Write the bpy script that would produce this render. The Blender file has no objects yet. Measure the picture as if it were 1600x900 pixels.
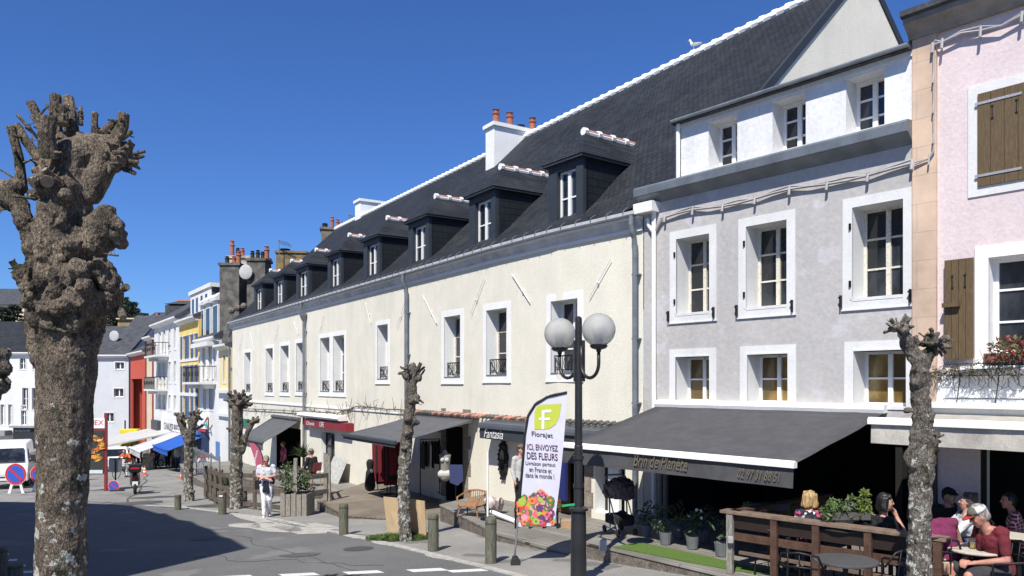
import bpy, bmesh, math, random
from mathutils import Vector, Matrix, noise
random.seed(7)
V = Vector
SC = bpy.context.scene
# ------------------------------------------------------------------ camera, sky, sun, exposure
cam = bpy.data.cameras.new('camera'); camo = bpy.data.objects.new('camera', cam); SC.collection.objects.link(camo)
camo.location = (0, 0, 0); camo.rotation_euler = (math.radians(90), 0, 0)
cam.sensor_width = 36; cam.lens = 27; cam.shift_y = 150/1600; cam.clip_start = .1; cam.clip_end = 3000
SC.camera = camo
SC.render.resolution_x = 1024; SC.render.resolution_y = 576
SUN_H = V((-.37, -.93, 0)).normalized(); SUN_EL = math.radians(52)
SUN = V((SUN_H.x*math.cos(SUN_EL), SUN_H.y*math.cos(SUN_EL), math.sin(SUN_EL)))
w = bpy.data.worlds.new('World'); SC.world = w; w.use_nodes = True
nt = w.node_tree; bg = nt.nodes['Background']; sky = nt.nodes.new('ShaderNodeTexSky')
sky.sky_type = 'NISHITA'; sky.sun_disc = False; sky.sun_elevation = SUN_EL
sky.sun_rotation = math.atan2(SUN.x, SUN.y); sky.air_density = 1.0; sky.dust_density = .15; sky.ozone_density = 4.0; sky.altitude = 0
tn = nt.nodes.new('ShaderNodeVectorMath'); tn.operation = 'MULTIPLY'; tn.inputs[1].default_value = (.64, 1.00, 1.64)
nt.links.new(sky.outputs[0], tn.inputs[0]); nt.links.new(tn.outputs[0], bg.inputs[0]); bg.inputs[1].default_value = .060
sl = bpy.data.lights.new('sun', 'SUN'); sl.energy = 5.0; sl.angle = math.radians(.5); sl.color = (1, .955, .875)
so = bpy.data.objects.new('sun', sl); SC.collection.objects.link(so)
so.rotation_euler = SUN.to_track_quat('Z', 'Y').to_euler(); so.location = (-5, -5, 30)
vs = SC.view_settings; vs.view_transform = 'Standard'; vs.look = 'None'; vs.exposure = .42; vs.gamma = 1; vs.use_curve_mapping = False

# ------------------------------------------------------------------ materials
MT = {}
def mat(name, c1, c2=None, scale=3.0, rough=.85, bump=.15, bscale=40., metal=0., contrast=(.35, .65), stretch=(1, 1, 1), spec=.4, fine=.06, c3=None, c3t=.62, c3s=6.):
    if name in MT: return MT[name]
    m = bpy.data.materials.new(name); m.use_nodes = True; n = m.node_tree; b = n.nodes['Principled BSDF']; L = n.links.new
    b.inputs['Roughness'].default_value = rough; b.inputs['Metallic'].default_value = metal; b.inputs['Specular IOR Level'].default_value = spec
    tc = n.nodes.new('ShaderNodeTexCoord'); mp = n.nodes.new('ShaderNodeMapping'); mp.inputs['Scale'].default_value = stretch
    L(tc.outputs['Object'], mp.inputs[0])
    if c2 is None: c2 = tuple(x*.82 for x in c1)
    no = n.nodes.new('ShaderNodeTexNoise'); no.inputs['Scale'].default_value = scale; no.inputs['Detail'].default_value = 7; no.inputs['Roughness'].default_value = .6
    L(mp.outputs[0], no.inputs['Vector'])
    rp = n.nodes.new('ShaderNodeValToRGB'); rp.color_ramp.elements[0].position = contrast[0]; rp.color_ramp.elements[1].position = contrast[1]
    rp.color_ramp.elements[0].color = (*c2, 1); rp.color_ramp.elements[1].color = (*c1, 1); L(no.outputs[0], rp.inputs[0])
    col = rp.outputs[0]
    if c3:
        n3 = n.nodes.new('ShaderNodeTexNoise'); n3.inputs['Scale'].default_value = c3s; n3.inputs['Detail'].default_value = 5; L(mp.outputs[0], n3.inputs['Vector'])
        r3 = n.nodes.new('ShaderNodeValToRGB'); r3.color_ramp.elements[0].position = c3t; r3.color_ramp.elements[1].position = c3t+.05; L(n3.outputs[0], r3.inputs[0])
        mx = n.nodes.new('ShaderNodeMix'); mx.data_type = 'RGBA'; L(r3.outputs[0], mx.inputs[0]); L(col, mx.inputs[6]); mx.inputs[7].default_value = (*c3, 1); col = mx.outputs[2]
    if fine:
        nf = n.nodes.new('ShaderNodeTexNoise'); nf.inputs['Scale'].default_value = bscale*1.3; nf.inputs['Detail'].default_value = 3; L(mp.outputs[0], nf.inputs['Vector'])
        mr = n.nodes.new('ShaderNodeMapRange'); mr.inputs['From Min'].default_value = .3; mr.inputs['From Max'].default_value = .7
        mr.inputs['To Min'].default_value = 1-fine*2; mr.inputs['To Max'].default_value = 1+fine*1.2; L(nf.outputs[0], mr.inputs[0])
        mm = n.nodes.new('ShaderNodeVectorMath'); mm.operation = 'SCALE'; L(col, mm.inputs[0]); L(mr.outputs[0], mm.inputs['Scale']); col = mm.outputs[0]
    L(col, b.inputs['Base Color'])
    if bump:
        nb = n.nodes.new('ShaderNodeTexNoise'); nb.inputs['Scale'].default_value = bscale; nb.inputs['Detail'].default_value = 6; L(mp.outputs[0], nb.inputs['Vector'])
        bp = n.nodes.new('ShaderNodeBump'); bp.inputs['Strength'].default_value = bump; bp.inputs['Distance'].default_value = .02; L(nb.outputs[0], bp.inputs['Height']); L(bp.outputs[0], b.inputs['Normal'])
    MT[name] = m; return m
def plain(name, c, rough=.6, metal=0., spec=.5, **k): return mat(name, c, tuple(x*.9 for x in c), rough=rough, metal=metal, spec=spec, bump=0, fine=0, **k)
def brickmat(name, ang, c1, c2, mortar, bw, bh, msize, rough=.6, zk=1.35, along2=0., bump=.5, spec=.4, flat=False, stain=None, offs=.5):
    """courses: u along the direction 'ang' in plan, v from height (or across in plan when flat)"""
    m = bpy.data.materials.new(name); m.use_nodes = True; n = m.node_tree; b = n.nodes['Principled BSDF']; L = n.links.new
    b.inputs['Roughness'].default_value = rough; b.inputs['Specular IOR Level'].default_value = spec
    tc = n.nodes.new('ShaderNodeTexCoord'); mp = n.nodes.new('ShaderNodeMapping'); mp.inputs['Rotation'].default_value = (0, 0, -ang); L(tc.outputs['Object'], mp.inputs[0])
    sp = n.nodes.new('ShaderNodeSeparateXYZ'); L(mp.outputs[0], sp.inputs[0]); cb = n.nodes.new('ShaderNodeCombineXYZ')
    L(sp.outputs[0], cb.inputs[0])
    if flat: L(sp.outputs[1], cb.inputs[1])
    else:
        mu = n.nodes.new('ShaderNodeMath'); mu.operation = 'MULTIPLY'; mu.inputs[1].default_value = zk; L(sp.outputs[2], mu.inputs[0]); L(mu.outputs[0], cb.inputs[1])
    br = n.nodes.new('ShaderNodeTexBrick'); br.inputs['Scale'].default_value = 1; br.inputs['Brick Width'].default_value = bw; br.inputs['Row Height'].default_value = bh
    br.inputs['Mortar Size'].default_value = msize; br.inputs['Mortar Smooth'].default_value = .3; br.offset = offs; br.inputs['Bias'].default_value = 0
    br.inputs['Color1'].default_value = (*c1, 1); br.inputs['Color2'].default_value = (*c2, 1); br.inputs['Mortar'].default_value = (*mortar, 1); L(cb.outputs[0], br.inputs['Vector'])
    no = n.nodes.new('ShaderNodeTexNoise'); no.inputs['Scale'].default_value = .7; no.inputs['Detail'].default_value = 8; no.inputs['Roughness'].default_value = .65; L(tc.outputs['Object'], no.inputs['Vector'])
    mr = n.nodes.new('ShaderNodeMapRange'); mr.inputs['From Min'].default_value = .3; mr.inputs['From Max'].default_value = .7; mr.inputs['To Min'].default_value = .7; mr.inputs['To Max'].default_value = 1.3; L(no.outputs[0], mr.inputs[0])
    mm = n.nodes.new('ShaderNodeVectorMath'); mm.operation = 'SCALE'; L(br.outputs[0], mm.inputs[0]); L(mr.outputs[0], mm.inputs['Scale']); col = mm.outputs[0]
    if stain:
        n3 = n.nodes.new('ShaderNodeTexNoise'); n3.inputs['Scale'].default_value = 1.6; n3.inputs['Detail'].default_value = 9; n3.inputs['Roughness'].default_value = .7; L(tc.outputs['Object'], n3.inputs['Vector'])
        r3 = n.nodes.new('ShaderNodeValToRGB'); r3.color_ramp.elements[0].position = .5; r3.color_ramp.elements[1].position = .7; L(n3.outputs[0], r3.inputs[0])
        mx = n.nodes.new('ShaderNodeMix'); mx.data_type = 'RGBA'; L(r3.outputs[0], mx.inputs[0]); L(col, mx.inputs[6]); mx.inputs[7].default_value = (*stain, 1); col = mx.outputs[2]
    L(col, b.inputs['Base Color'])
    bp = n.nodes.new('ShaderNodeBump'); bp.inputs['Strength'].default_value = bump; bp.inputs['Distance'].default_value = .015; bp.invert = True; L(br.outputs['Fac'], bp.inputs['Height']); L(bp.outputs[0], b.inputs['Normal'])
    MT[name] = m; return m
def glassmat(name, c, rough=.06, spec=.7):
    return mat(name, tuple(x*4+.012 for x in c), c, scale=1.3, rough=rough, spec=spec, bump=.04, bscale=4, fine=0, contrast=(.5, .72), stretch=(1, 1, .5))  # pale noise patches painted into the pane colour as reflections
ANG = math.atan2(.842, -.54)
PLC = mat('cream_render', (.755, .72, .61), (.66, .63, .53), scale=1.3, bump=.25, bscale=28, contrast=(.25, .75), fine=.05, c3=(.68, .655, .56), c3t=.56, c3s=.9)
PLG = mat('grey_render', (.465, .448, .432), (.425, .41, .395), scale=.9, bump=.45, bscale=9, fine=.04, c3=(.50, .485, .495), c3t=.58, c3s=1.7)
PLW = mat('white_paint', (.82, .82, .80), (.74, .74, .72), scale=2, bump=.12, bscale=20, fine=.03)
PLWG = mat('window_band_white', (.70, .70, .69), (.64, .64, .63), scale=2, bump=.12, bscale=20, fine=.03)
PLW2 = mat('dormer_white_paint', (.74, .74, .74), (.62, .62, .62), scale=1.2, bump=.15, bscale=14, fine=.05, contrast=(.3, .6))
PLP = mat('pink_render', (.68, .575, .575), (.62, .52, .52), scale=1.2, bump=.3, bscale=16, fine=.04)
PLS = brickmat('salmon_stone', math.atan2(-.767, .642), (.62, .46, .34), (.58, .43, .32), (.50, .38, .29), .6, .42, .008, rough=.9, zk=1, bump=.3)
SLATE = brickmat('slate_roof', ANG, (.034, .038, .045), (.019, .022, .027), (.007, .008, .010), .15, .11, .013, rough=.7, spec=.22, stain=(.036, .039, .042))
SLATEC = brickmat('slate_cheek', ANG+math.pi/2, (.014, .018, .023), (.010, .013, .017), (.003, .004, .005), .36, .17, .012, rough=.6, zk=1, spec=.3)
SLATEN = mat('old_slate', (.075, .08, .088), (.04, .043, .05), scale=2, bump=.4, bscale=9, fine=.2)
STONER = mat('lichen_roof', (.17, .165, .15), (.07, .07, .065), scale=3, bump=.6, bscale=14, fine=.3)
ANTH = mat('anthracite_board', (.035, .042, .052), (.028, .034, .042), rough=.6, bump=.05)
ZINC = mat('zinc', (.23, .25, .27), (.15, .17, .19), scale=4, rough=.45, metal=.3, bump=.05, fine=.08)
ZINCB = mat('blue_zinc', (.20, .225, .245), (.15, .17, .19), scale=3, rough=.45, metal=.3, bump=.05)
CORN = mat('cornice_grey', (.66, .66, .64), (.50, .50, .49), scale=3, rough=.7, stretch=(1, 1, 5))
TERRA = mat('terracotta', (.42, .15, .085), (.24, .085, .055), scale=12, rough=.8, bump=.2)
TERRA2 = mat('ridge_terracotta', (.50, .25, .19), (.38, .17, .13), scale=12, rough=.8, bump=.2)
FRW = mat('window_frame_white', (.82, .82, .81), (.76, .76, .74), rough=.45, bump=.03)
FRO = mat('old_frame_paint', (.66, .63, .54), (.40, .36, .28), scale=25, rough=.7, bump=.2, contrast=(.3, .5))
GLS = glassmat('dark_glass', (.012, .014, .017)); GLS2 = glassmat('warm_glass', (.10, .065, .02), rough=.15)
IRON = mat('black_iron', (.018, .018, .02), (.012, .012, .014), rough=.5, metal=.4, bump=.02)
DARK = mat('dark_room', (.016, .015, .014), (.010, .010, .010), rough=.95, bump=0, fine=0)  # near-black colour paints the shade of unlit rooms and deep doorways
WOODD = mat('grey_deck_wood', (.21, .195, .17), (.12, .11, .095), scale=5, stretch=(1, 1, 1), bump=.35, bscale=35, rough=.85, fine=.18)
WOODB = mat('brown_wood', (.105, .056, .036), (.06, .032, .021), scale=7, bump=.25, bscale=40, rough=.6, fine=.14)
WOODW = mat('weathered_post', (.33, .31, .27), (.17, .155, .13), scale=10, stretch=(6, 6, .7), bump=.5, bscale=16, fine=.2)
CHST = mat('old_chimney_render', (.17, .16, .14), (.065, .06, .052), scale=2.5, bump=.6, bscale=14, fine=.2)
AWN = mat('charcoal_awning', (.074, .074, .078), (.060, .060, .064), rough=.9, bump=.1, bscale=6, fine=.06)
AWN2 = mat('grey_awning', (.10, .102, .108), (.08, .082, .087), rough=.9, bump=.1, bscale=6, fine=.06)

def streaks(m, amt, sc=2.4):
    n = m.node_tree; L = n.links.new; b = n.nodes['Principled BSDF']; src = b.inputs['Base Color'].links[0].from_socket
    tc = n.nodes.new('ShaderNodeTexCoord'); mp = n.nodes.new('ShaderNodeMapping'); mp.inputs['Scale'].default_value = (sc, sc, sc*.07); L(tc.outputs['Object'], mp.inputs[0])
    nz = n.nodes.new('ShaderNodeTexNoise'); nz.inputs['Scale'].default_value = 1; nz.inputs['Detail'].default_value = 8; nz.inputs['Roughness'].default_value = .65; L(mp.outputs[0], nz.inputs['Vector'])
    n2 = n.nodes.new('ShaderNodeTexNoise'); n2.inputs['Scale'].default_value = .35; n2.inputs['Detail'].default_value = 4; L(tc.outputs['Object'], n2.inputs['Vector'])
    mu = n.nodes.new('ShaderNodeMath'); mu.operation = 'MULTIPLY'; L(nz.outputs[0], mu.inputs[0]); L(n2.outputs[0], mu.inputs[1])
    mr = n.nodes.new('ShaderNodeMapRange'); mr.inputs['From Min'].default_value = .2; mr.inputs['From Max'].default_value = .36; mr.inputs['To Min'].default_value = 1.02; mr.inputs['To Max'].default_value = 1-amt; L(mu.outputs[0], mr.inputs[0])
    sc_ = n.nodes.new('ShaderNodeVectorMath'); sc_.operation = 'SCALE'; L(src, sc_.inputs[0]); L(mr.outputs[0], sc_.inputs['Scale']); L(sc_.outputs[0], b.inputs['Base Color'])
for m_, a_ in ((PLC, .055), (PLG, .05), (PLP, .06), (PLW2, .10), (PLWG, .07), (ZINCB, .25), (CORN, .3), (SLATE, .25)): streaks(m_, a_)
# ------------------------------------------------------------------ mesh helpers
class MB:
    def __init__(s): s.v = []; s.f = []; s.m = []; s.cur = 0
    def add(s, vs, fs):
        o = len(s.v); s.v += [V(p) for p in vs]
        for f in fs: s.f.append([o+i for i in f]); s.m.append(s.cur)
        return s
    def hexa(s, p): return s.add(p, [(0, 3, 2, 1), (4, 5, 6, 7), (0, 1, 5, 4), (1, 2, 6, 5), (2, 3, 7, 6), (3, 0, 4, 7)])
    def box(s, x0, x1, y0, y1, z0, z1): return s.hexa([(x0, y0, z0), (x1, y0, z0), (x1, y1, z0), (x0, y1, z0), (x0, y0, z1), (x1, y0, z1), (x1, y1, z1), (x0, y1, z1)])
    def fbox(s, F, a0, a1, d0, d1, z0, z1, n=1):
        for i in range(n):
            b0 = a0+(a1-a0)*i/n; b1 = a0+(a1-a0)*(i+1)/n
            s.hexa([F(b0, d0, z0), F(b1, d0, z0), F(b1, d1, z0), F(b0, d1, z0), F(b0, d0, z1), F(b1, d0, z1), F(b1, d1, z1), F(b0, d1, z1)])
        return s
    def strip(s, F, a0, a1, sect, n=1):
        """extrude a closed section [(d, z)...] along a facade"""
        k = len(sect); vs = []; fs = []
        for i in range(n+1):
            a = a0+(a1-a0)*i/n
            vs += [F(a, d, z) for d, z in sect]
        for i in range(n):
            for j in range(k): fs.append((i*k+j, i*k+(j+1) % k, (i+1)*k+(j+1) % k, (i+1)*k+j))
        fs.append(tuple(range(k-1, -1, -1))); fs.append(tuple(n*k+j for j in range(k)))
        return s.add(vs, fs)
    def prism(s, pts, vec):
        k = len(pts); vec = V(vec); P = [V(p) for p in pts]
        return s.add(P+[p+vec for p in P], [tuple(range(k-1, -1, -1)), tuple(range(k, 2*k))]+[(i, (i+1) % k, k+(i+1) % k, k+i) for i in range(k)])
    def poly(s, pts): return s.add(pts, [tuple(range(len(pts)))])
    def bar(s, a, b, w, h=None, up=(0, 0, 1)):
        a = V(a); b = V(b); h = h or w; d = (b-a).normalized(); u = V(up)
        x = d.cross(u)
        if x.length < 1e-3: x = d.cross(V((1, 0, 0)))
        x.normalize(); y = x.cross(d); x *= w/2; y *= h/2
        return s.hexa([a-x-y, a+x-y, a+x+y, a-x+y, b-x-y, b+x-y, b+x+y, b-x+y])
    def tube(s, pts, r, n=8, cap=True):
        P = [V(p) for p in pts]; k = len(P); R = r if isinstance(r, (list, tuple)) else [r]*k
        vs = []; fs = []; ref = None
        for i in range(k):
            t = (P[min(i+1, k-1)]-P[max(i-1, 0)]); t = t.normalized() if t.length > 1e-9 else V((0, 0, 1))
            if ref is None: ref = t.orthogonal().normalized()
            x = ref-t*ref.dot(t); x = x.normalized() if x.length > 1e-5 else t.orthogonal().normalized(); ref = x; y = t.cross(x)
            for j in range(n):
                a = 2*math.pi*j/n; vs.append(P[i]+(x*math.cos(a)+y*math.sin(a))*R[i])
        for i in range(k-1):
            for j in range(n): fs.append((i*n+j, i*n+(j+1) % n, (i+1)*n+(j+1) % n, (i+1)*n+j))
        if cap: fs += [tuple(range(n-1, -1, -1)), tuple((k-1)*n+j for j in range(n))]
        return s.add(vs, fs)
    def sphere(s, c, r, nu=12, nv=8, sc=(1, 1, 1), M=None):
        c = V(c); vs = []; fs = []
        for i in range(nv+1):
            th = math.pi*i/nv
            for j in range(nu):
                a = 2*math.pi*j/nu; p = V((math.sin(th)*math.cos(a)*sc[0], math.sin(th)*math.sin(a)*sc[1], math.cos(th)*sc[2]))*r
                vs.append(c+(M @ p if M else p))
        for i in range(nv):
            for j in range(nu):
                if i == 0: fs.append((j, nu+j, nu+(j+1) % nu)) 
                elif i == nv-1: fs.append((i*nu+j, (i+1)*nu+j, i*nu+(j+1) % nu))
                else: fs.append((i*nu+j, (i+1)*nu+j, (i+1)*nu+(j+1) % nu, i*nu+(j+1) % nu))
        return s.add(vs, fs)
    def cap2(s, a, b, ra, rb, n=12):
        """closed capsule from a to b"""
        a = V(a); b = V(b); d = b-a; L = d.length
        if L < 1e-6: return s.sphere(a, ra, n, 8)
        t = d/L; P = []; R = []
        for q in (-90, -60, -30): P.append(a+t*ra*math.sin(math.radians(q))); R.append(max(ra*math.cos(math.radians(q)), ra*.02))
        P.append(a); R.append(ra); P.append(b); R.append(rb)
        for q in (30, 60, 90): P.append(b+t*rb*math.sin(math.radians(q))); R.append(max(rb*math.cos(math.radians(q)), rb*.02))
        return s.tube(P, R, n)
    def lathe(s, c, prof, n=16):
        c = V(c); vs = []; fs = []; k = len(prof)
        for r, z in prof:
            for j in range(n):
                a = 2*math.pi*j/n; vs.append(c+V((r*math.cos(a), r*math.sin(a), z)))
        for i in range(k-1):
            for j in range(n): fs.append((i*n+j, i*n+(j+1) % n, (i+1)*n+(j+1) % n, (i+1)*n+j))
        fs += [tuple(range(n-1, -1, -1)), tuple((k-1)*n+j for j in range(n))]
        return s.add(vs, fs)
    def xf(s, M):
        s.v = [M @ p for p in s.v]; return s
    def mesh(s, name, mats, smooth=False, off=None):
        me = bpy.data.meshes.new(name)
        vv = s.v if off is None else [p-off for p in s.v]
        me.from_pydata([tuple(p) for p in vv], [], s.f)
        for m in (mats if isinstance(mats, (list, tuple)) else [mats]): me.materials.append(m)
        me.polygons.foreach_set('material_index', s.m)
        bm = bmesh.new(); bm.from_mesh(me); bmesh.ops.recalc_face_normals(bm, faces=bm.faces); bm.to_mesh(me); bm.free()
        if smooth: me.polygons.foreach_set('use_smooth', [True]*len(me.polygons))
        me.update(); return me
    def build(s, name, mats, parent=None, smooth=False, world=False, bevel=0):
        off = rootloc(parent) if (world and parent) else None
        o = bpy.data.objects.new(name, s.mesh(name, mats, smooth, off)); SC.collection.objects.link(o)
        if parent: o.parent = parent
        if bevel:
            b = o.modifiers.new('b', 'BEVEL'); b.width = bevel; b.segments = 2; b.limit_method = 'ANGLE'
        return o
def rootloc(o):
    while o.parent: o = o.parent
    return V(o.location)
def tag(o, label=None, cat=None, group=None, kind=None):
    if label: o['label'] = label
    if cat: o['category'] = cat
    if group: o['group'] = group
    if kind: o['kind'] = kind
    return o
def thing(name, label, cat, loc=(0, 0, 0), rz=0, group=None):
    o = bpy.data.objects.new(name, None); SC.collection.objects.link(o); o.location = loc; o.rotation_euler = (0, 0, rz); o.empty_display_size = .2
    return tag(o, label, cat, group)
def kids(o): return [c for c in bpy.data.objects if c.parent == o]
def dup(src, loc, rz=0, label=None, scale=1):
    def cp(o, par):
        c = o.copy(); SC.collection.objects.link(c)
        if par: c.parent = par
        for k in tree.get(o.name, []): cp(k, c)
        return c
    tree = {}
    for k in bpy.data.objects:
        if k.parent: tree.setdefault(k.parent.name, []).append(k)
    r = cp(src, None); r.location = loc; r.rotation_euler = (0, 0, rz); r.scale = (scale,)*3
    if label: r['label'] = label
    return r
def remesh(mb, name, mats, parent, voxel, smooth=2, disp=None, colorfn=None):
    me = mb.mesh('tmp', mats); o = bpy.data.objects.new('tmp', me); SC.collection.objects.link(o)
    m = o.modifiers.new('r', 'REMESH'); m.mode = 'VOXEL'; m.voxel_size = voxel; m.use_smooth_shade = True
    if smooth:
        k = o.modifiers.new('s', 'SMOOTH'); k.iterations = smooth; k.factor = .5
    dg = bpy.context.evaluated_depsgraph_get(); dg.update()
    out = bpy.data.meshes.new_from_object(o.evaluated_get(dg)); bpy.data.objects.remove(o)
    out.name = name
    if disp:
        out.update(); ns = [v.normal.copy() for v in out.vertices]
        for v, nn in zip(out.vertices, ns): v.co = v.co+nn*disp(v.co, nn)
    out.polygons.foreach_set('use_smooth', [True]*len(out.polygons))
    if not len(out.materials):
        for mm in (mats if isinstance(mats, (list, tuple)) else [mats]): out.materials.append(mm)
    if colorfn:
        for p in out.polygons: p.material_index = colorfn(p.center, p.normal)
    ob = bpy.data.objects.new(name, out); SC.collection.objects.link(ob)
    if parent: ob.parent = parent
    return ob
def text(body, name, m, parent, org, xd, up, width, height, world=True, shear=0., ext=.002, align='L', bold=.0):
    cu = bpy.data.curves.new('t', 'FONT'); cu.body = body; cu.offset = bold; cu.shear = shear; cu.extrude = 0; cu.resolution_u = 3; cu.space_line = .85
    if align == 'C': cu.align_x = 'CENTER'
    o = bpy.data.objects.new('t', cu); SC.collection.objects.link(o)
    dg = bpy.context.evaluated_depsgraph_get(); dg.update(); me = bpy.data.meshes.new_from_object(o.evaluated_get(dg)); bpy.data.objects.remove(o)
    xs = [v.co.x for v in me.vertices]; ys = [v.co.y for v in me.vertices]
    x0, x1, y0, y1 = min(xs), max(xs), min(ys), max(ys); xd = V(xd).normalized(); up = V(up).normalized(); org = V(org)
    off = rootloc(parent) if (parent and world) else V((0, 0, 0)); nn = xd.cross(up)
    for v in me.vertices: v.co = org+xd*((v.co.x-x0)/(x1-x0)*width)+up*((v.co.y-y0)/(y1-y0)*height)-off
    me.materials.clear(); me.materials.append(m); me.name = name
    ob = bpy.data.objects.new(name, me); SC.collection.objects.link(ob); ob.parent = parent
    sd = ob.modifiers.new('t', 'SOLIDIFY'); sd.thickness = ext; sd.offset = 0
    return ob
def P(u, v, Y): return V(((u-800)/1200*Y, Y, (600-v)/1200*Y))
def g(x, y): return -(2.23+.055*min(max(y, 11), 62)-.031*min(max(x, -35), 3))
def GP(u, v):
    k = (u-800)/1200; Y = 30.
    for _ in range(60): Y = -g(k*Y, Y)*1200/(v-600) if v > 600 else 60
    return V((k*Y, Y, g(k*Y, Y)))

# ------------------------------------------------------------------ facade frames
A0 = V((2.65, 15.5, 0)); GD = V((.642, -.767, 0)).normalized(); GN = V((-.767, -.642, 0)).normalized()
def FG(t, d, z): return A0+GD*t+GN*d+V((0, 0, z))
def tG(u, d=0):
    k = (u-800)/1200; o = A0+GN*d; return (k*o.y-o.x)/(GD.x-k*GD.y)
CP = [V((3.95, 13.95, 0)), A0.copy(), V((1.05, 17.45, 0)), V((-.5, 19.7, 0)), V((-2.45, 22.75, 0)), V((-15.8, 43.4, 0))]
CL = [0.]
for i in range(1, len(CP)): CL.append(CL[-1]+(CP[i]-CP[i-1]).length)
CS0 = CL[1]; CL = [x-CS0 for x in CL]; CLEN = CL[-1]
def _n(i):
    t = V((0, 0, 0))
    if i > 0: t += (CP[i]-CP[i-1]).normalized()
    if i < len(CP)-1: t += (CP[i+1]-CP[i]).normalized()
    t.normalize(); return V((-t.y, t.x, 0))
CNN = [_n(i) for i in range(len(CP))]
def FC(s, d, z):
    i = 0
    while i < len(CP)-2 and s > CL[i+1]: i += 1
    f = (s-CL[i])/(CL[i+1]-CL[i]); p = CP[i].lerp(CP[i+1], f); n = CNN[i].lerp(CNN[i+1], min(max(f, 0), 1)).normalized()
    return p+n*d+V((0, 0, z))
def sC(u, d=0):
    a, b = -1.9, CLEN+4; k = (u-800)/1200
    for _ in range(50):
        m = (a+b)/2; p = FC(m, d, 0)
        if p.x-k*p.y > 0: a = m
        else: b = m
    return (a+b)/2
def wall(mb, F, a0, a1, z0, z1, ops, depth, step=1.0, jamb_mat=None):
    A = {a0, a1}; Z = {z0, z1}
    for o in ops: A |= {o[0], o[1]}; Z |= {max(o[2], z0), min(o[3], z1)}
    k = a0
    while k < a1: A.add(k); k += step
    A = sorted(A); Z = sorted(Z)
    for i in range(len(A)-1):
        if A[i+1]-A[i] < 1e-6: continue
        for j in range(len(Z)-1):
            ca = (A[i]+A[i+1])/2; cz = (Z[j]+Z[j+1])/2
            if any(o[0] < ca < o[1] and o[2] < cz < o[3] for o in ops): continue
            mb.poly([F(A[i], 0, Z[j]), F(A[i+1], 0, Z[j]), F(A[i+1], 0, Z[j+1]), F(A[i], 0, Z[j+1])])
    cm = mb.cur
    if jamb_mat is not None: mb.cur = jamb_mat
    for o in ops:
        b0, b1, c0, c1 = o[:4]; dp = o[4] if len(o) > 4 else depth
        if jamb_mat is not None: mb.cur = o[5] if len(o) > 5 else jamb_mat
        mb.poly([F(b0, 0, c0), F(b0, -dp, c0), F(b0, -dp, c1), F(b0, 0, c1)]); mb.poly([F(b1, 0, c0), F(b1, -dp, c0), F(b1, -dp, c1), F(b1, 0, c1)])
        mb.poly([F(b0, 0, c1), F(b1, 0, c1), F(b1, -dp, c1), F(b0, -dp, c1)]); mb.poly([F(b0, 0, c0), F(b1, 0, c0), F(b1, -dp, c0), F(b0, -dp, c0)])
    mb.cur = cm
def band(mb, F, a0, a1, z0, z1, w, d=.012, sides='LRTB'):
    """painted surround round an opening"""
    if 'L' in sides: mb.fbox(F, a0-w, a0, -.02, d, z0-(w if 'B' in sides else 0), z1+w)
    if 'R' in sides: mb.fbox(F, a1, a1+w, -.02, d, z0-(w if 'B' in sides else 0), z1+w)
    if 'T' in sides: mb.fbox(F, a0, a1, -.02, d, z1, z1+w)
    if 'B' in sides: mb.fbox(F, a0, a1, -.02, d, z0-w, z0)
def casement(F, a0, a1, d, z0, z1, parent, mf, mg, rows=2, leaves=2, fw=.05, bar=.03, world=True):
    f = MB(); f.fbox(F, a0, a0+fw, d-.05, d, z0, z1); f.fbox(F, a1-fw, a1, d-.05, d, z0, z1); f.fbox(F, a0+fw, a1-fw, d-.05, d, z1-fw, z1); f.fbox(F, a0+fw, a1-fw, d-.05, d, z0, z0+fw)
    W = (a1-a0-2*fw)/leaves
    for i in range(1, leaves): c = a0+fw+W*i; f.fbox(F, c-fw*.8, c+fw*.8, d-.045, d+.012, z0+fw, z1-fw)
    for j in range(1, rows): c = z0+(z1-z0)*j/rows; f.fbox(F, a0+fw, a1-fw, d-.04, d-.008, c-bar/2, c+bar/2)
    f.build('window_frame', mf, parent, world=world)
    p = MB(); p.fbox(F, a0+.01, a1-.01, d-.06, d-.03, z0+.01, z1-.01); p.build('window_pane', mg, parent, world=world)
def drape(pts, dz, name, m, th=0):
    bm = bmesh.new(); vs = [bm.verts.new((p[0], p[1], 0)) for p in pts]; bm.faces.new(vs)
    for ax, c in ((0, -35), (0, 3), (1, 11), (1, 62)):
        co = [0, 0, 0]; co[ax] = c; no = [0, 0, 0]; no[ax] = 1
        bmesh.ops.bisect_plane(bm, geom=bm.verts[:]+bm.edges[:]+bm.faces[:], plane_co=co, plane_no=no)
    for v in bm.verts: v.co.z = g(v.co.x, v.co.y)+dz
    if th:
        r = bmesh.ops.extrude_face_region(bm, geom=bm.faces[:])
        for v in [e for e in r['geom'] if isinstance(e, bmesh.types.BMVert)]: v.co.z -= th
    bmesh.ops.recalc_face_normals(bm, faces=bm.faces); me = bpy.data.meshes.new(name); bm.to_mesh(me); bm.free(); me.materials.append(m)
    o = bpy.data.objects.new(name, me); SC.collection.objects.link(o); return o
def hashed(i, k=1.): return (math.sin(i*127.1+k*311.7)*43758.5453) % 1
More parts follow.
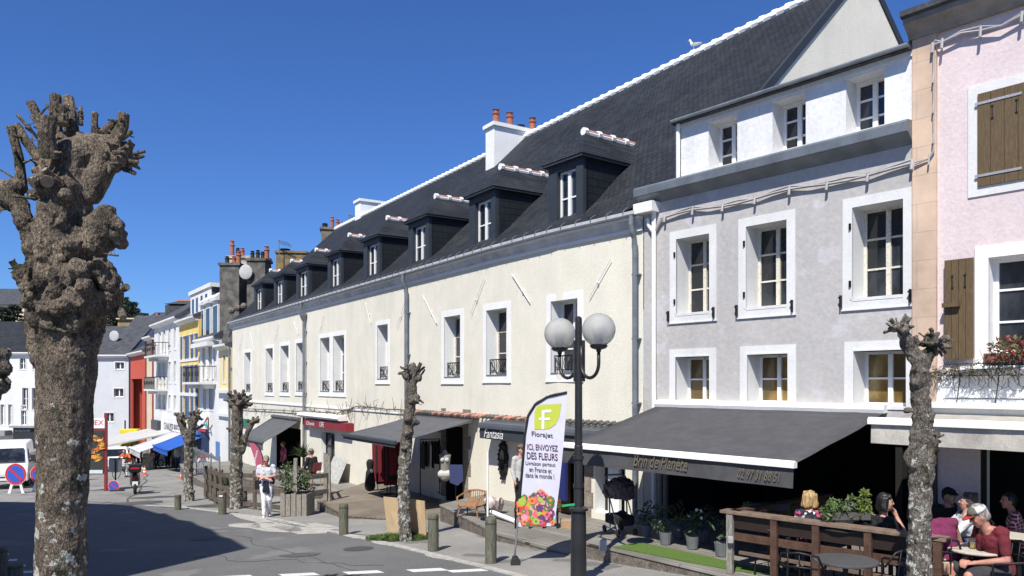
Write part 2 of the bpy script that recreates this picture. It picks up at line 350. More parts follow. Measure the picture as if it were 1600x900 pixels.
# ------------------------------------------------------------------ ground, road, pavement
PAVE = mat('pavement_gravel', (.31, .30, .275), (.195, .19, .175), scale=.55, rough=.95, bump=.5, bscale=60, fine=.22, contrast=(.3, .7), c3=(.15, .148, .14), c3t=.60, c3s=1.3)
ROAD = mat('asphalt', (.165, .165, .160), (.120, .120, .119), scale=.5, rough=.95, bump=.5, bscale=75, fine=.28, contrast=(.3, .7), c3=(.19, .187, .178), c3t=.6, c3s=1.1)
WORN = mat('worn_pale_paving', (.46, .44, .40), (.30, .29, .265), scale=5, rough=.95, bump=.5, bscale=60, fine=.25, contrast=(.3, .6))
PAINT = mat('road_paint', (.62, .61, .58), (.30, .30, .29), scale=14, rough=.8, bump=.2, contrast=(.25, .42), fine=.12)
gb = MB(); gx = [-700, -250, -120, -60, -35, -16, 3, 15, 60, 250, 700]; gy = [-80, -10, 11, 30, 62, 90, 160, 400, 1500]
for i in range(len(gx)-1):
    for j in range(len(gy)-1):
        c = [(gx[i], gy[j]), (gx[i+1], gy[j]), (gx[i+1], gy[j+1]), (gx[i], gy[j+1])]; gb.poly([(x, y, g(x, y)) for x, y in c])
tag(gb.build('ground', PAVE), kind='structure')
edge = [(5.2, 3.2), (2.6, 7.6), (-.3, 12.0), (-2.4, 15.0), (-6.1, 19.9), (-10.5, 24.3), (-15, 27.0), (-24, 30.5), (-33, 33.5)]
tag(drape(edge+[(-33, -9), (5.2, -9)], .005, 'road', ROAD), kind='structure')
kb = MB()
def ribbon(mb, pts, w, dz, th):
    for i in range(len(pts)-1):
        a = V((*pts[i], 0)); b = V((*pts[i+1], 0)); t = (b-a).normalized(); nn = V((-t.y, t.x, 0))*w/2
        q = [a-nn, b-nn, b+nn, a+nn]
        mb.hexa([(p.x, p.y, g(p.x, p.y)+dz-th) for p in q]+[(p.x, p.y, g(p.x, p.y)+dz) for p in q])
ek = []
for i in range(len(edge)-1):
    for k in range(6):
        f = k/6; ek.append((edge[i][0]*(1-f)+edge[i+1][0]*f, edge[i][1]*(1-f)+edge[i+1][1]*f))
ribbon(kb, [p for p in ek if 6 < p[1] < 25.5], .16, .018, .02)
tag(kb.build('kerb', WORN), kind='structure')
wp = MB()
for (u, v, w_, h_) in ((430, 824, 1.1, 1.0), (470, 828, 1.2, .7), (398, 811, 1.6, .5), (505, 823, .9, .5), (443, 815, 1.0, .4), (385, 822, .8, .6), (552, 838, .6, .3), (600, 850, .5, .25), (690, 872, .5, .2)):
    c = GP(u, v); k = 9; pts = []
    for i in range(k):
        a = 2*math.pi*i/k; r = .75+.5*hashed(i, u); q = c+V((-.62, .78, 0))*math.cos(a)*w_*r+V((.78, .62, 0))*math.sin(a)*h_*r*.5; pts.append((q.x, q.y, g(q.x, q.y)+.0095))
    wp.poly(pts)
tag(wp.build('worn_paving_patches', WORN), kind='structure')
cw = MB(); rd = V((.59, -.81, 0)); rn = V((-.81, -.59, 0))
for k in range(-2, 5):
    c = V((-2.14, 12.2, 0))+V((-1.0, -.06, 0))*k*1.0+V((0, .03*k, 0))
    q = [c, c+V((-.55, -.05, 0)), c+V((-.55, -.05, 0))+rd*2.6, c+rd*2.6]
    if k == -2: q = [p+V((-.35, -.2, 0)) for p in q]
    cw.poly([(p.x, p.y, g(p.x, p.y)+.010) for p in q])
tag(cw.build('crosswalk_marking', PAINT), kind='structure')
dl = MB()
for (u, v) in ((13, 868), (26, 877), (39, 886), (50, 896), (63, 908)):
    c = GP(u, v); dl.poly([(p.x, p.y, g(p.x, p.y)+.0095) for p in (c, c+V((-.16, .0, 0)), c+V((-.28, .22, 0)), c+V((-.12, .22, 0)))])
tag(dl.build('edge_line_marking', PAINT), kind='structure')
MC = mat('cast_iron_cover', (.10, .095, .09), (.05, .05, .05), scale=40, rough=.7, bump=.5, bscale=90, metal=.2)
for (u, v, r) in ((318, 842, .32), (560, 858, .28)):
    c = GP(u, v); s = MB(); s.poly([(c.x+math.cos(a)*r, c.y+math.sin(a)*r, g(c.x+math.cos(a)*r, c.y+math.sin(a)*r)+.012) for a in [6.283*q/28 for q in range(28)]]); tag(s.build('manhole_cover', MC), 'round cast iron manhole cover in the %s' % ('road near the tip of the big shadow' if u < 400 else 'road edge between the worn paving and crosswalk'), 'manhole cover')
# cracks and repairs in the asphalt
PATCH = mat('asphalt_patch', (.10, .10, .10), (.075, .075, .076), scale=2, rough=.95, bump=.5, bscale=70, fine=.25)
ck = MB()
def crack(u0, v0, u1, v1, w_, k0):
    a = GP(u0, v0); b = GP(u1, v1); n_ = 26; pts = []
    for i in range(n_+1):
        f = i/n_; p = a.lerp(b, f); t = (b-a).normalized(); nn = V((-t.y, t.x, 0)); p = p+nn*(noise.noise(V((f*5, k0, 0)))*.5+noise.noise(V((f*17, k0, 3)))*.12)
        pts.append((p.x, p.y))
    ribbon(ck, pts, w_, .011, .004)
crack(300, 872, 600, 884, .018, 1); crack(205, 790, 232, 735, .07, 5); crack(130, 783, 350, 796, .05, 8)
crack(420, 812, 640, 846, .02, 9); crack(360, 838, 560, 893, .016, 12); crack(255, 742, 330, 756, .04, 15)
tag(ck.build('asphalt_cracks', PATCH), kind='structure')
sp = MB()
for (u, v, r) in ((215, 786, 1.0), (240, 777, .8), (470, 868, .35), (330, 790, .7)):
    c = GP(u, v); pts = []
    for i in range(12):
        a = 2*math.pi*i/12; rr = r*(.7+.5*hashed(i, u*.3)); q = c+V((math.cos(a)*rr, math.sin(a)*rr*.6, 0)); pts.append((q.x, q.y, g(q.x, q.y)+.0135))
    sp.poly(pts)
tag(sp.build('asphalt_patches', PATCH), kind='structure')

# ------------------------------------------------------------------ cream building
cb = thing('long_cream_building', 'long cream rendered building with steep slate roof, eight dormers and white ridge tiles', 'building', (0, 20, -3.4))
def cz(s): return 3.20
wins = []   # (u0,u1,zb,zt)
for u0, u1, zb, zt in ((854, 911, .05, 2.09), (755, 798, .03, 2.10), (690, 724, .0, 2.10), (587, 609, .0, 2.15), (518.4, 540.5, -.48, 2.03), (498, 517.4, -.48, 2.03), (461, 477, -.50, 1.97), (437, 453, -.54, 1.94), (414, 428, -.56, 1.92), (381, 393, -.60, 1.86)):
    a = sC(u1); b = sC(u0); wd = .165 if b-a > 1.2 else .14
    wins.append((a+wd, b-wd, zb+wd+.03, zt-wd-.03, wd))
doors = [(sC(976), sC(930), -2.75, -1.72, .3), (sC(913), sC(872), -4., -1.42, .6, 2), (sC(724), sC(697), -5, -1.18, 1.6, 2), (sC(634), sC(586), -4.1, -1.85, .35, 2), (sC(523), sC(502), -3.52, -1.9, .3), (sC(470), sC(432), -4.2, -1.95, 1.8, 2), (sC(407), sC(396), -6.5, -2.3, .3)]
wb = MB(); wall(wb, FC, 0, CLEN, -6.5, 3.2, [w_[:4]+(.40,) for w_ in wins]+doors, .4, jamb_mat=1)
# side return at the far end and back
EF = FC(CLEN, 0, 0); BK = V((.842, .54, 0))
wb.poly([EF+V((0, 0, -7)), EF+BK*12+V((0, 0, -7)), EF+BK*12+V((0, 0, 3.2)), EF+BK*6+V((0, 0, 9.3)), EF+V((0, 0, 3.2))])
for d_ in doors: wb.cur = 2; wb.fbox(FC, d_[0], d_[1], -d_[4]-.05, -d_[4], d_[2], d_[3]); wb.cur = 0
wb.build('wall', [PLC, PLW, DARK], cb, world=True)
# gable at the near end
PK = V((8.06, 17.5, 9.4)); RE = V((-10.7, 46.6, 9.4)); E0 = FC(-1.75, -.35, 3.3); gback = PK+(PK-V((E0.x, E0.y, PK.z)))*1.0; gback.z = 3.3
gw = MB(); gdir = V((.842, .54, 0)); gl = PK-gdir*4.75; gl.z = 9.4-6.3*4.75/6.2; gr = PK+gdir*6.2; gr.z = 3.1
gw.prism([gl, gr, PK], (-.14, .22, 0)); gw.build('gable_wall', PLC, cb, world=True)
gv = MB()
for a_ in (gl, gr):
    d_ = (a_-PK).normalized(); gv.bar(PK+V((.0, .02, .10)), a_+V((.0, .02, .10)), .10, .16)
gv.build('verge_board', ANTH, cb, world=True)
# roof
rf = MB(); N = 64; ls = []
for i in range(N+1):
    f = i/N; s = -1.75+(CLEN+1.75)*f; rg = PK.lerp(RE, f)
    if i == 0: e = gl+V((0, 0, .2)); 
    else: e = FC(max(s, .06), .24, 3.45)
    if s < .06 and i: e = (gl+V((0, 0, .1))).lerp(FC(.06, .1, 3.6), (s+1.75)/1.81)
    m1 = e.lerp(rg, .13); m1.z -= .10
    ls.append((e, m1, rg))
for i in range(N):
    a, b = ls[i], ls[i+1]
    for j in range(2): rf.poly([a[j], b[j], b[j+1], a[j+1]])
bk0 = PK+gdir*6.4; bk0.z = 3.2; bk1 = RE+gdir*6.4; bk1.z = 3.2; rf.poly([PK, RE, bk1, bk0])
rf.build('roof', SLATE, cb, world=True)
rt = MB(); rl = (RE-PK).length; nr = 86; rdv = (RE-PK).normalized()
rt.tube([PK-rdv*.1, RE], .12, 10)
rt.cur = 0
for i in range(nr):
    c = PK+rdv*(rl*i/nr); rt.tube([c-rdv*.05, c+rdv*.10], [.135, .15], 9)
rt.build('ridge_tiles', PLW, cb, world=True)
# cornice, gutter, brackets
co = MB(); co.strip(FC, 0, CLEN+.1, [(0.0, 3.10), (.05, 3.10), (.05, 3.16), (.0, 3.16)], 50)
co.strip(FC, 0, CLEN+.1, [(0.0, 3.33), (.17, 3.33), (.17, 3.385), (.0, 3.385)], 50); co.cur = 1
co.strip(FC, 0, CLEN+.1, [(0.0, 3.16), (.05, 3.16), (.08, 3.22), (.15, 3.33), (0, 3.33)], 50)
co.build('cornice', [PLW, CORN], cb, world=True)
gt = MB(); gt.cur = 1; gt.strip(FC, .02, CLEN+.15, [(.17, 3.40), (.20, 3.385), (.24, 3.385), (.265, 3.41), (.265, 3.475), (.255, 3.475), (.25, 3.42), (.19, 3.42)], 50)
k = .3; gt.cur = 0
while k < CLEN:
    gt.tube([FC(k, .275, 3.39), FC(k, .285, 3.46), FC(k, .24, 3.53), FC(k, .12, 3.60)], .009, 5); k += .46
gt.build('gutter', [ZINC, mat('pale_gutter', (.50, .51, .52), (.40, .41, .42), rough=.5)], cb, world=True)
for u in (1011, 640, 479, 361.5):
    pp = MB(); s = sC(u) if u < 1000 else .12; zb = {1011: -2.9, 640: -.75, 479: -4.0, 361.5: -5.}[u]
    pp.tube([FC(s, .22, 3.38), FC(s, .24, 3.2), FC(s, .20, 3.05), FC(s, .14, 2.95), FC(s, .12, 2.8), FC(s, .12, zb)], .055, 10)
    if u in (479, 361.5): pp.lathe(FC(s, .14, 2.75), [(.06, -.1), (.16, .12), (.17, .2)], 10)
    for z in (2.2, .9, -.4): pp.fbox(FC, s-.08, s+.08, .0, .13, z, z+.03)
    pp.build('downpipe', ZINC, cb, world=True, smooth=False)
# windows on the first floor
def guard(F, a0, a1, d, z0, z1, par):
    r = MB(); r.bar(F(a0, d, z1), F(a1, d, z1), .03); r.bar(F(a0, d, z0+.05), F(a1, d, z0+.05), .022)
    for q in range(4): x = a0+(a1-a0)*q/3; r.bar(F(x, d, z0), F(x, d, z1), .02)
    for q in range(3):
        c0 = a0+(a1-a0)*(q+.5)/3; rr = min((a1-a0)/7, (z1-z0)/3.2)
        for sg in (1, -1): r.tube([F(c0+math.cos(a)*rr*(1-k*.07), d, (z0+z1)/2+.02+sg*(z1-z0)*.0+math.sin(a)*rr*1.5*(1-k*.05)*sg) for k, a in enumerate([x*.7 for x in range(10)])], .009, 4)
    r.build('guard_rail', IRON, par, world=True)
for i, (a, b, z0, z1, wd) in enumerate(wins):
    m = MB(); band(m, FC, a, b, z0, z1, wd, .012); m.fbox(FC, a-wd-.02, b+wd+.02, -.01, .035, z0-wd-.035, z0-wd)
    m.cur = 1; m.fbox(FC, a, b, -.39, .015, z0-.03, z0+.012)
    wo = m.build('window', [PLW, ZINC], cb, world=True)
    casement(FC, a, b, -.34, z0+.02, z1, wo, FRO if i in (1, 2) else FRW, GLS, rows=3, fw=.05)
    guard(FC, a+.02, b-.02, -.10, z0+.03, z0+.40, wo)
# iron wall ties
tie = [((957, 405), (923, 465)), ((802, 428), (830, 472)), ((759, 434), (738, 490)), ((663, 462), (684, 505)), ((637, 466), (622, 512)), ((573, 472), (581, 505)), ((508, 492), (500, 522)), ((461, 502), (467, 522)), ((437, 506), (431, 532)), ((393, 520), (399, 548)), ((381, 520), (375, 548))]
for (p0, p1) in tie:
    def onw(u, v): s = sC(u); q = FC(s, 0, 0); return FC(s, .05, (600-v)/1200*q.y)
    t = MB(); a = onw(*p0); b = onw(*p1); t.tube([a, b], .010, 6); t.sphere(a.lerp(b, .6), .03, 8, 6); t.build('wall_tie', PLW, cb, world=True)
# dormers
def FCd(s, d, z): return FC(s, d, z)
for i, (ul, ur) in enumerate(((857, 911), (733, 774), (638, 670), (568, 593), (512, 533), (463, 482), (428, 443), (397, 410))):
    dF = -.12; b = sC(ul, dF); a = sC(ur, dF); zb, zt = 3.62, 5.03 if i < 5 else 4.98
    zt = 5.03; D = -1.95
    m = MB(); wa, wb_ = a+.22, b-.32
    # front boards round a recess
    m.cur = 1
    m.fbox(FCd, a, wa, dF-.16, dF, zb-.25, zt); m.fbox(FCd, wb_, b, dF-.16, dF, zb-.25, zt); m.fbox(FCd, wa, wb_, dF-.16, dF, zt-.16, zt); m.fbox(FCd, wa, wb_, dF-.16, dF, zb-.25, zb)
    # eaves board
    m.fbox(FCd, a-.10, b+.10, dF-.1, dF+.12, zt, zt+.06); m.fbox(FCd, a-.10, a, D, dF-.1, zt, zt+.06); m.fbox(FCd, b, b+.10, D, dF-.1, zt, zt+.06)
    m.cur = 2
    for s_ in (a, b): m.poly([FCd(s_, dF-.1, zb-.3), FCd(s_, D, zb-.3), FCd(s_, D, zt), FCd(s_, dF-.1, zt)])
    m.cur = 0; c = (a+b)/2; zr = zt+.80; o = .12
    L1, R1 = FCd(b+o, dF+.14, zt+.06), FCd(a-o, dF+.14, zt+.06); T1 = FCd(c, dF-.62, zr); T2 = FCd(c, -3.4, zr); LB, RB = FCd(b+o, -3.4, zt+.06), FCd(a-o, -3.4, zt+.06)
    m.poly([L1, R1, T1]); m.poly([R1, RB, T2, T1]); m.poly([L1, LB, T2, T1])
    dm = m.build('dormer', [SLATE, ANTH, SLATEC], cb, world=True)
    casement(FCd, wa, wb_, dF-.11, zb, zt-.16, dm, FRW, GLS, rows=2, fw=.055, bar=.035)
    t = MB(); Tm = FCd(c, -2.55, zr); t.tube([T1+V((0, 0, .0)), Tm], .07, 8)
    t.cur = 1; dv = (Tm-T1).normalized(); L_ = (Tm-T1).length
    t.tube([T1+V((0, 0, .035)), Tm+V((0, 0, .035))], .062, 8); t.cur = 0
    for q in range(5): pc = T1+dv*(L_*q/4.1); t.tube([pc-dv*.05+V((0, 0, .03)), pc+dv*.05+V((0, 0, .03))], .095, 8)
    t.build('ridge_tiles', [PLW, TERRA2], dm, world=True)
# white chimneys with pots
def chimney(F3, par, name, mw, mpot, pots, w_, l_, z0, z1, cap=.12, potm=None):
    """F3(x,y) plan centre; w_ across, l_ along direction"""
def stack(par, c, ax, L_, W_, z0, z1, m, pots, capm=None, world=True, capt=.14):
    ax = V(ax).normalized(); ay = V((-ax.y, ax.x, 0)); c = V(c); s = MB()
    def q(l, w_, za, zb_):
        p = [c+ax*i*l/2+ay*j*w_/2 for i, j in ((-1, -1), (1, -1), (1, 1), (-1, 1))]; s.hexa([(a.x, a.y, za) for a in p]+[(a.x, a.y, zb_) for a in p])
    q(L_, W_, z0, z1-capt); s.cur = 1; q(L_+.16, W_+.16, z1-capt, z1)
    o = s.build('chimney', [m, capm or m], par, world=world)
    for (f, r, h, mm) in pots:
        t = MB(); p = c+ax*f*L_/2; t.lathe((p.x, p.y, z1), [(r*1.15, 0), (r, .06), (r*.92, h*.62), (r*1.2, h*.66), (r*1.2, h*.72), (r*.8, h*.75), (r*.8, h*.9), (r*1.1, h*.93), (r*.3, h)], 12); t.build('chimney_pot', mm, o, world=world, smooth=False)
    return o
POTB = mat('black_pot', (.035, .033, .03), (.02, .02, .02), rough=.7)
stack(cb, (.10, 29.3, 0), gdir, 2.2, .62, 5.9, 9.72, PLW, [(-.75, .13, .62, TERRA), (-.2, .13, .62, TERRA), (.25, .15, .2, POTB), (.75, .13, .62, TERRA)])
stack(cb, (-8.0, 43.6, 0), gdir, 1.6, .8, 7, 10.35, PLW, [])
# shopfront details on the ground floor of the cream building
QUO = mat('granite_quoin', (.30, .26, .21), (.20, .17, .14), scale=7, bump=.5, bscale=25, fine=.2)
ds = MB()
for k, zz in enumerate([-3.2+.36*i for i in range(7)]):
    for side in (0, 1):
        sx = sC(724) if side else sC(697); wq = .42 if (k+side) % 2 else .28
        if side: ds.fbox(FC, sx-wq, sx, -.05, .02, zz, zz+.35)
        else: ds.fbox(FC, sx, sx+wq, -.05, .02, zz, zz+.35)
ds.fbox(FC, sC(724)-.3, sC(697)+.3, -.05, .022, -1.17, -.80)
for k, zz in enumerate([-3.0+.33*i for i in range(4)]): ds.fbox(FC, sC(927 if k % 2 else 924), sC(914), -.05, .02, zz, zz+.32)
ds.build('stone_door_surround', QUO, cb, world=True)
sw = MB(); sw.fbox(FC, sC(968), sC(951), -.06, .02, -2.72, -1.74); sw.build('shop_shutter', PLW, cb, world=True)
# glazed door, gate with bars, cafe glazing
def bars(par, a, b, d, z0, z1, n, m, name, rails=2):
    r = MB()
    for i in range(n+1): x = a+(b-a)*i/n; r.fbox(FC, x-.02, x+.02, d-.03, d, z0, z1)
    for i in range(rails): z = z0+(z1-z0)*(i+.5)/rails*1.2; r.fbox(FC, a, b, d-.02, d+.01, min(z, z1-.05), min(z, z1-.05)+.06)
    r.fbox(FC, a, b, d-.03, d+.01, z1-.08, z1); r.build(name, m, par, world=True)
bars(cb, sC(633), sC(587), -.12, -4.0, -1.9, 9, IRON, 'shop_gate', 3)
gp = MB(); gp.fbox(FC, sC(633)+.05, sC(587)-.05, -.30, -.27, -2.75, -2.0); gp.build('shop_window_pane', plain('pale_reflection', (.20, .22, .24), rough=.3), cb, world=True)
dr = MB(); a, b = sC(523)+.05, sC(502)-.05; dr.fbox(FC, a, b, -.25, -.2, -3.5, -1.95); do = dr.build('door', glassmat('door_glass', (.03, .035, .04), rough=.1), cb, world=True)
bb = MB(); 
for q in range(4): z = -3.5+.5*q; bb.fbox(FC, a, b, -.2, -.17, z, z+.06)
for q in range(3): x = a+(b-a-.06)*q/2; bb.fbox(FC, x, x+.06, -.2, -.17, -3.5, -1.95)
bb.build('door_frame', IRON, do, world=True)
bars(cb, sC(468), sC(434), -.9, -4.1, -2.0, 5, IRON, 'cafe_glazing', 2)
REDS = plain('red_paint', (.22, .012, .02), rough=.5); WHS = plain('white_lettering', (.80, .80, .78), rough=.6)
RDP = REDS
# red shop sign, dark fascia with script
sg = MB(); a, b = sC(541, .3), sC(475, .3); sg.fbox(FC, a, b, .02, .30, -1.72, -1.42); sgo = sg.build('shop_sign', REDS, cb, world=True)
dn = lambda s0: (FC(s0-.5, 0, 0)-FC(s0, 0, 0)).normalized()
text('Ottenk', 'sign_lettering', WHS, sgo, FC(b-.35, .312, -1.66), dn(b), (0, 0, 1), 1.0, .15, shear=.3)
text('CAFE', 'sign_lettering', WHS, sgo, FC(b-1.95, .312, -1.67), dn(b-2), (0, 0, 1), .5, .2)
cv = MB(); cv.strip(FC, sC(540, .1), sC(475, .1), [(.0, -1.36), (.36, -1.36), (.42, -1.28), (.36, -1.18), (0, -1.16)], 6); cv.build('awning_box', PLW, cb, world=True)
fa = MB(); a, b = .25, sC(748, .5); DGREY = mat('dark_grey_metal', (.085, .095, .11), (.07, .078, .09), rough=.5, bump=.03)
DGREY2 = mat('dark_fascia', (.045, .05, .058), (.038, .042, .05), rough=.6, bump=.03)
fa.strip(FC, a, b, [(0, -.88), (.50, -.97), (.52, -1.03), (.52, -1.10), (0, -1.10)], 8); fa.cur = 1; fa.fbox(FC, a, b, .42, .47, -1.36, -1.10, 8); fa.fbox(FC, a, b, 0, .42, -1.14, -1.10, 8)
fo = fa.build('shop_fascia', [DGREY, DGREY2], cb, world=True)
sF = sC(757, .47); text('Fantasia', 'sign_lettering', WHS, fo, FC(sF, .485, -1.33), dn(sF), (0, 0, 1), .85, .22, shear=.35)
sF = sC(901, .47); text('Spirit', 'sign_lettering', WHS, fo, FC(sF, .482, -1.31), dn(sF), (0, 0, 1), .75, .17, shear=.35)
# row of tiles over the shopfronts, with a flashing strip
tl = MB(); a, b = .2, sC(640); k = a; i = 0
while k < b:
    tl.cur = 0 if hashed(i) < .45 else 1; tl.tube([FC(k, .0, -.80), FC(k, .26, -.85)], [.035, .045], 7); k += .19; i += 1
tl.build('tile_course', [TERRA2, mat('mossy_tile', (.14, .13, .11), (.07, .07, .06), scale=8, bump=.4)], cb, world=True)
fl = MB(); fl.strip(FC, sC(640), sC(365), [(0, -.95), (.04, -.95), (.04, -.88), (0, -.88)], 20); fl.build('string_course', PLW, cb, world=True)
# ------------------------------------------------------------------ grey building
gbd = thing('grey_house', 'lilac grey rendered house with white window bands and white boxed attic dormers', 'building', FG(2.6, -2, -2.9))
gw_ = []
for u0, u1 in ((1057, 1108.5), (1166, 1229.5), (1332, 1411.5)):
    a, b = tG(u0), tG(u1); gw_.append((a, b, 1.34, 2.80, .46))
for u0, u1 in ((1056, 1108.5), (1168, 1231), (1334, 1416)):
    a, b = tG(u0), tG(u1); gw_.append((a, b, -.36, .52, .46))
T1 = tG(1428); mb = MB()
wall(mb, FG, .02, T1, -3.2, 3.62, gw_+[(.62, T1-.03, -3.2, -.55, .3, 2)], .4, jamb_mat=1)
mb.poly([FG(.02, 0, -3.2), FG(.02, -3, -3.2), FG(.02, -3, 3.9), FG(.02, 0, 3.9)]); mb.build('wall', [PLG, PLWG, DARK], gbd, world=True)
for i, (a, b, z0, z1, dp) in enumerate(gw_):
    m = MB(); wd = .155 if i < 3 else .15
    band(m, FG, a, b, z0, z1, wd, .012, 'LRTB' if i < 3 else 'LRT')
    m.fbox(FG, a-.035, a+.0, 0, .02, z0, z1)
    if i < 3: m.fbox(FG, a-wd-.02, b+wd+.02, 0, .03, z0-wd-.02, z0-wd)
    m.fbox(FG, a, b, -dp, .018, z0-.03, z0+.015)
    if i >= 3: m.fbox(FG, a-.03, b, -.46, .02, z1-.0, z1+.03)
    wo = m.build('window', PLWG, gbd, world=True)
    casement(FG, a, b, -dp+.07, z0+.02, z1-.0, wo, FRO if i < 3 else FRW, GLS if i < 3 else GLS2, rows=3 if i < 3 else 2, fw=.045, bar=.03)
    if i < 3:
        for x in (a-wd-.03, b+wd-.05): h = MB(); h.fbox(FG, x, x+.02, .012, .07, z0-.12, z0+.08); h.bar(FG(x-.01, .07, z0+.05), FG(x+.03, .07, z0-.0), .02); h.build('shutter_stop', IRON, wo, world=True)
        for z in (z0+.2, z1-.35): h = MB(); h.fbox(FG, a-.045, a-.01, .0, .04, z, z+.1); h.build('shutter_hinge', IRON, wo, world=True)
# cornice ledge + attic wall
wc = MB(); wc.fbox(FG, -.06, .42, -.6, .24, 3.40, 3.60); wc.build('gutter_end_block', PLW, gbd, world=True)
le = MB(); le.strip(FG, -.05, T1, [(-.02, 3.58), (.02, 3.60), (.20, 3.74), (.25, 3.74), (.25, 3.88), (.21, 3.92), (0, 3.94)], 1); le.build('cornice_ledge', ZINCB, gbd, world=True)
at = MB(); aw = []
for u0, u1 in ((1107, 1152), (1207, 1259), (1322, 1382)):
    a, b = tG(u0, .02), tG(u1, .02); aw.append((a, b, 3.98, 4.86, .45))
ta0 = tG(1064, .02)
Fa = lambda t, d, z: FG(t, d+.02, z)
wall(at, Fa, ta0, T1, 3.92, 4.90, aw, .4, jamb_mat=0); at.cur = 1
at.poly([Fa(ta0, 0, 3.9), Fa(ta0, -1.6, 3.9), Fa(ta0, -1.6, 5.2), Fa(ta0, 0, 5.0)])
at.cur = 0; at.fbox(Fa, ta0, T1, -.3, .03, 4.90, 4.98)
at.build('attic_wall', [PLW2, SLATE], gbd, world=True)
for a, b, z0, z1, dp in aw:
    m = MB(); m.fbox(Fa, a, b, -.44, .01, z0-.03, z0+.01); m.fbox(Fa, a, b, -.45, -.28, z1-.02, z1+.01)
    wo = m.build('window', PLW2, gbd, world=True); casement(Fa, a, b, -.36, z0+.01, z1, wo, FRW, GLS, rows=3, fw=.05)
ar = MB(); ar.strip(FG, ta0-.12, T1, [(.16, 4.98), (.16, 5.03), (-.15, 5.16), (-2.6, 5.50), (-2.6, 5.3), (-.15, 4.98)], 4); ar.build('attic_roof', SLATEN, gbd, world=True)
r2 = MB(); r2.strip(FG, tG(1398), T1+.02, [(-.1, 5.10), (-.1, 5.19), (-2.2, 5.42), (-2.2, 5.2)], 2); r2.build('tile_verge', TERRA, gbd, world=True)
ag = MB(); ag.tube([FG(ta0-.1, .2, 5.02), FG(T1, .2, 5.02)], .035, 8); ag.build('gutter', ZINC, gbd, world=True)
wp_ = MB(); wp_.tube([FG(ta0-.02, .08, 5.0), FG(ta0-.02, .08, 3.95)], .04, 8); wp_.tube([FG(.33, .07, 3.6), FG(.33, .07, -2.9)], .045, 8); wp_.tube([FG(.16, .06, 3.3), FG(.2, .06, 3.15), FG(.33, .07, 3.0)], .04, 8); wp_.build('white_pipe', PLW, gbd, world=True)
# lean roof between cream roof and attic
lr = MB(); lr.poly([FG(-.05, .02, 3.9), FG(ta0, .02, 3.9), FG(ta0, -1.5, 5.1), FG(-.05, -1.5, 4.9)]); lr.build('side_roof', SLATE, gbd, world=True)
# cable run on the facade
def cable(par, F, pts, r=.018, name='cable', clips=True, m=None):
    s = MB(); P_ = [F(a, d, z) for a, d, z in pts]; s.tube(P_, r, 6)
    P2 = [p+V((0, 0, .03*math.sin(i*2.1)+.03)) for i, p in enumerate(P_)]; s.tube(P2, r*.8, 6)
    if clips:
        for i, p in enumerate(P_[::2]): s.tube([p+V((0, 0, .05)), p-V((0, 0, .10))+GN*.03], r*1.1, 6)
    s.build(name, m or mat('painted_cable', (.42, .40, .40), (.30, .29, .29), rough=.7), par, world=True)
cable(gbd, FG, [(.33, .06, 3.0), (.5, .06, 3.2)]+[(.6+(T1-.6)*i/14, .06, 3.26+.03*math.sin(i)) for i in range(15)], .022)
# flower shop interior, its shade painted as near-black walls
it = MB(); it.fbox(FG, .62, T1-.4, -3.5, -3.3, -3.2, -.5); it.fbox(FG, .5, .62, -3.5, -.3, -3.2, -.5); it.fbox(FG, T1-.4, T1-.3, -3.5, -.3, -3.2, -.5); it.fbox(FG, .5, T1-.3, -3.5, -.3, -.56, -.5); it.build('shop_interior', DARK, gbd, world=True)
ju = MB(); ju.tube([FG(.62, .06, -.5), FG(.62, .06, -2.65)], .05, 8); ju.tube([FG(.5, .05, -1.0), FG(.5, .05, -2.65)], .04, 8); ju.build('shopfront_post', mat('grey_post', (.16, .16, .16), rough=.6), gbd, world=True)

# ------------------------------------------------------------------ pink building
T2 = tG(1465); T3 = 13.
pk = thing('pink_house', 'pale pink rendered house with salmon stone corner pier and brown shutters', 'building', FG(8, -2, -2.8))
w1 = (tG(1529, 0), tG(1529)+1.35, 2.77, 4.07, .22); w2 = (tG(1545), tG(1545)+1.35, .42, 1.76, .28)
m = MB(); wall(m, FG, T2, T3, -3, 5.2, [w2, (tG(1530), T3-.5, -3, -.62, .4)], .3, jamb_mat=1)
m.poly([FG(T1, -.0, 3.5), FG(T1, -4, 3.5), FG(T1, -4, 5.2), FG(T1, 0, 5.2)]); m.build('wall', [PLP, PLW], pk, world=True)
m = MB(); m.fbox(FG, T1, T2, -.4, .06, -.55, 5.12); m.cur = 1; m.fbox(FG, T1, T2, -.4, .05, -3, -.55); m.build('stone_pier', [PLS, mat('pier_base_shade', (.07, .065, .06), rough=.8)], pk, world=True)  # lower pier painted near-black for the shade below the awning
m = MB(); m.strip(FG, T1-.04, T3, [(-.4, 5.12), (.09, 5.12), (.12, 5.18), (.24, 5.28), (.28, 5.30), (.28, 5.38), (-.4, 5.38)], 1); m.cur = 1; m.strip(FG, T1-.06, T3, [(.28, 5.38), (.35, 5.40), (.35, 5.48), (.26, 5.50), (-3, 6.8), (-3, 5.38)], 1); m.build('cornice_and_roof', [mat('taupe_cornice', (.30, .27, .24), (.2, .18, .16)), SLATEN], pk, world=True)
SHB = mat('brown_shutter', (.135, .092, .045), (.095, .062, .030), scale=10, stretch=(6, 6, .6), bump=.2, bscale=18, rough=.65, fine=.1)
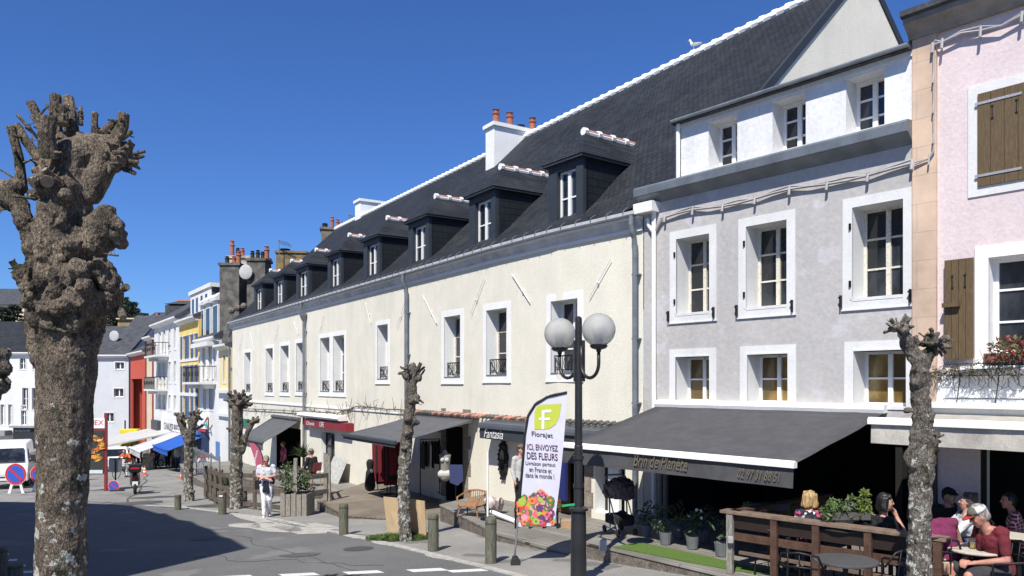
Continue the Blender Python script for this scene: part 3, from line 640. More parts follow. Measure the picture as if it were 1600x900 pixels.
def shutter(F, a0, a1, d, z0, z1, par, hinge_left=True, flip=False):
    s = MB(); n_ = 4
    for q in range(n_): w_ = (a1-a0)/n_; s.fbox(F, a0+w_*q+.003, a0+w_*(q+1)-.003, d, d+.035, z0, z1)
    s.cur = 1; s.fbox(F, a0+.004, a1-.004, d-.01, d+.018, z0+.002, z1-.002)
    for x in ((a0+a1)/2-(a1-a0)*.22, (a0+a1)/2+(a1-a0)*.22):
        zt = z1-(z1-z0)*.18; s.fbox(F, x-.006, x+.006, d+.03, d+.037, zt-.14, zt); s.fbox(F, x-.016, x+.016, d+.03, d+.038, zt-.17, zt-.14); s.fbox(F, x-.016, x+.016, d+.03, d+.038, zt, zt+.03)
    o = s.build('shutter', [SHB, IRON], par, world=True)
    for z in (z0+(z1-z0)*.1, z1-(z1-z0)*.12):
        h = MB(); h.fbox(F, a0-.03, a1-.12, d+.035, d+.045, z, z+.035)
        if not flip: h.build('strap_hinge', mat('galvanised', (.45, .45, .45), rough=.45, metal=.4), o, world=True)
    return o
a, b = w1[0], w1[1]; m = MB(); m.fbox(FG, a, b, -.03, .0, w1[2], w1[3]); band(m, FG, a, b, w1[2], w1[3], .13, .02); wo = m.build('window_surround', PLWG, pk, world=True)
shutter(FG, a, (a+b)/2-.01, .01, w1[2], w1[3], wo); shutter(FG, (a+b)/2+.01, b, .01, w1[2], w1[3], wo)
m = MB(); a, b = w2[0], w2[1]; band(m, FG, a, b, w2[2], w2[3], .17, .02); m.fbox(FG, a-.3, b+.3, 0, .2, w2[2]-.24, w2[2]-.17); wo = m.build('window', PLW, pk, world=True)
casement(FG, a, b, -.2, w2[2], w2[3], wo, FRW, GLS, rows=3, fw=.06)
sh = shutter(FG, tG(1479), tG(1524), .05, .36, 1.78, pk, flip=True)
hk = MB(); hk.fbox(FG, tG(1465, .3), tG(1500, .1), .09, .16, 1.10, 1.16); hk.build('shutter_bar', SHB, sh, world=True)
m = MB(); m.fbox(FG, T2, T3, .0, .25, -.34, -.26); m.fbox(FG, T2, T3, .0, .03, -.26, .20); m.build('ledge', PLW, pk, world=True)
m = MB()
for i in range(26):
    x = T2+.35+i*.12; zc = -.02
    if i % 4 == 0: m.tube([FG(x, .25, -.26), FG(x+.05, .27, .1), FG(x, .25, .25)], .006, 4)
    m.tube([FG(x+math.cos(q*.9)*(.13-.011*q), .26, zc+.05+math.sin(q*.9)*(.15-.012*q)*(1 if i % 2 else -1)) for q in range(9)], .0035, 4)
for z in (-.2, .12, .28): m.tube([FG(T2+.2, .26, z), FG(T3, .26, z)], .006, 5)
m.build('scrolled_railing', IRON, pk, world=True)
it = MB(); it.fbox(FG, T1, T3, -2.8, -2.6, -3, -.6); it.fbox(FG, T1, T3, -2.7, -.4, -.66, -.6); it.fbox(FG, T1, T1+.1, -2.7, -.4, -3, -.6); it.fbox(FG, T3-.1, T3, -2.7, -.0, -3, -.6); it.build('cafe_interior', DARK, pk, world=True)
it = MB(); it.fbox(FG, T1+.2, tG(1520, -.2), -.25, -.15, -3, -.62); it.build('cafe_panel', mat('cafe_grey_panel', (.13, .12, .10), rough=.8), pk, world=True)
it = MB(); it.fbox(FG, tG(1520, -.2), tG(1540, -.2), -.25, -.05, -3, -.62); it.build('door_post', mat('dark_green_post', (.03, .04, .03), rough=.6), pk, world=True)
cable(pk, FG, [(T2-.03, .1, 4.92), (T2, .09, 4.94)]+[(T2+.1+i*.25, .09, 4.94+.04*math.sin(i*1.7)) for i in range(12)], .018)
cable(pk, FG, [(T2-.02, .09, 4.92-i*.22) for i in range(8)]+[(T2-.08, .09, 3.3), (T1+.05, .1, 3.25)], .012)
# window box
fb = thing('window_box', 'terracotta window box of dark red succulents below the pink house window', 'planter', FG(tG(1545), .12, .27))
wbx = MB(); wbx.fbox(FG, tG(1545), tG(1545)+.95, .03, .2, .27, .42); wbx.build('trough', mat('dull_terracotta', (.22, .09, .06), (.14, .06, .045), scale=9), fb, world=True)
def leaves(mb, c, rad, n_, size, sh=None, up=.3, nm=1):
    c = V(c)
    for i in range(n_):
        while True:
            q = V((random.uniform(-1, 1), random.uniform(-1, 1), random.uniform(-1, 1)))
            if q.length < 1: break
        p = c+V((q.x*rad[0], q.y*rad[1], q.z*rad[2])); s = size*random.uniform(.6, 1.3)
        a = V((random.gauss(0, 1), random.gauss(0, 1), random.gauss(0, 1)+up)).normalized(); b = a.orthogonal().normalized(); b = Matrix.Rotation(random.uniform(0, 6.28), 3, a) @ b; k = a.cross(b)
        mb.cur = random.randrange(nm)
        mb.poly([p-a*s, p+b*s*.38, p+a*s, p-b*s*.38+k*s*.1])
LR1 = mat('dark_red_leaf', (.20, .035, .035), rough=.6); LR2 = mat('green_leaf', (.09, .14, .04), rough=.6); LR3 = mat('dark_green_leaf', (.045, .075, .025), rough=.6); LR4 = mat('yellow_green_leaf', (.16, .21, .045), rough=.6); LR5 = mat('grey_green_leaf', (.13, .16, .10), rough=.6)
lf = MB(); leaves(lf, FG(tG(1545)+.45, .15, .50), (.46, .3, .16), 800, .035, nm=3); lf.build('foliage', [LR1, LR1, LR2], fb, world=True)
def twigs(name, label, cat, F, pts, n_, m, ln=.4, r=.006, leafm=None):
    t = thing(name, label, cat, F(*pts[0])); s = MB(); P_ = []
    for i in range(len(pts)-1):
        for k in range(8): f = k/8; P_.append(F(pts[i][0]*(1-f)+pts[i+1][0]*f, pts[i][1], pts[i][2]*(1-f)+pts[i+1][2]*f)+V((0, 0, .03*noise.noise(V((i*3+f*4, 1, 0))))))
    s.tube(P_, r*2.2, 5)
    for i in range(n_):
        p = random.choice(P_); d = V((random.gauss(0, 1), -abs(random.gauss(0, .3)), random.gauss(-.2, .7))).normalized(); q = p+d*ln*random.uniform(.3, 1)*.5; e = q+(d+V((random.gauss(0, .5), 0, random.gauss(0, .6)))).normalized()*ln*.4
        s.tube([p, q, e], [r*1.3, r, r*.5], 4)
    s.build('stems', m, t, world=True)
    if leafm:
        l = MB()
        for i in range(n_): p = random.choice(P_); leaves(l, p, (.12, .06, .12), 3, .03)
        l.build('foliage', leafm, t, world=True)
    return t
TWG = mat('bare_twig', (.16, .13, .10), (.08, .065, .05), rough=.9)
twigs('climbing_vine', 'bare climbing vine trained along the cream wall above the red sign', 'vine', FC, [(sC(640), .06, -.83), (sC(560), .06, -.80), (sC(530), .06, -1.1), (sC(480), .08, -1.15), (sC(365), .08, -1.35)], 190, TWG, .6, .009, None)
twigs('climbing_vine', 'bare twiggy creeper over the balcony rail of the pink house', 'vine', FG, [(T2-.1, .1, .15), (T2+.5, .2, .2), (T2+1.2, .25, .22)], 120, TWG, .35, .004, LR3)
# ------------------------------------------------------------------ awnings
def awning(name, label, F, a0, a1, zw, D, zf, vh, mf, mbar, txt=None, group=None, n=10, box=True, sag=.03, wavy=.0, barw=.07):
    t = thing(name, label, 'awning', F((a0+a1)/2, 0, zw)); s = MB(); R_ = 6
    vs = []; k = n+1
    for j in range(R_+1):
        f = j/R_
        for i in range(k): vs.append(F(a0+(a1-a0)*i/n, D*f, zw+(zf-zw)*f-sag*math.sin(f*math.pi)+.006*math.sin(i*2.2+j)+.022*noise.noise(V((i*.7, j*.55, a0)))*math.sin(f*math.pi)))
    fs = []
    for j in range(R_):
        for i in range(n): fs.append((j*k+i, j*k+i+1, (j+1)*k+i+1, (j+1)*k+i))
    s.add(vs, fs); o = s.build('fabric', mf, t, smooth=True, world=True); sd = o.modifiers.new('t', 'SOLIDIFY'); sd.thickness = .008
    s = MB(); s.strip(F, a0-.03, a1+.03, [(D-barw/2, zf-barw*.6), (D+barw*.7, zf-barw*.6), (D+barw*.7, zf+barw*.3), (D+.01, zf+barw*.75), (D-barw/2, zf+barw*.5)], 1); s.build('front_bar', mbar, t, world=True)
    if vh:
        s = MB(); vs = []
        for i in range(3*n+1):
            a = a0+(a1-a0)*i/(3*n); dd = D+.01+wavy*math.sin(i*.9)
            vs += [F(a, D+.0, zf-.02), F(a, dd, zf-.04-vh)]
        s.add(vs, [(2*i, 2*i+2, 2*i+3, 2*i+1) for i in range(3*n)]); o = s.build('valance', mf, t, smooth=False, world=True); sd = o.modifiers.new('t', 'SOLIDIFY'); sd.thickness = .006
        if txt:
            for (body, a, z, wd, hg, mm) in txt: text(body, 'valance_lettering', mm, o, F(a, D+.032, z), (F(a+.5, 0, 0)-F(a, 0, 0)) if F is FG else (F(a-.5, 0, 0)-F(a, 0, 0)), (0, 0, 1), wd, hg, shear=.4)
    if box:
        s = MB(); s.strip(F, a0-.02, a1+.02, [(0, zw-.02), (.13, zw-.03), (.15, zw+.03), (.13, zw+.10), (0, zw+.11)], 1); s.build('cassette', mbar if box == 1 else box, t, world=True)
    for a in (a0+.25, a1-.25):
        s = MB(); sg_ = 1 if a < (a0+a1)/2 else -1
        s.tube([F(a, .08, zw-.1), F(a+sg_*.5, D*.5, (zw+zf)/2-.13), F(a, D-.05, zf-.03)], .022, 6); s.build('folding_arm', FRW, t, world=True)
    return t
GOLD = plain('gold_lettering', (.155, .13, .08), rough=.6)
awning('awning', 'large charcoal awning with gold script valance over the flower shop of the grey house', FG, .42, 4.83, -.42, 2.68, -1.06, .27, AWN, PLW,
       [('Brin de Planète', 2.1, -1.29, 1.05, .2, GOLD), ('02 97 31 88 51', 4.0, -1.30, .66, .13, GOLD)], wavy=.012)
WAW = mat('dirty_white_fabric', (.50, .47, .41), (.33, .31, .28), scale=3, rough=.9, bump=.1, fine=.08)
awning('awning', 'dirty white awning over the terrace of the pink house', FG, 5.32, 12.5, -.42, 1.55, -.50, .26, WAW, PLW, wavy=.015)
awning('awning', 'big grey awning sloping over the clothes shop, left of the script fascia', FC, sC(748), sC(655, 0), -.90, 2.4, -1.45, .08, AWN2, DGREY2, box=DGREY)
awning('awning', 'small grey awning above the cafe corner, farthest one on the cream building', FC, sC(470), sC(428), -1.55, 1.6, -2.45, .30, AWN2, AWN2, n=6)

# ------------------------------------------------------------------ pollarded trees
BARK = mat('plane_bark', (.20, .155, .115), (.065, .048, .036), scale=5, bump=.9, bscale=26, rough=.95, fine=.3, contrast=(.3, .62), stretch=(1.3, 1.3, .7), c3=(.05, .048, .025), c3t=.60, c3s=3.5)
def barkmat(name, c1, c2, lich, th, zl0, zl1, lich_scale=9):
    m = mat(name, c1, c2, scale=5, bump=.9, bscale=30, rough=.95, fine=.32, contrast=(.3, .62), stretch=(1.3, 1.3, .7), c3=(.045, .045, .024), c3t=.60, c3s=4)
    n = m.node_tree; L = n.links.new; b = n.nodes['Principled BSDF']; src = b.inputs['Base Color'].links[0].from_socket
    tc = n.nodes.new('ShaderNodeTexCoord'); nz = n.nodes.new('ShaderNodeTexNoise'); nz.inputs['Scale'].default_value = lich_scale; nz.inputs['Detail'].default_value = 6; nz.inputs['Roughness'].default_value = .62; L(tc.outputs['Object'], nz.inputs['Vector'])
    sp = n.nodes.new('ShaderNodeSeparateXYZ'); L(tc.outputs['Object'], sp.inputs[0])
    mr = n.nodes.new('ShaderNodeMapRange'); mr.inputs['From Min'].default_value = zl0; mr.inputs['From Max'].default_value = zl1; mr.inputs['To Min'].default_value = .09; mr.inputs['To Max'].default_value = -.08; L(sp.outputs[2], mr.inputs[0])
    ad = n.nodes.new('ShaderNodeMath'); ad.operation = 'ADD'; L(nz.outputs[0], ad.inputs[0]); L(mr.outputs[0], ad.inputs[1])
    rp = n.nodes.new('ShaderNodeValToRGB'); rp.color_ramp.elements[0].position = th; rp.color_ramp.elements[1].position = th+.025; L(ad.outputs[0], rp.inputs[0])
    mx = n.nodes.new('ShaderNodeMix'); mx.data_type = 'RGBA'; L(rp.outputs[0], mx.inputs[0]); L(src, mx.inputs[6]); mx.inputs[7].default_value = (*lich, 1); L(mx.outputs[2], b.inputs['Base Color'])
    vo = n.nodes.new('ShaderNodeTexVoronoi'); vo.inputs['Scale'].default_value = 22; vo.feature = 'DISTANCE_TO_EDGE'; mp = n.nodes.new('ShaderNodeMapping'); mp.inputs['Scale'].default_value = (1.4, 1.4, .6); L(tc.outputs['Object'], mp.inputs[0])
    nn = n.nodes.new('ShaderNodeTexNoise'); nn.inputs['Scale'].default_value = 14; L(mp.outputs[0], nn.inputs['Vector']); va = n.nodes.new('ShaderNodeVectorMath'); va.operation = 'ADD'; vs_ = n.nodes.new('ShaderNodeVectorMath'); vs_.operation = 'SCALE'; vs_.inputs['Scale'].default_value = .12; L(nn.outputs['Color'], vs_.inputs[0]); L(mp.outputs[0], va.inputs[0]); L(vs_.outputs[0], va.inputs[1]); L(va.outputs[0], vo.inputs['Vector'])
    cr = n.nodes.new('ShaderNodeValToRGB'); cr.color_ramp.elements[0].position = .0; cr.color_ramp.elements[1].position = .12; L(vo.outputs['Distance'], cr.inputs[0])
    b2 = n.nodes.new('ShaderNodeBump'); b2.inputs['Strength'].default_value = .7; b2.inputs['Distance'].default_value = .02; L(cr.outputs[0], b2.inputs['Height']); old = b.inputs['Normal'].links[0].from_socket; L(old, b2.inputs['Normal']); L(b2.outputs[0], b.inputs['Normal'])
    return m
BARKB = barkmat('old_bark', (.20, .158, .115), (.05, .04, .03), (.44, .44, .38), .60, .6, 3.6)
BARKS = barkmat('grey_bark', (.19, .165, .135), (.08, .068, .055), (.42, .42, .38), .61, .5, 4.0, 13)
CUT = mat('sawn_wood', (.30, .24, .17), (.17, .135, .10), scale=14, bump=.3)
def lumpy(amp, fr, seed):
    def f(co, nn):
        q = V((co.x*fr, co.y*fr, co.z*fr*.8))+V((seed, 0, 0)); r = 1-abs(noise.noise(q)*2)
        return amp*(noise.noise(q*.8)+.9*(r-.74))+amp*.38*noise.noise(q*3.1)+amp*.22*noise.noise(q*7)+amp*.16*noise.noise(q*15)
    return f
def pollard(label, Y, segs, knobs, stubs, m, voxel, amp, fr, seed, base_uv=None, extra=None, shr=1., heads=None, zone=None):
    """segs: [(u, v, r_px, dy)...] chains; knobs (u, v, r_px, dy); stubs (u0, v0, u1, v1, r_px, dy0, dy1)"""
    k = Y/1200; b = P(segs[0][0][0], segs[0][0][1], Y); base = V((b.x, Y, g(b.x, Y)))
    t = thing('pollarded_tree', label, 'tree', base, 0, 'pollarded trees along the street')
    def L(u, v, dy): q = P(u, v, Y); return V((q.x, Y+dy, q.z))-base
    mb = MB()
    for ch in segs:
        pts = [L(u, v, dy) for u, v, r, dy in ch]; rr = [r*k*shr for u, v, r, dy in ch]
        if ch is segs[0]: pts.insert(0, V((pts[0].x, pts[0].y, -.15))); rr.insert(0, rr[0]*1.12)
        for i in range(len(pts)-1): mb.cap2(pts[i], pts[i+1], rr[i], rr[i+1], 16)
    for (hu, hv, hr, hn) in (heads or []):
        for q in range(hn):
            a_ = hashed(q, hu)*6.283; e_ = hashed(q, hv)*1.5-.35; dd = V((math.cos(a_)*math.cos(e_), math.sin(a_)*math.cos(e_), math.sin(e_))); c_ = L(hu, hv, 0); l_ = hr*(.9+.75*hashed(q, 3.3)); mb.cap2(c_+dd*hr*k*.4, c_+dd*l_*k, hr*k*.26, hr*k*(.10+.10*hashed(q, 7)), 7)
    for u, v, r, dy in knobs: mb.sphere(L(u, v, dy), r*k*shr*(.86 if shr < 1 else 1), 12, 8, (1, 1, .85+.3*hashed(u)))
    f0 = lumpy(amp, fr, seed); ff = f0 if not zone else (lambda co, nn: f0(co, nn)*(.30+.8*max(0, 1-max(0, zone[0]-co.z)/.35-max(0, co.z-zone[1])/.4)))
    remesh(mb, 'trunk', m, t, voxel, 2, ff)
    for i, (u0, v0, u1, v1, r, d0, d1) in enumerate(stubs):
        s = MB(); a = L(u0, v0, d0); e = L(u1, v1, d1); mid = a.lerp(e, .55)+V((r*k*.4*math.sin(i*2.), r*k*.4*math.cos(i*3.), 0))
        s.tube([a, mid, e-(e-a).normalized()*r*k*.25, e], [r*k*1.25, r*k*1.0, r*k*.97, r*k*.9], 10, cap=True)
        n_ = len(s.f); s.m[-1] = 1; s.m[-2] = 1; dv = e-a
        for w1 in range(3):
            p_ = a.lerp(e, .15+.25*w1); d_ = V((hashed(i, w1)-.5, hashed(i, w1+4)-.5, hashed(i, w1+9)-.2)).normalized()*(dv.length*.3+r*k*.8); s.tube([p_, p_+d_], [r*k*.4, r*k*.16], 5)
        s.build('stub', [m, CUT], t, smooth=False)
    return t, base
stubs = [(85, 215, 82, 146, 9, .0, .05), (108, 205, 97, 146, 9, .05, .1), (108, 200, 110, 170, 7, -.1, -.1), (100, 260, 106, 198, 12, -.25, -.3), (86, 235, 62, 168, 7, -.1, -.15), (80, 232, 47, 190, 2.5, -.1, -.2), (84, 228, 38, 176, 2, .0, .1), (90, 205, 63, 157, 2.2, .1, .1),
         (140, 205, 135, 168, 5, .1, .15), (147, 205, 158, 180, 7, .15, .25), (178, 215, 190, 174, 9, .05, .05), (170, 210, 182, 190, 4, .2, .3), (190, 232, 199, 214, 6, -.1, -.1), (195, 240, 214, 238, 3, -.1, -.2), (192, 250, 216, 254, 3.5, .0, .0), (190, 246, 211, 247, 3, -.15, -.2), (190, 262, 211, 271, 3.5, .05, .0), (185, 262, 204, 266, 2, -.15, -.25), (190, 240, 216, 229, 2.5, .1, .15), (178, 262, 183, 276, 2.5, -.1, -.15), (110, 175, 104, 153, 2.5, .2, .25), (118, 190, 115, 168, 3, .1, .1), (150, 200, 146, 178, 2, .0, .0),
         (35, 300, 22, 200, 7, .0, -.05), (60, 250, 26, 195, 7, .05, .0), (72, 315, 66, 312, 3, -.1, -.2), (12, 335, -4, 322, 6, -.1, -.15), (10, 338, 18, 346, 2, -.2, -.25), (0, 338, 14, 340, 1.5, -.2, -.3), (95, 285, 110, 300, 10, -.25, -.38), (100, 290, 88, 303, 9, -.3, -.4), (120, 300, 108, 282, 5, -.25, -.4),
         (185, 455, 207, 450, 6, -.05, -.1), (188, 486, 197, 497, 6, .0, -.05), (180, 402, 205, 406, 1.6, -.2, -.25), (40, 430, 33, 411, 5, -.1, -.15), (75, 318, 50, 318, 2, -.2, -.3), (100, 240, 55, 207, 2, -.1, -.15), (160, 392, 176, 398, 5, -.3, -.35), (100, 215, 88, 180, 6, .2, .3)]
pollard('thick old pollarded tree with gnarled knobs and lichen, closest to the camera at left', 7.6,
        [[(95, 1010, 47, 0), (95, 900, 41, 0), (97, 800, 40, 0), (100, 700, 43, 0), (102, 620, 46, 0), (106, 540, 50, 0), (114, 470, 56, 0), (116, 400, 52, .02), (110, 340, 36, .02), (105, 290, 34, .02)],
         [(105, 290, 36, 0), (110, 250, 37, .02), (140, 232, 30, .05), (170, 232, 26, .05)], [(140, 300, 22, .0), (165, 240, 24, .05)],
         [(78, 450, 22, -.02), (55, 370, 16, -.05), (36, 325, 17, -.05), (14, 302, 21, -.05), (-8, 292, 14, -.05)], [(80, 560, 32, 0), (58, 460, 21, -.05), (45, 430, 17, -.08)],
         [(110, 440, 50, -.05), (150, 380, 34, -.05), (170, 350, 26, -.08), (188, 352, 18, -.1)], [(115, 300, 26, -.1), (100, 330, 28, -.15), (105, 400, 38, -.15)], [(85, 290, 18, 0), (70, 262, 10, 0)]],
        [(182, 365, 24, -.05), (176, 338, 20, -.1), (190, 380, 13, -.05), (100, 300, 24, -.22), (124, 315, 15, -.25), (90, 305, 13, -.25), (70, 255, 12, 0), (62, 270, 11, -.05), (60, 245, 9, 0), (185, 235, 22, 0), (190, 250, 16, -.05), (178, 260, 15, 0), (155, 225, 22, 0), (100, 225, 22, 0), (90, 240, 18, -.05), (120, 215, 15, .05),
         (72, 418, 18, -.1), (58, 422, 15, -.1), (160, 420, 34, -.1), (178, 440, 22, -.1), (170, 470, 28, -.05), (186, 460, 16, -.05), (140, 470, 40, -.18), (110, 480, 42, -.2), (80, 470, 28, -.2), (95, 440, 30, -.25), (125, 440, 34, -.25), (150, 430, 20, -.3), (80, 500, 22, -.18), (105, 510, 24, -.22), (135, 505, 24, -.2), (75, 480, 16, -.12), (120, 400, 28, -.22), (140, 395, 20, -.28), (95, 405, 22, -.25), (10, 310, 24, -.05), (30, 295, 19, -.05), (55, 305, 14, 0), (183, 492, 10, .0), (110, 535, 12, -.25), (158, 452, 14, -.32), (118, 462, 16, -.38), (88, 452, 13, -.36), (135, 480, 13, -.36), (70, 455, 12, -.3)],
        stubs, BARKB, .0105, .042, 5.5, 3.1, shr=.90, heads=[(194, 246, 20, 30), (60, 258, 11, 8)], zone=(3.45, 4.5))
pollard('slim pollarded plane tree before the big grey awning, two boards leaning at its foot', GP(633, 845).y,
        [[(633, 845, 11.5, 0), (632, 800, 10.5, 0), (630, 740, 10, 0), (635, 690, 10, 0), (641, 640, 9.5, 0), (643, 600, 9, 0), (644, 580, 10, 0)]],
        [(652, 622, 8, -.02), (645, 625, 8, -.1), (649, 660, 9, 0), (638, 655, 8, -.1), (636, 676, 7, -.12), (632, 700, 7, -.1), (634, 588, 8, 0), (655, 590, 8, 0), (644, 575, 9, 0), (628, 725, 7, -.05)],
        [(640, 580, 633, 573, 3, 0, 0), (650, 580, 658, 567, 3, 0, -.05), (652, 584, 663, 573, 2, 0, .05), (645, 578, 645, 567, 3.5, 0, 0), (655, 588, 663, 577, 1.5, .1, .1), (636, 590, 631, 583, 3, -.05, -.05), (656, 625, 662, 630, 1.5, 0, 0)], BARKS, .017, .022, 9, 11, shr=.92, heads=[(643, 582, 12, 26), (646, 628, 9, 10), (638, 672, 8, 8)])
pollard('pollarded tree with one forked arm standing beside the fenced cafe terrace', GP(369, 795).y,
        [[(369, 795, 11, 0), (369, 740, 10.5, 0), (370, 690, 9.5, 0), (371, 640, 9.5, 0)], [(376, 705, 7, 0), (385, 680, 4.5, 0), (392, 665, 4.5, 0)]],
        [(373, 630, 9, 0), (363, 632, 8, 0), (383, 632, 8, 0), (373, 620, 7, 0), (395, 660, 6, 0), (362, 622, 5, .05), (372, 700, 11, 0), (359, 672, 4, 0)],
        [(363, 632, 357, 620, 2.5, 0, 0), (369, 625, 366, 616, 2.5, 0, 0), (377, 625, 380, 617, 2.5, 0, .05), (383, 630, 389, 625, 2, 0, 0), (386, 636, 388, 634, 2, -.1, -.1), (396, 660, 403, 655, 2, 0, 0), (395, 658, 396, 651, 2, 0, 0), (361, 672, 354, 669, 2, 0, 0)], BARKS, .02, .024, 8, 21, shr=.93, heads=[(373, 630, 14, 44), (395, 660, 8, 14)])
pollard('small pollarded tree with two stumpy arms, farthest along the pavement by the blue awning', GP(295, 783).y,
        [[(295, 783, 9, 0), (294, 750, 7.5, 0), (295, 700, 7.5, 0), (296, 680, 8, 0)], [(295, 690, 7, 0), (287, 672, 6, 0), (281, 655, 6, 0)], [(297, 690, 7, 0), (300, 670, 7, 0), (304, 655, 7, 0)]],
        [(281, 653, 7, 0), (286, 662, 6, 0), (304, 652, 8, 0), (298, 660, 7, 0), (299, 768, 7, 0), (296, 690, 7, -.1)],
        [(281, 652, 277, 645, 2.5, 0, 0), (284, 652, 286, 644, 2, 0, 0), (305, 650, 308, 643, 2.5, 0, 0), (301, 650, 298, 645, 2, 0, 0), (303, 672, 312, 665, 2, 0, .3)], BARKS, .022, .024, 8, 31, shr=.92, heads=[(282, 654, 8, 18), (304, 652, 9, 18)])
pollard('forked pollarded tree with lichen covered trunk in front of the terrace at right', 7.9,
        [[(1436, 960, 23, 0), (1437, 860, 18, 0), (1438, 780, 18, 0), (1440, 720, 20, 0), (1440, 680, 17, 0), (1440, 640, 15, 0), (1438, 600, 14, 0), (1436, 570, 15, 0)], [(1436, 570, 14, 0), (1424, 545, 11, 0), (1412, 525, 11, 0)], [(1437, 575, 14, 0), (1450, 556, 11, .02), (1462, 543, 10, .02)]],
        [(1402, 512, 9, 0), (1412, 516, 11, 0), (1396, 515, 6, 0), (1457, 536, 13, 0), (1468, 540, 10, 0), (1452, 530, 9, .04), (1472, 545, 5, 0), (1430, 596, 13, -.04), (1418, 642, 8, 0), (1450, 648, 13, 0), (1452, 690, 13, -.05), (1458, 680, 9, -.05), (1456, 700, 9, -.05), (1434, 715, 23, 0), (1446, 655, 13, -.03), (1428, 722, 15, -.03)],
        [(1404, 510, 1391, 498, 3, 0, 0), (1396, 516, 1388, 513, 2.5, 0, 0), (1410, 510, 1412, 503, 3, -.03, -.05), (1440, 540, 1433, 524, 3.5, .05, .05), (1450, 530, 1448, 521, 2.5, 0, 0), (1468, 540, 1475, 534, 2.5, 0, 0), (1470, 545, 1476, 548, 2, 0, 0), (1465, 548, 1470, 557, 2, 0, -.03), (1455, 672, 1453, 664, 1.2, 0, 0), (1458, 676, 1460, 669, 2, 0, 0), (1460, 700, 1466, 702, 1.5, 0, 0), (1460, 545, 1472, 552, 2.5, -.05, -.08)], BARKS, .010, .018, 10, 41, shr=.96, heads=[(1406, 514, 15, 26), (1460, 538, 17, 34), (1455, 688, 13, 16)])
pollard('dark knobbly pollard branch reaching in at the far left edge of the picture', 9.0,
        [[(-60, 960, 30, 0), (-60, 760, 28, 0), (-45, 640, 24, 0), (-15, 590, 20, 0)]], [(0, 600, 14, 0), (5, 575, 13, 0), (-5, 560, 16, 0), (8, 555, 8, 0), (-10, 620, 12, 0)], [(5, 560, 14, 545, 3, 0, 0), (8, 590, 16, 598, 3, 0, 0), (4, 600, 10, 612, 3, 0, 0)], BARKS, .02, .03, 8, 51)
# grass at tree foot
GRS = mat('grass_blades', (.10, .15, .035), (.05, .09, .02), scale=9, rough=.8, bump=0)
def tuft(c, rx, ry, n_, h, name='grass', m=GRS, dry=None):
    s = MB(); c = V(c)
    for i in range(n_):
        a = random.uniform(0, 6.28); r = math.sqrt(random.random()); x = c.x+math.cos(a)*r*rx; y = c.y+math.sin(a)*r*ry; z = g(x, y)
        hh = h*random.uniform(.4, 1.1)*(1.15-r*.6); l = V((random.gauss(0, .35), random.gauss(0, .35), 1))*hh; wv = V((math.cos(a*7), math.sin(a*7), 0))*.006
        b = V((x, y, z)); s.poly([b-wv, b+wv, b+l*.6+wv*.7, b+l+V((l.x, l.y, -.2*hh))*.5, b+l*.6-wv*.7])
    return tag(s.build(name, m), 'wild grass growing round the foot of the tree with boards', None, None, 'stuff')
c = GP(628, 842); tuft((c.x, c.y, 0), .75, .40, 3800, .17)
# plywood boards leaning on the tree
PLY = mat('plywood', (.56, .41, .245), (.48, .345, .20), scale=3, stretch=(3, 3, .6), bump=.08, bscale=20, rough=.75, fine=.05)
for (u0, u1, vb, vt, lb, l0, yy) in ((609, 622, 838, 777, 'bare plywood board leaning left of the slim tree trunk', -.25, 17.5), (652, 665, 845, 778, 'bare plywood board leaning right of the slim tree trunk', .2, 17.1)):
    b0 = P(u0+(0 if u0 < 620 else -8), 840, yy); b1 = P(u1+(14 if u0 < 620 else 2), 848, yy-.25)
    yt = GP(633, 845).y; yy = yt+.25
    if u0 < 620: b0 = P(607, 838, yy+.35); b1 = P(628, 846, yy); t0 = P(600, 776, yy+.30); t1 = P(630, 779, yy-.08)
    else: b0 = P(640, 838, yy+.25); b1 = P(667, 848, yy-.05); t0 = P(637, 779, yy+.15); t1 = P(664, 783, yy-.15)
    b0.z = g(b0.x, b0.y); b1.z = g(b1.x, b1.y); s = MB(); nn = (b1-b0).cross(t0-b0).normalized()*.018; s.prism([b0, b1, t1, t0], nn); tag(s.build('plywood_board', PLY), lb, 'board', 'plywood boards at the tree')

# ------------------------------------------------------------------ street lamp
LB = V((P(904, 0, 10.8).x, 10.8, 0)); LB.z = g(LB.x, LB.y)
lp = thing('street_lamp', 'black street lamp with two frosted globes on curved arms', 'lamp post', LB)
BLK = mat('black_lamp_metal', (.035, .034, .036), (.022, .022, .023), rough=.42, metal=.3, bump=.06, bscale=30, spec=.6)
H = 3.64
s = MB(); s.lathe((0, 0, 0), [(.155, 0), (.155, .03), (.115, .05), (.105, 1.0), (.10, 1.02), (.135, 1.03), (.135, 1.06), (.066, 1.09), (.060, 1.9), (.060, 1.93), (.054, 1.95), (.050, H+.05), (.045, H+.10), (.01, H+.12)], 20); s.build('post', BLK, lp, smooth=False, bevel=0)
for z in (1.75, 1.35): s = MB(); s.lathe((0, 0, 0), [(.077, z), (.077, z+.05)], 16); s.build('collar', BLK, lp)
s = MB()
for sx in (-1, 1): s.fbox(lambda a, d, z: V((a, d, z)), sx*.06-.012+.0, sx*.06+.03 if sx > 0 else sx*.06+.012, -.03, .03, H-.8, H-.22)
s.build('collar', BLK, lp)
da = V((.42, -.87, 0)).normalized(); da = V((.52, -.854, 0))
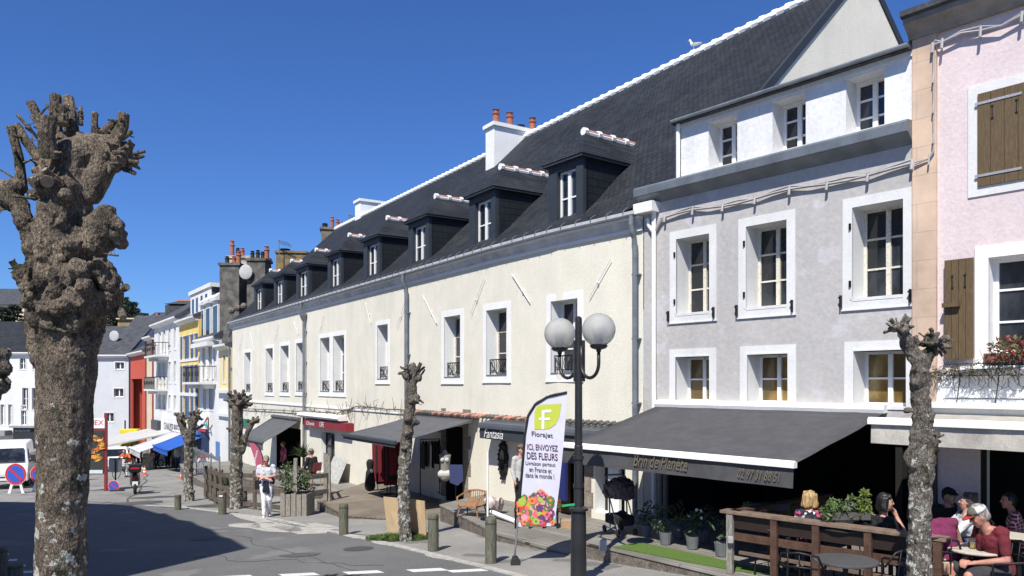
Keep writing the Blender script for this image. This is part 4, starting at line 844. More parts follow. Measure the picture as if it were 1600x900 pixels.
for sg_ in (1, -1):
    d = da*sg_; pts = [V((0, 0, H-.32)), d*.05+V((0, 0, H-.45))]
    ctr = d*.26+V((0, 0, H-.55)); R_ = .20
    pts = [d*.065+V((0, 0, H-.30)), d*.068+V((0, 0, H-.5))]+[ctr+d*(-math.cos(a)*R_)+V((0, 0, -math.sin(a)*R_)) for a in [math.pi*q/12 for q in range(13)]]+[d*.46+V((0, 0, H-.36))]
    s = MB(); s.tube(pts, .024, 10); arm = s.build('arm', BLK, lp, smooth=True)
    gc = d*.46+V((0, 0, H-.10)); s = MB(); s.lathe((gc.x, gc.y, gc.z), [(.03, -.30), (.035, -.27), (.10, -.25), (.125, -.215), (.11, -.20)], 18); s.build('globe_holder', BLK, lp)
    gm = MT.get('globe')
    if not gm:
        gm = bpy.data.materials.new('globe'); gm.use_nodes = True; n = gm.node_tree; b = n.nodes['Principled BSDF']; b.inputs['Base Color'].default_value = (.62, .62, .60, 1); b.inputs['Roughness'].default_value = .22; b.inputs['Transmission Weight'].default_value = .55; b.inputs['IOR'].default_value = 1.15
        wv = n.nodes.new('ShaderNodeTexWave'); wv.bands_direction = 'Z'; wv.inputs['Scale'].default_value = 26; tc = n.nodes.new('ShaderNodeTexCoord'); n.links.new(tc.outputs['Object'], wv.inputs['Vector']); bp = n.nodes.new('ShaderNodeBump'); bp.inputs['Strength'].default_value = .3; bp.inputs['Distance'].default_value = .01; n.links.new(wv.outputs[1], bp.inputs['Height']); n.links.new(bp.outputs[0], b.inputs['Normal']); MT['globe'] = gm
    s = MB(); s.sphere(gc, .228, 28, 18); s.build('globe', gm, lp, smooth=True)
    s = MB(); s.lathe((gc.x, gc.y, gc.z), [(.05, -.2), (.05, -.08), (.075, -.06), (.075, .01), (.05, .03)], 12); s.build('bulb_holder', plain('pale_plastic', (.6, .6, .58)), lp)
s = MB(); s.bar((-.06, -.05, 1.12), (-.24, -.12, 1.11), .025); s.build('green_tag', plain('green_plastic', (.02, .42, .15)), lp)

# ------------------------------------------------------------------ bollards
BOL = mat('bollard_wood', (.17, .165, .125), (.085, .085, .06), scale=8, stretch=(5, 5, .5), bump=.5, bscale=14, rough=.9, fine=.2)
def bollard(u, v, vt, r, lb, band_=False):
    p = GP(u, v); h = (v-vt)/1200*p.y; t = thing('bollard', lb, 'bollard', p, hashed(u)*6, 'wooden bollards along the pavement')
    s = MB(); s.lathe((0, 0, 0), [(r*1.02, -.1), (r, .0), (r*.98, h*.9), (r*.97, h*.965), (r*.9, h), (r*.4, h+.004)], 18); s.build('post', BOL, t)
    s = MB(); s.lathe((0, 0, 0), [(r*1.005, h*.86), (r*1.012, h*.88), (r*1.005, h*.90)], 18); s.build('groove', mat('bollard_groove', (.07, .065, .05), rough=.9), t)
    if band_: s = MB(); s.box(-.05, .05, -r-.012, -r+.03, h*.80, h*.86); o = s.build('reflector', PLW, t); t.rotation_euler = (0, 0, 0)
    return t
bollard(767, 880, 809, .095, 'wooden bollard beside the foot of the white feather flag')
bollard(677, 861, 803, .10, 'wooden bollard just right of the leaning plywood boards')
bollard(537, 836, 787, .10, 'wooden bollard in front of the raised shop deck, between walker and boards')
bollard(347.5, 804, 768, .11, 'wooden bollard with a white reflector by the walking person in white', True)
bollard(278, 797, 773, .10, 'shortest wooden bollard, farthest away near the small forked tree')
bollard(1, 905, 855, .10, 'shadowed wooden bollard at the far left corner')
bollard(24, 912, 882, .11, 'low shadowed bollard beside the thick trunk at lower left')

# ------------------------------------------------------------------ feather flag
FB = GP(803, 881); fl_ = thing('feather_flag', 'white feather flag for a flower delivery service with bouquet print and black edge', 'flag', FB)
def L(u, v, dy=0): q = P(u, v, FB.y); return V((q.x, FB.y+dy, q.z))-FB
s = MB(); s.tube([L(803, 879), L(806, 850), L(812, 780), L(817, 720), L(820, 672), L(826, 645), L(838, 628), L(860, 616), L(886, 612)], [.018, .014, .012, .011, .010, .009, .008, .007, .006], 8); s.build('pole', mat('flag_pole', (.35, .35, .36), rough=.4, metal=.5), fl_, smooth=True)
outl = [(809, 823), (812, 780), (817, 720), (820, 680), (825, 650), (836, 632), (855, 620), (886, 613), (885, 640), (880, 700), (874, 760), (866, 822)]
def flagmesh(pts, dy, th):
    s = MB(); s.prism([L(u, v, dy) for u, v in pts], (0, th, 0)); return s
FLG = mat('flag_fabric', (.62, .61, .69), (.57, .56, .65), scale=2.5, rough=.8, bump=.12, bscale=5, fine=.02)
sail = flagmesh(outl, 0, .006).build('sail', FLG, fl_)
s = MB(); s.tube([L(u, v, -.003) for u, v in ((810, 800), (817, 720), (820, 680), (825, 650), (836, 632), (855, 620), (886, 613))], [.02]*7, 6); s.build('black_sleeve', plain('black_sleeve', (.012, .012, .012), rough=.9), fl_)
YG = plain('lime_print', (.50, .56, .06), rough=.8)
s = MB(); pts = [(835, 671), (835, 645), (838, 636), (846, 632), (877, 631), (874, 650), (868, 663), (858, 670)]; s.poly([L(u, v, -.006) for u, v in pts]); s.build('leaf_logo', YG, sail)
WHT = plain('white_print', (.78, .78, .78), rough=.8); PUR = plain('purple_print', (.10, .03, .09), rough=.8); GRY = plain('grey_print', (.10, .10, .11), rough=.8)
s = MB()
for q_, (u0, u1, v0, v1) in enumerate(((846, 850.2, 641, 671), (850.6, 861, 640, 644.5), (850.6, 859, 652.5, 656.5), (842, 845.6, 652.5, 656.5))): s.poly([L(u0, v1, -.009-.001*q_), L(u1, v1, -.009-.001*q_), L(u1+.5, v0, -.009-.001*q_), L(u0+.5, v0, -.009-.001*q_)])
s.build('letter_mark', WHT, sail)
for body, u0, v0, u1, hh, mm in (('Florajet', 831, 683.5, 864, 10, GRY), ('ICI, ENVOYEZ', 824, 704, 872, 11, PUR), ('DES FLEURS', 823.5, 717, 871.5, 11, PUR), ('Livraison partout', 821.5, 728, 868, 8, GRY), ('en France et', 827, 736.5, 862, 7.5, GRY), ('dans le monde !', 821, 745.5, 866, 7.5, GRY)):
    a = L(u0, v0, -.008); b = L(u1, v0+3, -.008); text(body, 'flag_lettering', mm, sail, a, b-a, (-.06, 0, 1), (b-a).length, hh*FB.y/1200, world=False, ext=.001, bold=.012)
cols = [plain('print_pink', (.70, .13, .22)), plain('print_orange', (.75, .25, .05)), plain('print_lime', (.35, .50, .07)), plain('print_violet', (.12, .05, .14)), plain('print_red', (.55, .06, .04)), plain('print_green', (.10, .20, .06)), plain('print_rose', (.75, .30, .38))]
s = MB(); random.seed(5)
for i in range(150):
    u = random.uniform(812, 864); v = random.uniform(760, 818)
    if v < 768+((u-838)/30)**2*16: continue
    r = random.uniform(3, 6.5); s.cur = random.randrange(7); c = L(u, v, -.008-.0001*i); s.poly([c+V((math.cos(a)*r*FB.y/1200*(1+.15*math.sin(a*5)), 0, math.sin(a)*r*FB.y/1200*(1+.15*math.sin(a*5)))) for a in [q*6.283/12 for q in range(12)]])
    s.cur = (s.cur+3) % 7 if i % 2 else s.cur; s.poly([c+V((0, -.00005, 0))+V((math.cos(a)*r*.4*FB.y/1200, 0, math.sin(a)*r*.4*FB.y/1200)) for a in [q*6.283/8 for q in range(8)]])
s.build('bouquet_print', cols, sail)
s = MB(); s.prism([L(u, v, -.15) for u, v in ((797, 883), (813, 879), (808, 871), (801, 871))], (0, .3, 0)); s.build('base', plain('black_rubber', (.02, .02, .02), rough=.8), fl_)

# ------------------------------------------------------------------ wooden decks
PLANK = brickmat('deck_planks', math.atan2(-.767, .642), (.24, .225, .20), (.185, .172, .15), (.05, .045, .04), 2.6, .13, .008, rough=.85, flat=True, bump=.6)
PLANKT = brickmat('tan_deck_planks', math.atan2(.54, .842), (.22, .185, .14), (.17, .14, .11), (.07, .06, .05), 2.2, .12, .008, rough=.85, flat=True, bump=.6)
FASC = mat('deck_fascia', (.19, .165, .135), (.10, .085, .07), scale=6, bump=.4, bscale=18, rough=.9, fine=.2)
def deck(label, pts, z, thick=.5, m=PLANK, fm=FASC):
    c = V((sum(p[0] for p in pts)/len(pts), sum(p[1] for p in pts)/len(pts), z)); t = thing('wooden_deck', label, 'deck', c)
    s = MB(); s.prism([(p[0], p[1], z-.035) for p in pts], (0, 0, .035)); s.build('boards', m, t, world=True)
    q = [((p[0]-c.x)*.992+c.x, (p[1]-c.y)*.992+c.y) for p in pts]
    s = MB(); s.prism([(p[0], p[1], z-thick) for p in q], (0, 0, thick-.04)); s.build('fascia', fm, t, world=True); return t
w_ = lambda s, d=.0: (FC(s, d, 0).x, FC(s, d, 0).y)
wg = lambda t, d=.0: (FG(t, d, 0).x, FG(t, d, 0).y)
deck('low grey plank deck in front of the wall mirror and script fascia', [w_(sC(738), -1.0), (-1.75, 18.5), (-.32, 14.95), (1.22, 12.72), wg(.0, .3), wg(0, -.4)], -2.90)
deck('grey plank deck carrying the flower shop turf and cafe terrace', [(1.2, 12.72), (3.05, 10.35), (5.2, 7.9), (9.5, 3.0), (13, 6.5), wg(6, -2.6), wg(0.02, -2.6), wg(.02, .3)], -2.62, .5)
deck('tan plank deck at the entrance of the clothes shop', [(-4.25, 19.55), (-2.45, 18.8), (-1.9, 18.9), w_(sC(728), -1.), w_(sC(640), -.3), w_(sC(578), 0), (-5.6, 22.0)], -3.33, .5, PLANKT)
deck('raised cafe deck under the red sign with wooden skirt', [w_(sC(577), .02), w_(sC(577), 2.1), w_(sC(500), 2.9), w_(sC(470), 2.9), w_(sC(470), -2.), w_(sC(500), .02)], -3.62, .9)
deck('lower cafe deck with fence behind the walking person', [w_(sC(470), -1.9), w_(sC(470), 3.6), w_(sC(400), 3.4), w_(sC(372), 3.0), w_(sC(372), .02)], -4.22, 1.2)
TURF = mat('artificial_turf', (.115, .195, .035), (.085, .15, .028), scale=30, rough=.95, bump=.6, bscale=160, fine=.3)
s = MB(); pts = [wg(.75, 1.8), wg(4.35, 2.62), wg(4.35, 1.35), wg(.75, .75)]
pts = [(GP_.x, GP_.y) for GP_ in (P(958, 856, 12.28), P(1030, 870, 11.64), P(1148, 893, 10.73), P(1215, 900, 10.48), P(1110, 872, 11.56), P(1000, 849, 12.62))]
s.prism([(x, y, -2.618) for x, y in pts], (0, 0, .02)); t = tag(s.build('turf_strip', TURF), 'strip of bright green artificial turf along the dark flower shop', 'turf mat')
s = MB(); p = P(942, 862, 12.1); s.box(p.x-.055, p.x+.055, p.y-.05, p.y+.05, -2.62, -2.45); tag(s.build('concrete_block', mat('pale_concrete', (.42, .43, .44), rough=.9), bevel=.006), 'small pale concrete block standing at the deck edge near the lamp', 'block')
# ------------------------------------------------------------------ unseen neighbour house, its outline traced back from the road shadow
def shadow_prism():
    up = 7.2; pix = [(-60, 783), (0, 784), (120, 786), (205, 790), (228, 797), (250, 803), (258, 802), (278, 812), (300, 815), (312, 822), (332, 828), (345, 838), (362, 842), (388, 857), (360, 858), (330, 866), (300, 868), (262, 878), (215, 884), (140, 903)]
    pts = []
    for u, v in pix:
        q = GP(u, v); k = (up-q.z)/SUN.z; pts.append((q.x+SUN.x*k, q.y+SUN.y*k))
    a = pts[-1]; pts += [(a[0]-4, a[1]-7), (a[0]-22, a[1]-6)]
    return pts, up
pts, up = shadow_prism()
t = thing('unseen_house', 'unseen tall pale house on the near side, jagged outline shaped to shade the road', 'building', (pts[5][0]-3, pts[5][1], -3))
s = MB(); s.prism([(x, y, -4) for x, y in pts], (0, 0, up+3.8)); s.build('wall', mat('pale_house_render', (.5, .49, .46)), t, world=True)
s = MB(); s.prism([(x, y, up-.2) for x, y in pts], (0, 0, .2)); s.build('roof', SLATEN, t, world=True)

# ------------------------------------------------------------------ far row continuing the street
RO = V((-15.95, 43.6, 0)); RD = V((-.56, .83, 0)).normalized(); RN = V((-.83, -.56, 0)).normalized()
def FRW_(t, d, z): return RO+RD*t+RN*d+V((0, 0, z))
def tR(u, d=0):
    k = (u-800)/1200; o = RO+RN*d; return (k*o.y-o.x)/(RD.x-k*RD.y)
def zR(u, v, d=0): q = FRW_(tR(u, d), d, 0); return (600-v)/1200*q.y
PLWF = mat('far_white_render', (.70, .70, .68), (.62, .62, .60), scale=.8, bump=.15, bscale=8)
PLY_ = mat('yellow_render', (.78, .56, .17), (.70, .50, .15), scale=1, bump=.15)
PLY2 = mat('pale_yellow_render', (.76, .62, .32), (.70, .56, .28), scale=1, bump=.15)
PLB = mat('beige_render', (.66, .55, .40), (.58, .48, .35), scale=1, bump=.15)
PLR = mat('red_render', (.52, .085, .05), (.46, .075, .045), scale=1, bump=.1)
PLGB = mat('pale_blue_grey_render', (.56, .58, .60), (.50, .52, .54), scale=.8, bump=.15)
OCH = mat('ochre_wall', (.40, .26, .06), (.22, .17, .10), scale=.8, stretch=(1, 1, .25), bump=.2, contrast=(.4, .6))
BLU = mat('blue_shutter_paint', (.085, .14, .28), (.07, .115, .23), rough=.6, bump=.05)
def fwin(F, a0, a1, z0, z1, par, m=FRW, glass=GLS, rows=3, leaves=2, dp=.2, surround=None, lab=None):
    s = MB(); s.fbox(F, a0-.09, a1+.09, -.02, .03, z0-.1, z0-.0)
    for x0, x1, c0, c1 in ((a0-.09, a0, z0, z1+.09), (a1, a1+.09, z0, z1+.09), (a0, a1, z1, z1+.09)): s.fbox(F, x0, x1, -.02, .03, c0, c1)
    wo = s.build('window', surround or PLWF, par, world=True); casement(F, a0, a1, -dp+.05, z0, z1, wo, m, glass, rows=rows, leaves=leaves, fw=.06, bar=.04); return wo
def fshut(F, a0, a1, z0, z1, par, m=BLU):
    s = MB(); s.fbox(F, a0, a1, .03, .08, z0, z1)
    for q in range(7): z = z0+(z1-z0)*(q+.3)/7; s.fbox(F, a0+.04, a1-.04, .08, .095, z, z+(z1-z0)/11)
    s.build('shutter', m, par, world=True)
def balcony(F, a0, a1, z, par, d=.8, h=.95, m=IRON, slab=PLWF, solid=None):
    s = MB(); s.fbox(F, a0, a1, 0, d, z-.14, z); s.fbox(F, a0+.2, a0+.35, 0, d*.7, z-.4, z-.14); s.fbox(F, a1-.35, a1-.2, 0, d*.7, z-.4, z-.14); b = s.build('balcony', slab, par, world=True)
    s = MB(); s.bar(F(a0, d-.05, z+h), F(a1, d-.05, z+h), .05)
    for a in (a0+.02, a1-.02): s.bar(F(a, 0, z+h), F(a, d-.05, z+h), .05)
    n_ = int((a1-a0)/.26)
    for q in range(n_+1): a = a0+(a1-a0)*q/n_; s.bar(F(a, d-.05, z), F(a, d-.05, z+h), .022)
    for q in range(4): dd = (d-.05)*q/4; s.bar(F(a0+.02, dd, z), F(a0+.02, dd, z+h), .022); s.bar(F(a1-.02, dd, z), F(a1-.02, dd, z+h), .022)
    for q in range(n_//3): a = a0+(a1-a0)*(q*3+1.5)/n_; s.tube([F(a+math.cos(x)*.14, d-.03, z+.5+math.sin(x)*.16) for x in [k*.7 for k in range(10)]], .012, 4)
    s.build('railing', m, b, world=True)
    if solid: s = MB(); s.fbox(F, a0+.05, a1-.05, d-.1, d-.06, z, z+h-.08); s.build('canvas_screen', solid, b, world=True)
def house(label, F, a0, a1, ztop, m, depth=9, rise=2.2, ops=(), roofm=SLATEN, zb=-8, over=.35, name='row_house'):
    t = thing(name, label, 'house', F((a0+a1)/2, -2, -6)); s = MB(); wall(s, F, a0, a1, zb, ztop, [o[:4]+(.2,) for o in ops], .2, step=50, jamb_mat=0)
    s.poly([F(a0, 0, zb), F(a0, -depth, zb), F(a0, -depth, ztop), F(a0, 0, ztop)]); s.poly([F(a1, 0, zb), F(a1, -depth, zb), F(a1, -depth, ztop), F(a1, 0, ztop)])
    for a in (a0, a1): s.poly([F(a, 0, ztop), F(a, -depth, ztop), F(a, -depth/2, ztop+rise)])
    s.build('wall', m, t, world=True)
    r = MB(); r.strip(F, a0-.05, a1+.05, [(over, ztop-.02), (over, ztop+.12), (-depth/2, ztop+rise+.12), (-depth, ztop), (-depth/2, ztop+rise-.05), (0, ztop-.02)], 1); r.build('roof', roofm, t, world=True)
    r = MB(); r.strip(F, a0, a1, [(0, ztop-.22), (.14, ztop-.2), (over+.06, ztop-.02), (over+.06, ztop+.1), (0, ztop+.02)], 1); r.build('cornice', PLWF, t, world=True); return t
# grey chimney gable house directly behind the cream building's far end
gh = thing('chimney_gable', 'tall grey weathered chimney gable with many pots behind the cream building', 'building', (-16, 47, -5))
for (u0, u1, v0, Y, pots, zb) in ((349, 379, 413, 46.5, [(-.6, .13, .5, POTB), (.1, .13, .5, TERRA), (.6, .14, .8, TERRA)], -6), (391, 419, 406, 46, [(-.75, .12, .55, POTB), (-.15, .12, .6, POTB), (.4, .13, .5, POTB), (.85, .14, .85, TERRA)], -6), (360, 418, 402, 48.5, [(-.9, .13, 1.1, TERRA), (-.6, .12, .6, POTB), (-.35, .13, .6, TERRA)], -6)):
    a = P(u0, v0, Y); b = P(u1, v0, Y); stack(gh, ((a.x+b.x)/2, Y, 0), (1, 0, 0), b.x-a.x, 1.2, zb, a.z, CHST if u0 != 360 else mat('patchy_gable', (.55, .48, .42), (.25, .22, .19), scale=2), pots, capt=.15)
s = MB(); a = P(352, 500, 47.3); b = P(416, 470, 47.3); s.prism([(a.x, 47.2, -6), (b.x, 47.2, -6), (b.x, 47.2, b.z+1.0), (P(385, 0, 47.2).x, 47.2, P(385, 452, 47.2).z+.6), (a.x, 47.2, P(0, 440, 47.2).z)], (0, .8, 0)); s.build('gable_wall', CHST, gh, world=True)
s = MB(); q = P(384, 425, 45.2); s.sphere(q, .44, 20, 8, (.9, .14, 1)); s.build('satellite_dish', mat('dish_grey', (.50, .50, .49)), gh, world=True)
s = MB(); 
for (u, v) in ((362, 488), (381, 481), (371, 484)): q = P(u, v, 44.8); s.sphere(q+V((0, 0, .1)), .2, 8, 6)
s.build('flue_cowl', mat('cowl', (.22, .18, .15), (.1, .09, .08), scale=6), gh, world=True)
# far chimneys beyond the cream ridge
fc = thing('brown_chimney', 'brown weathered chimney with terracotta pots and aerials at the far end of the cream roof', 'chimney', P(520, 400, 50))
stack(fc, (P(521, 0, 49).x, 49, 0), (1, .2, 0), 1.5, 1.1, 4, P(0, 358, 49).z, mat('brown_chimney_render', (.23, .19, .14), (.13, .105, .08), scale=3), [(-.7, .17, .35, POTB), (-.1, .11, .8, TERRA), (.35, .11, .65, TERRA), (.8, .11, .5, TERRA)])
fc2 = thing('ochre_chimney', 'short ochre lichen chimney beside a television aerial, behind the dormers', 'chimney', P(452, 400, 50))
stack(fc2, (P(457, 0, 50).x, 50, 0), (1, .1, 0), 1.9, 1.0, 2, P(0, 394, 50).z, mat('ochre_chimney_render', (.26, .19, .07), (.14, .11, .07), scale=3), [(-.5, .3, .2, POTB)])
def aerial(label, u, v0, v1, Y):
    t = thing('television_aerial', label, 'aerial', P(u, v0, Y)); s = MB(); a = P(u, v0, Y); b = P(u, v1, Y); s.tube([a, b], .03, 5); 
    s.tube([b+V((-.1, 0, -.1)), b+V((.75, 0, -.3))], .02, 4)
    for q in range(5): c = b+V((.1+.14*q, 0, -.15-.035*q)); s.tube([c+V((-.05, -.3, .12)), c+V((.05, .3, -.12))], .014, 4)
    s.build('mast', ZINC, t, world=True)
aerial('television aerial on a thin mast between the grey gable and brown chimney', 436, 410, 375, 49); aerial('pair mast aerial just right of the brown chimney pots', 545, 365, 335, 48.5)
# bank house
a0, a1 = tR(343), tR(311); zt = zR(326, 531); H_ = []
for (u0, u1, v0, v1) in ((317, 323, 541, 592), (327, 333, 538, 592), (318, 323, 606, 640), (327, 333, 606, 640)): H_.append((tR(u1), tR(u0), zR((u0+u1)/2, v1), zR((u0+u1)/2, v0)))
bk = house('ornate white house above the bank with wrought iron balcony and curved attic dormers', FRW_, a0, a1, zt, PLWF, ops=H_, rise=3)
for o in H_: fwin(FRW_, *o, bk, rows=4)
for o in H_[:2]:
    for x in (o[0]-.34, o[1]+.06): fshut(FRW_, x, x+.28, o[2], o[3], bk, FRW)
balcony(FRW_, tR(338, .0), tR(310), zR(324, 597), bk, d=1.0, h=.95)
s = MB(); s.fbox(FRW_, tR(340), tR(313), 0, .6, zR(326, 540)-.1, zR(326, 540)+.16); s.build('hood_mould', PLWF, bk, world=True)
for (u0, u1) in ((313, 317), (320, 327), (331, 339)):
    s = MB(); a, b = tR(u1), tR(u0); s.fbox(FRW_, a, b, -.7, -.05, zt, zt+2.3); s.strip(FRW_, a-.1, b+.1, [(.1, zt+2.3), (.12, zt+2.5), (-.3, zt+2.85), (-.9, zt+2.6), (-.9, zt+2.3)], 1); dm = s.build('dormer', PLWF, bk, world=True)
    s = MB(); s.fbox(FRW_, a+.16, b-.16, -.1, -.03, zt+.25, zt+2.0); s.build('window_pane', GLS, dm, world=True)
s = MB(); s.poly([FRW_(a0, -.35, zt), FRW_(a1, -.35, zt), FRW_(a1, -1.2, zt+2.9), FRW_(a0, -1.2, zt+2.9)]); s.poly([FRW_(a0, -1.2, zt+2.9), FRW_(a1, -1.2, zt+2.9), FRW_(a1, -5, zt+3.5), FRW_(a0, -5, zt+3.5)]); s.poly([FRW_(a0, 0, zt), FRW_(a0, -1.2, zt+2.9), FRW_(a0, -5, zt+3.5), FRW_(a0, -5, zt)]); s.build('mansard', SLATEN, bk, world=True)
# yellow wing between bank house and cream building
b0, b1 = -.02, tR(343); zt2 = zR(352, 541)
wgh = house('narrow pale yellow wing with slate eaves squeezed beside the long cream building', FRW_, b0, b1-.02, zt2, PLY2, ops=[(tR(353), tR(349), zR(351, 597), zR(351, 555))], rise=1.2)
fwin(FRW_, tR(353), tR(349), zR(351, 597), zR(351, 555), wgh, rows=3)
s = MB(); s.fbox(FRW_, b0, b1, 0, .25, zR(350, 614), zR(350, 609)); s.fbox(FRW_, b0, b1, 0, .035, -8, zR(350, 614)); s.fbox(FRW_, b0, b1, .03, .2, zR(350, 650), zR(350, 645)); s.build('lower_wall', PLWF, wgh, world=True)
s = MB(); s.fbox(FRW_, tR(344.5), tR(339.5), .05, .1, zR(342, 717), zR(342, 690)); s.build('blue_panel', plain('blue_panel', (.10, .20, .45)), wgh, world=True)
# bank sign and dark shopfront
s = MB(); s.fbox(FRW_, tR(327), tR(304), .1, .3, zR(316, 668), zR(316, 647)); bs = s.build('bank_sign', PLW, bk, world=True)
CAG = plain('sign_green', (.0, .22, .20)); q = FRW_(tR(305.5, .31), .315, zR(305, 664)); e = FRW_(tR(325, .31), .315, zR(305, 664))
text('CA', 'sign_lettering', CAG, bs, q, e-q, (0, 0, 1), (e-q).length, zR(315, 650)-zR(315, 663), shear=.2)
s = MB(); s.bar(q+V((0, 0, -.15)), q.lerp(e, .8)+V((0, -.01, -.2)), .09); s.bar(q.lerp(e, .85)+V((0, -.02, .5)), e+V((0, -.02, .7)), .07); s.build('sign_swoosh', plain('sign_red', (.5, .03, .04)), bs, world=True)
s = MB(); s.fbox(FRW_, tR(327), tR(291), .03, .3, -8, zR(310, 672)); s.build('shopfront', plain('navy_shopfront', (.015, .035, .10)), bk, world=True)
s = MB(); s.fbox(FRW_, tR(322), tR(300), .3, .5, zR(310, 676), zR(310, 671)); s.build('sign_strip', plain('blue_strip', (.06, .15, .35)), bk, world=True)
# yellow house with blue shutters
a0, a1 = tR(310.5), tR(281); zt = zR(296, 500); wn = []; rows_ = ((516, 551, 530, 568), (567, 613, 575, 620), (622, 655, 628, 660))
yo = []
for (v0, v1) in ((524, 560), (571, 613), (619, 655)):
    for u0, u1 in ((286, 290), (296.5, 299.5), (303.5, 306.5)): yo.append((tR(u1), tR(u0), zR(295, v1), zR(295, v0)))
yh = house('yellow house with three rows of tall blue shutters', FRW_, a0+.02, a1-.02, zt, PLY_, ops=yo, rise=2.4)
for o in yo:
    fwin(FRW_, *o, yh, rows=3)
    for x in (o[0]-.52, o[1]+.1): fshut(FRW_, x, x+.42, o[2], o[3], yh)
s = MB(); 
for v in (562, 616): s.fbox(FRW_, a0, a1, .0, .05, zR(295, v)-.12, zR(295, v)+.12)
s.fbox(FRW_, a0, a1, .0, .1, -8, zR(295, 660)); s.build('white_courses', PLWF, yh, world=True)
s = MB(); s.fbox(FRW_, tR(317), tR(286), -3.6, -.5, zt+.2, zR(300, 455)); s.fbox(FRW_, tR(318), tR(285), -3.7, -.4, zR(300, 455), zR(300, 449)); at_ = s.build('attic_block', PLWF, yh, world=True)
for u in (289, 295, 302, 309): s = MB(); s.fbox(FRW_, tR(u+2.2), tR(u), -.5, -.46, zt+.6, zR(300, 463)); s.build('window_pane', GLS, at_, world=True)
s = MB(); s.fbox(FRW_, tR(317)-.02, tR(317)+.02, -6, -.55, zt, zR(300, 452)); s.fbox(FRW_, tR(317)-5, tR(317), -6, -3.2, zt, zR(300, 452)); s.build('slate_side', SLATEN, at_, world=True)
# white house with balconies
a0, a1 = tR(280.8), tR(241); zt = zR(262, 503); ho = []
for v0, v1 in ((515, 548), (566, 598), (617, 640)):
    for u0, u1 in ((248, 252), (254.5, 259), (263.5, 267), (272, 275.5)): ho.append((tR(u1), tR(u0), zR(260, v1), zR(260, v0)))
wh = house('tall white house with one dark and one canvas screened balcony left of the yellow house', FRW_, a0+.02, a1, zt, PLWF, ops=ho, rise=3.2)
for o in ho: fwin(FRW_, *o, wh, rows=3)
balcony(FRW_, tR(264), tR(246), zR(255, 556), wh, d=1.0); balcony(FRW_, tR(262), tR(245), zR(255, 608), wh, d=1.0, solid=mat('canvas', (.52, .49, .42)))
s = MB(); s.fbox(FRW_, tR(253), tR(243), .05, .35, zR(250, 676), zR(250, 657)); s.build('air_unit', plain('dark_box', (.05, .055, .06)), wh, world=True)
s = MB(); s.fbox(FRW_, tR(281), tR(254), .05, .12, zR(265, 676), zR(265, 652)); so2 = s.build('shop_sign', PLWF, wh, world=True)
q = FRW_(tR(256, .13), .14, zR(262, 671)); e = FRW_(tR(279, .13), .14, zR(262, 671)); text('CHAUSSURES', 'sign_lettering', GRY, so2, q, e-q, (0, 0, 1), (e-q).length, .55)
s = MB(); s.fbox(FRW_, tR(262), tR(286), -.01, .02, -8, zR(265, 684)); s.build('shopfront', DARK, wh, world=True)
# beige strip house and red house
s_ = house('narrow beige house front between the red house and the white balcony house', FRW_, a1+.02, tR(229), zR(235, 528), PLB, rise=1.5)
rh = house('red house with a deep dark doorway recess', FRW_, tR(228.6), tR(204), zR(215, 552), PLR, rise=3.0, depth=10, ops=[(tR(222), tR(205), -8, zR(213, 592))])
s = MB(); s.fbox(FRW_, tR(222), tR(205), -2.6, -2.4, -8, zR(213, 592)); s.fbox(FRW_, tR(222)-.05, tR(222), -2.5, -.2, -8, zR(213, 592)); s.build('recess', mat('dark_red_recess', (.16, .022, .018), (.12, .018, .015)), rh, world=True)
s = MB(); s.tube([FRW_(tR(229), .06, zR(229, 530)), FRW_(tR(229), .06, -7)], .07, 6); s.tube([FRW_(tR(240), .06, zR(240, 520)), FRW_(tR(240), .06, -7)], .07, 6); s.build('downpipe', mat('red_pipe', (.25, .05, .04)), rh, world=True)
# pale houses at the far left, facing the camera
def FX(Y): return lambda x, d, z: V((x, Y-d, z))
def xU(u, Y): return (u-800)/1200*Y
def zV(v, Y): return (600-v)/1200*Y
Y1 = 76.; F1 = FX(Y1); o1 = [(xU(u0, Y1), xU(u1, Y1), zV(v1, Y1), zV(v0, Y1)) for u0, u1, v0, v1 in ((180, 194, 566, 577), (178, 193, 607, 620), (163, 178, 645, 659), (140, 152, 566, 577))]
ph = house('pale blue grey house with three small windows behind the advertising panel', F1, xU(120, Y1), xU(201, Y1), zV(556, Y1), PLGB, ops=o1, rise=3.2, depth=10)
for o in o1: fwin(F1, *o, ph, rows=1, leaves=2)
s = MB(); s.fbox(F1, xU(149, Y1), xU(166, Y1), -4.5, -2.5, zV(556, Y1), zV(528, Y1)); ch = s.build('chimney', PLWF, ph, world=True)
s = MB(); s.sphere((xU(162, Y1), Y1+2, zV(523, Y1)), .55, 20, 8, (.9, .14, 1)); s.build('satellite_dish', mat('dish_grey', (.50, .50, .49)), ph, world=True)
Y2 = 84.; F2 = FX(Y2)
dh = house('low slate roofed house with two small dormers above the red house', F2, xU(165, Y2), xU(250, Y2), zV(560, Y2), PLWF, rise=5.2, depth=14)
for u in (183, 203):
    s = MB(); s.fbox(F2, xU(u-6, Y2), xU(u+6, Y2), -5, -.9, zV(560, Y2), zV(540, Y2)); s.prism([F2(xU(u-7, Y2), -.8, zV(540, Y2)), F2(xU(u+7, Y2), -.8, zV(540, Y2)), F2(xU(u, Y2), -.8, zV(531, Y2))], (0, 5, 0)); d_ = s.build('dormer', SLATEN, dh, world=True)
    s = MB(); s.fbox(F2, xU(u-4, Y2), xU(u+2, Y2), -.9, -.84, zV(556, Y2), zV(543, Y2)); s.build('window_frame', FRW, d_, world=True)
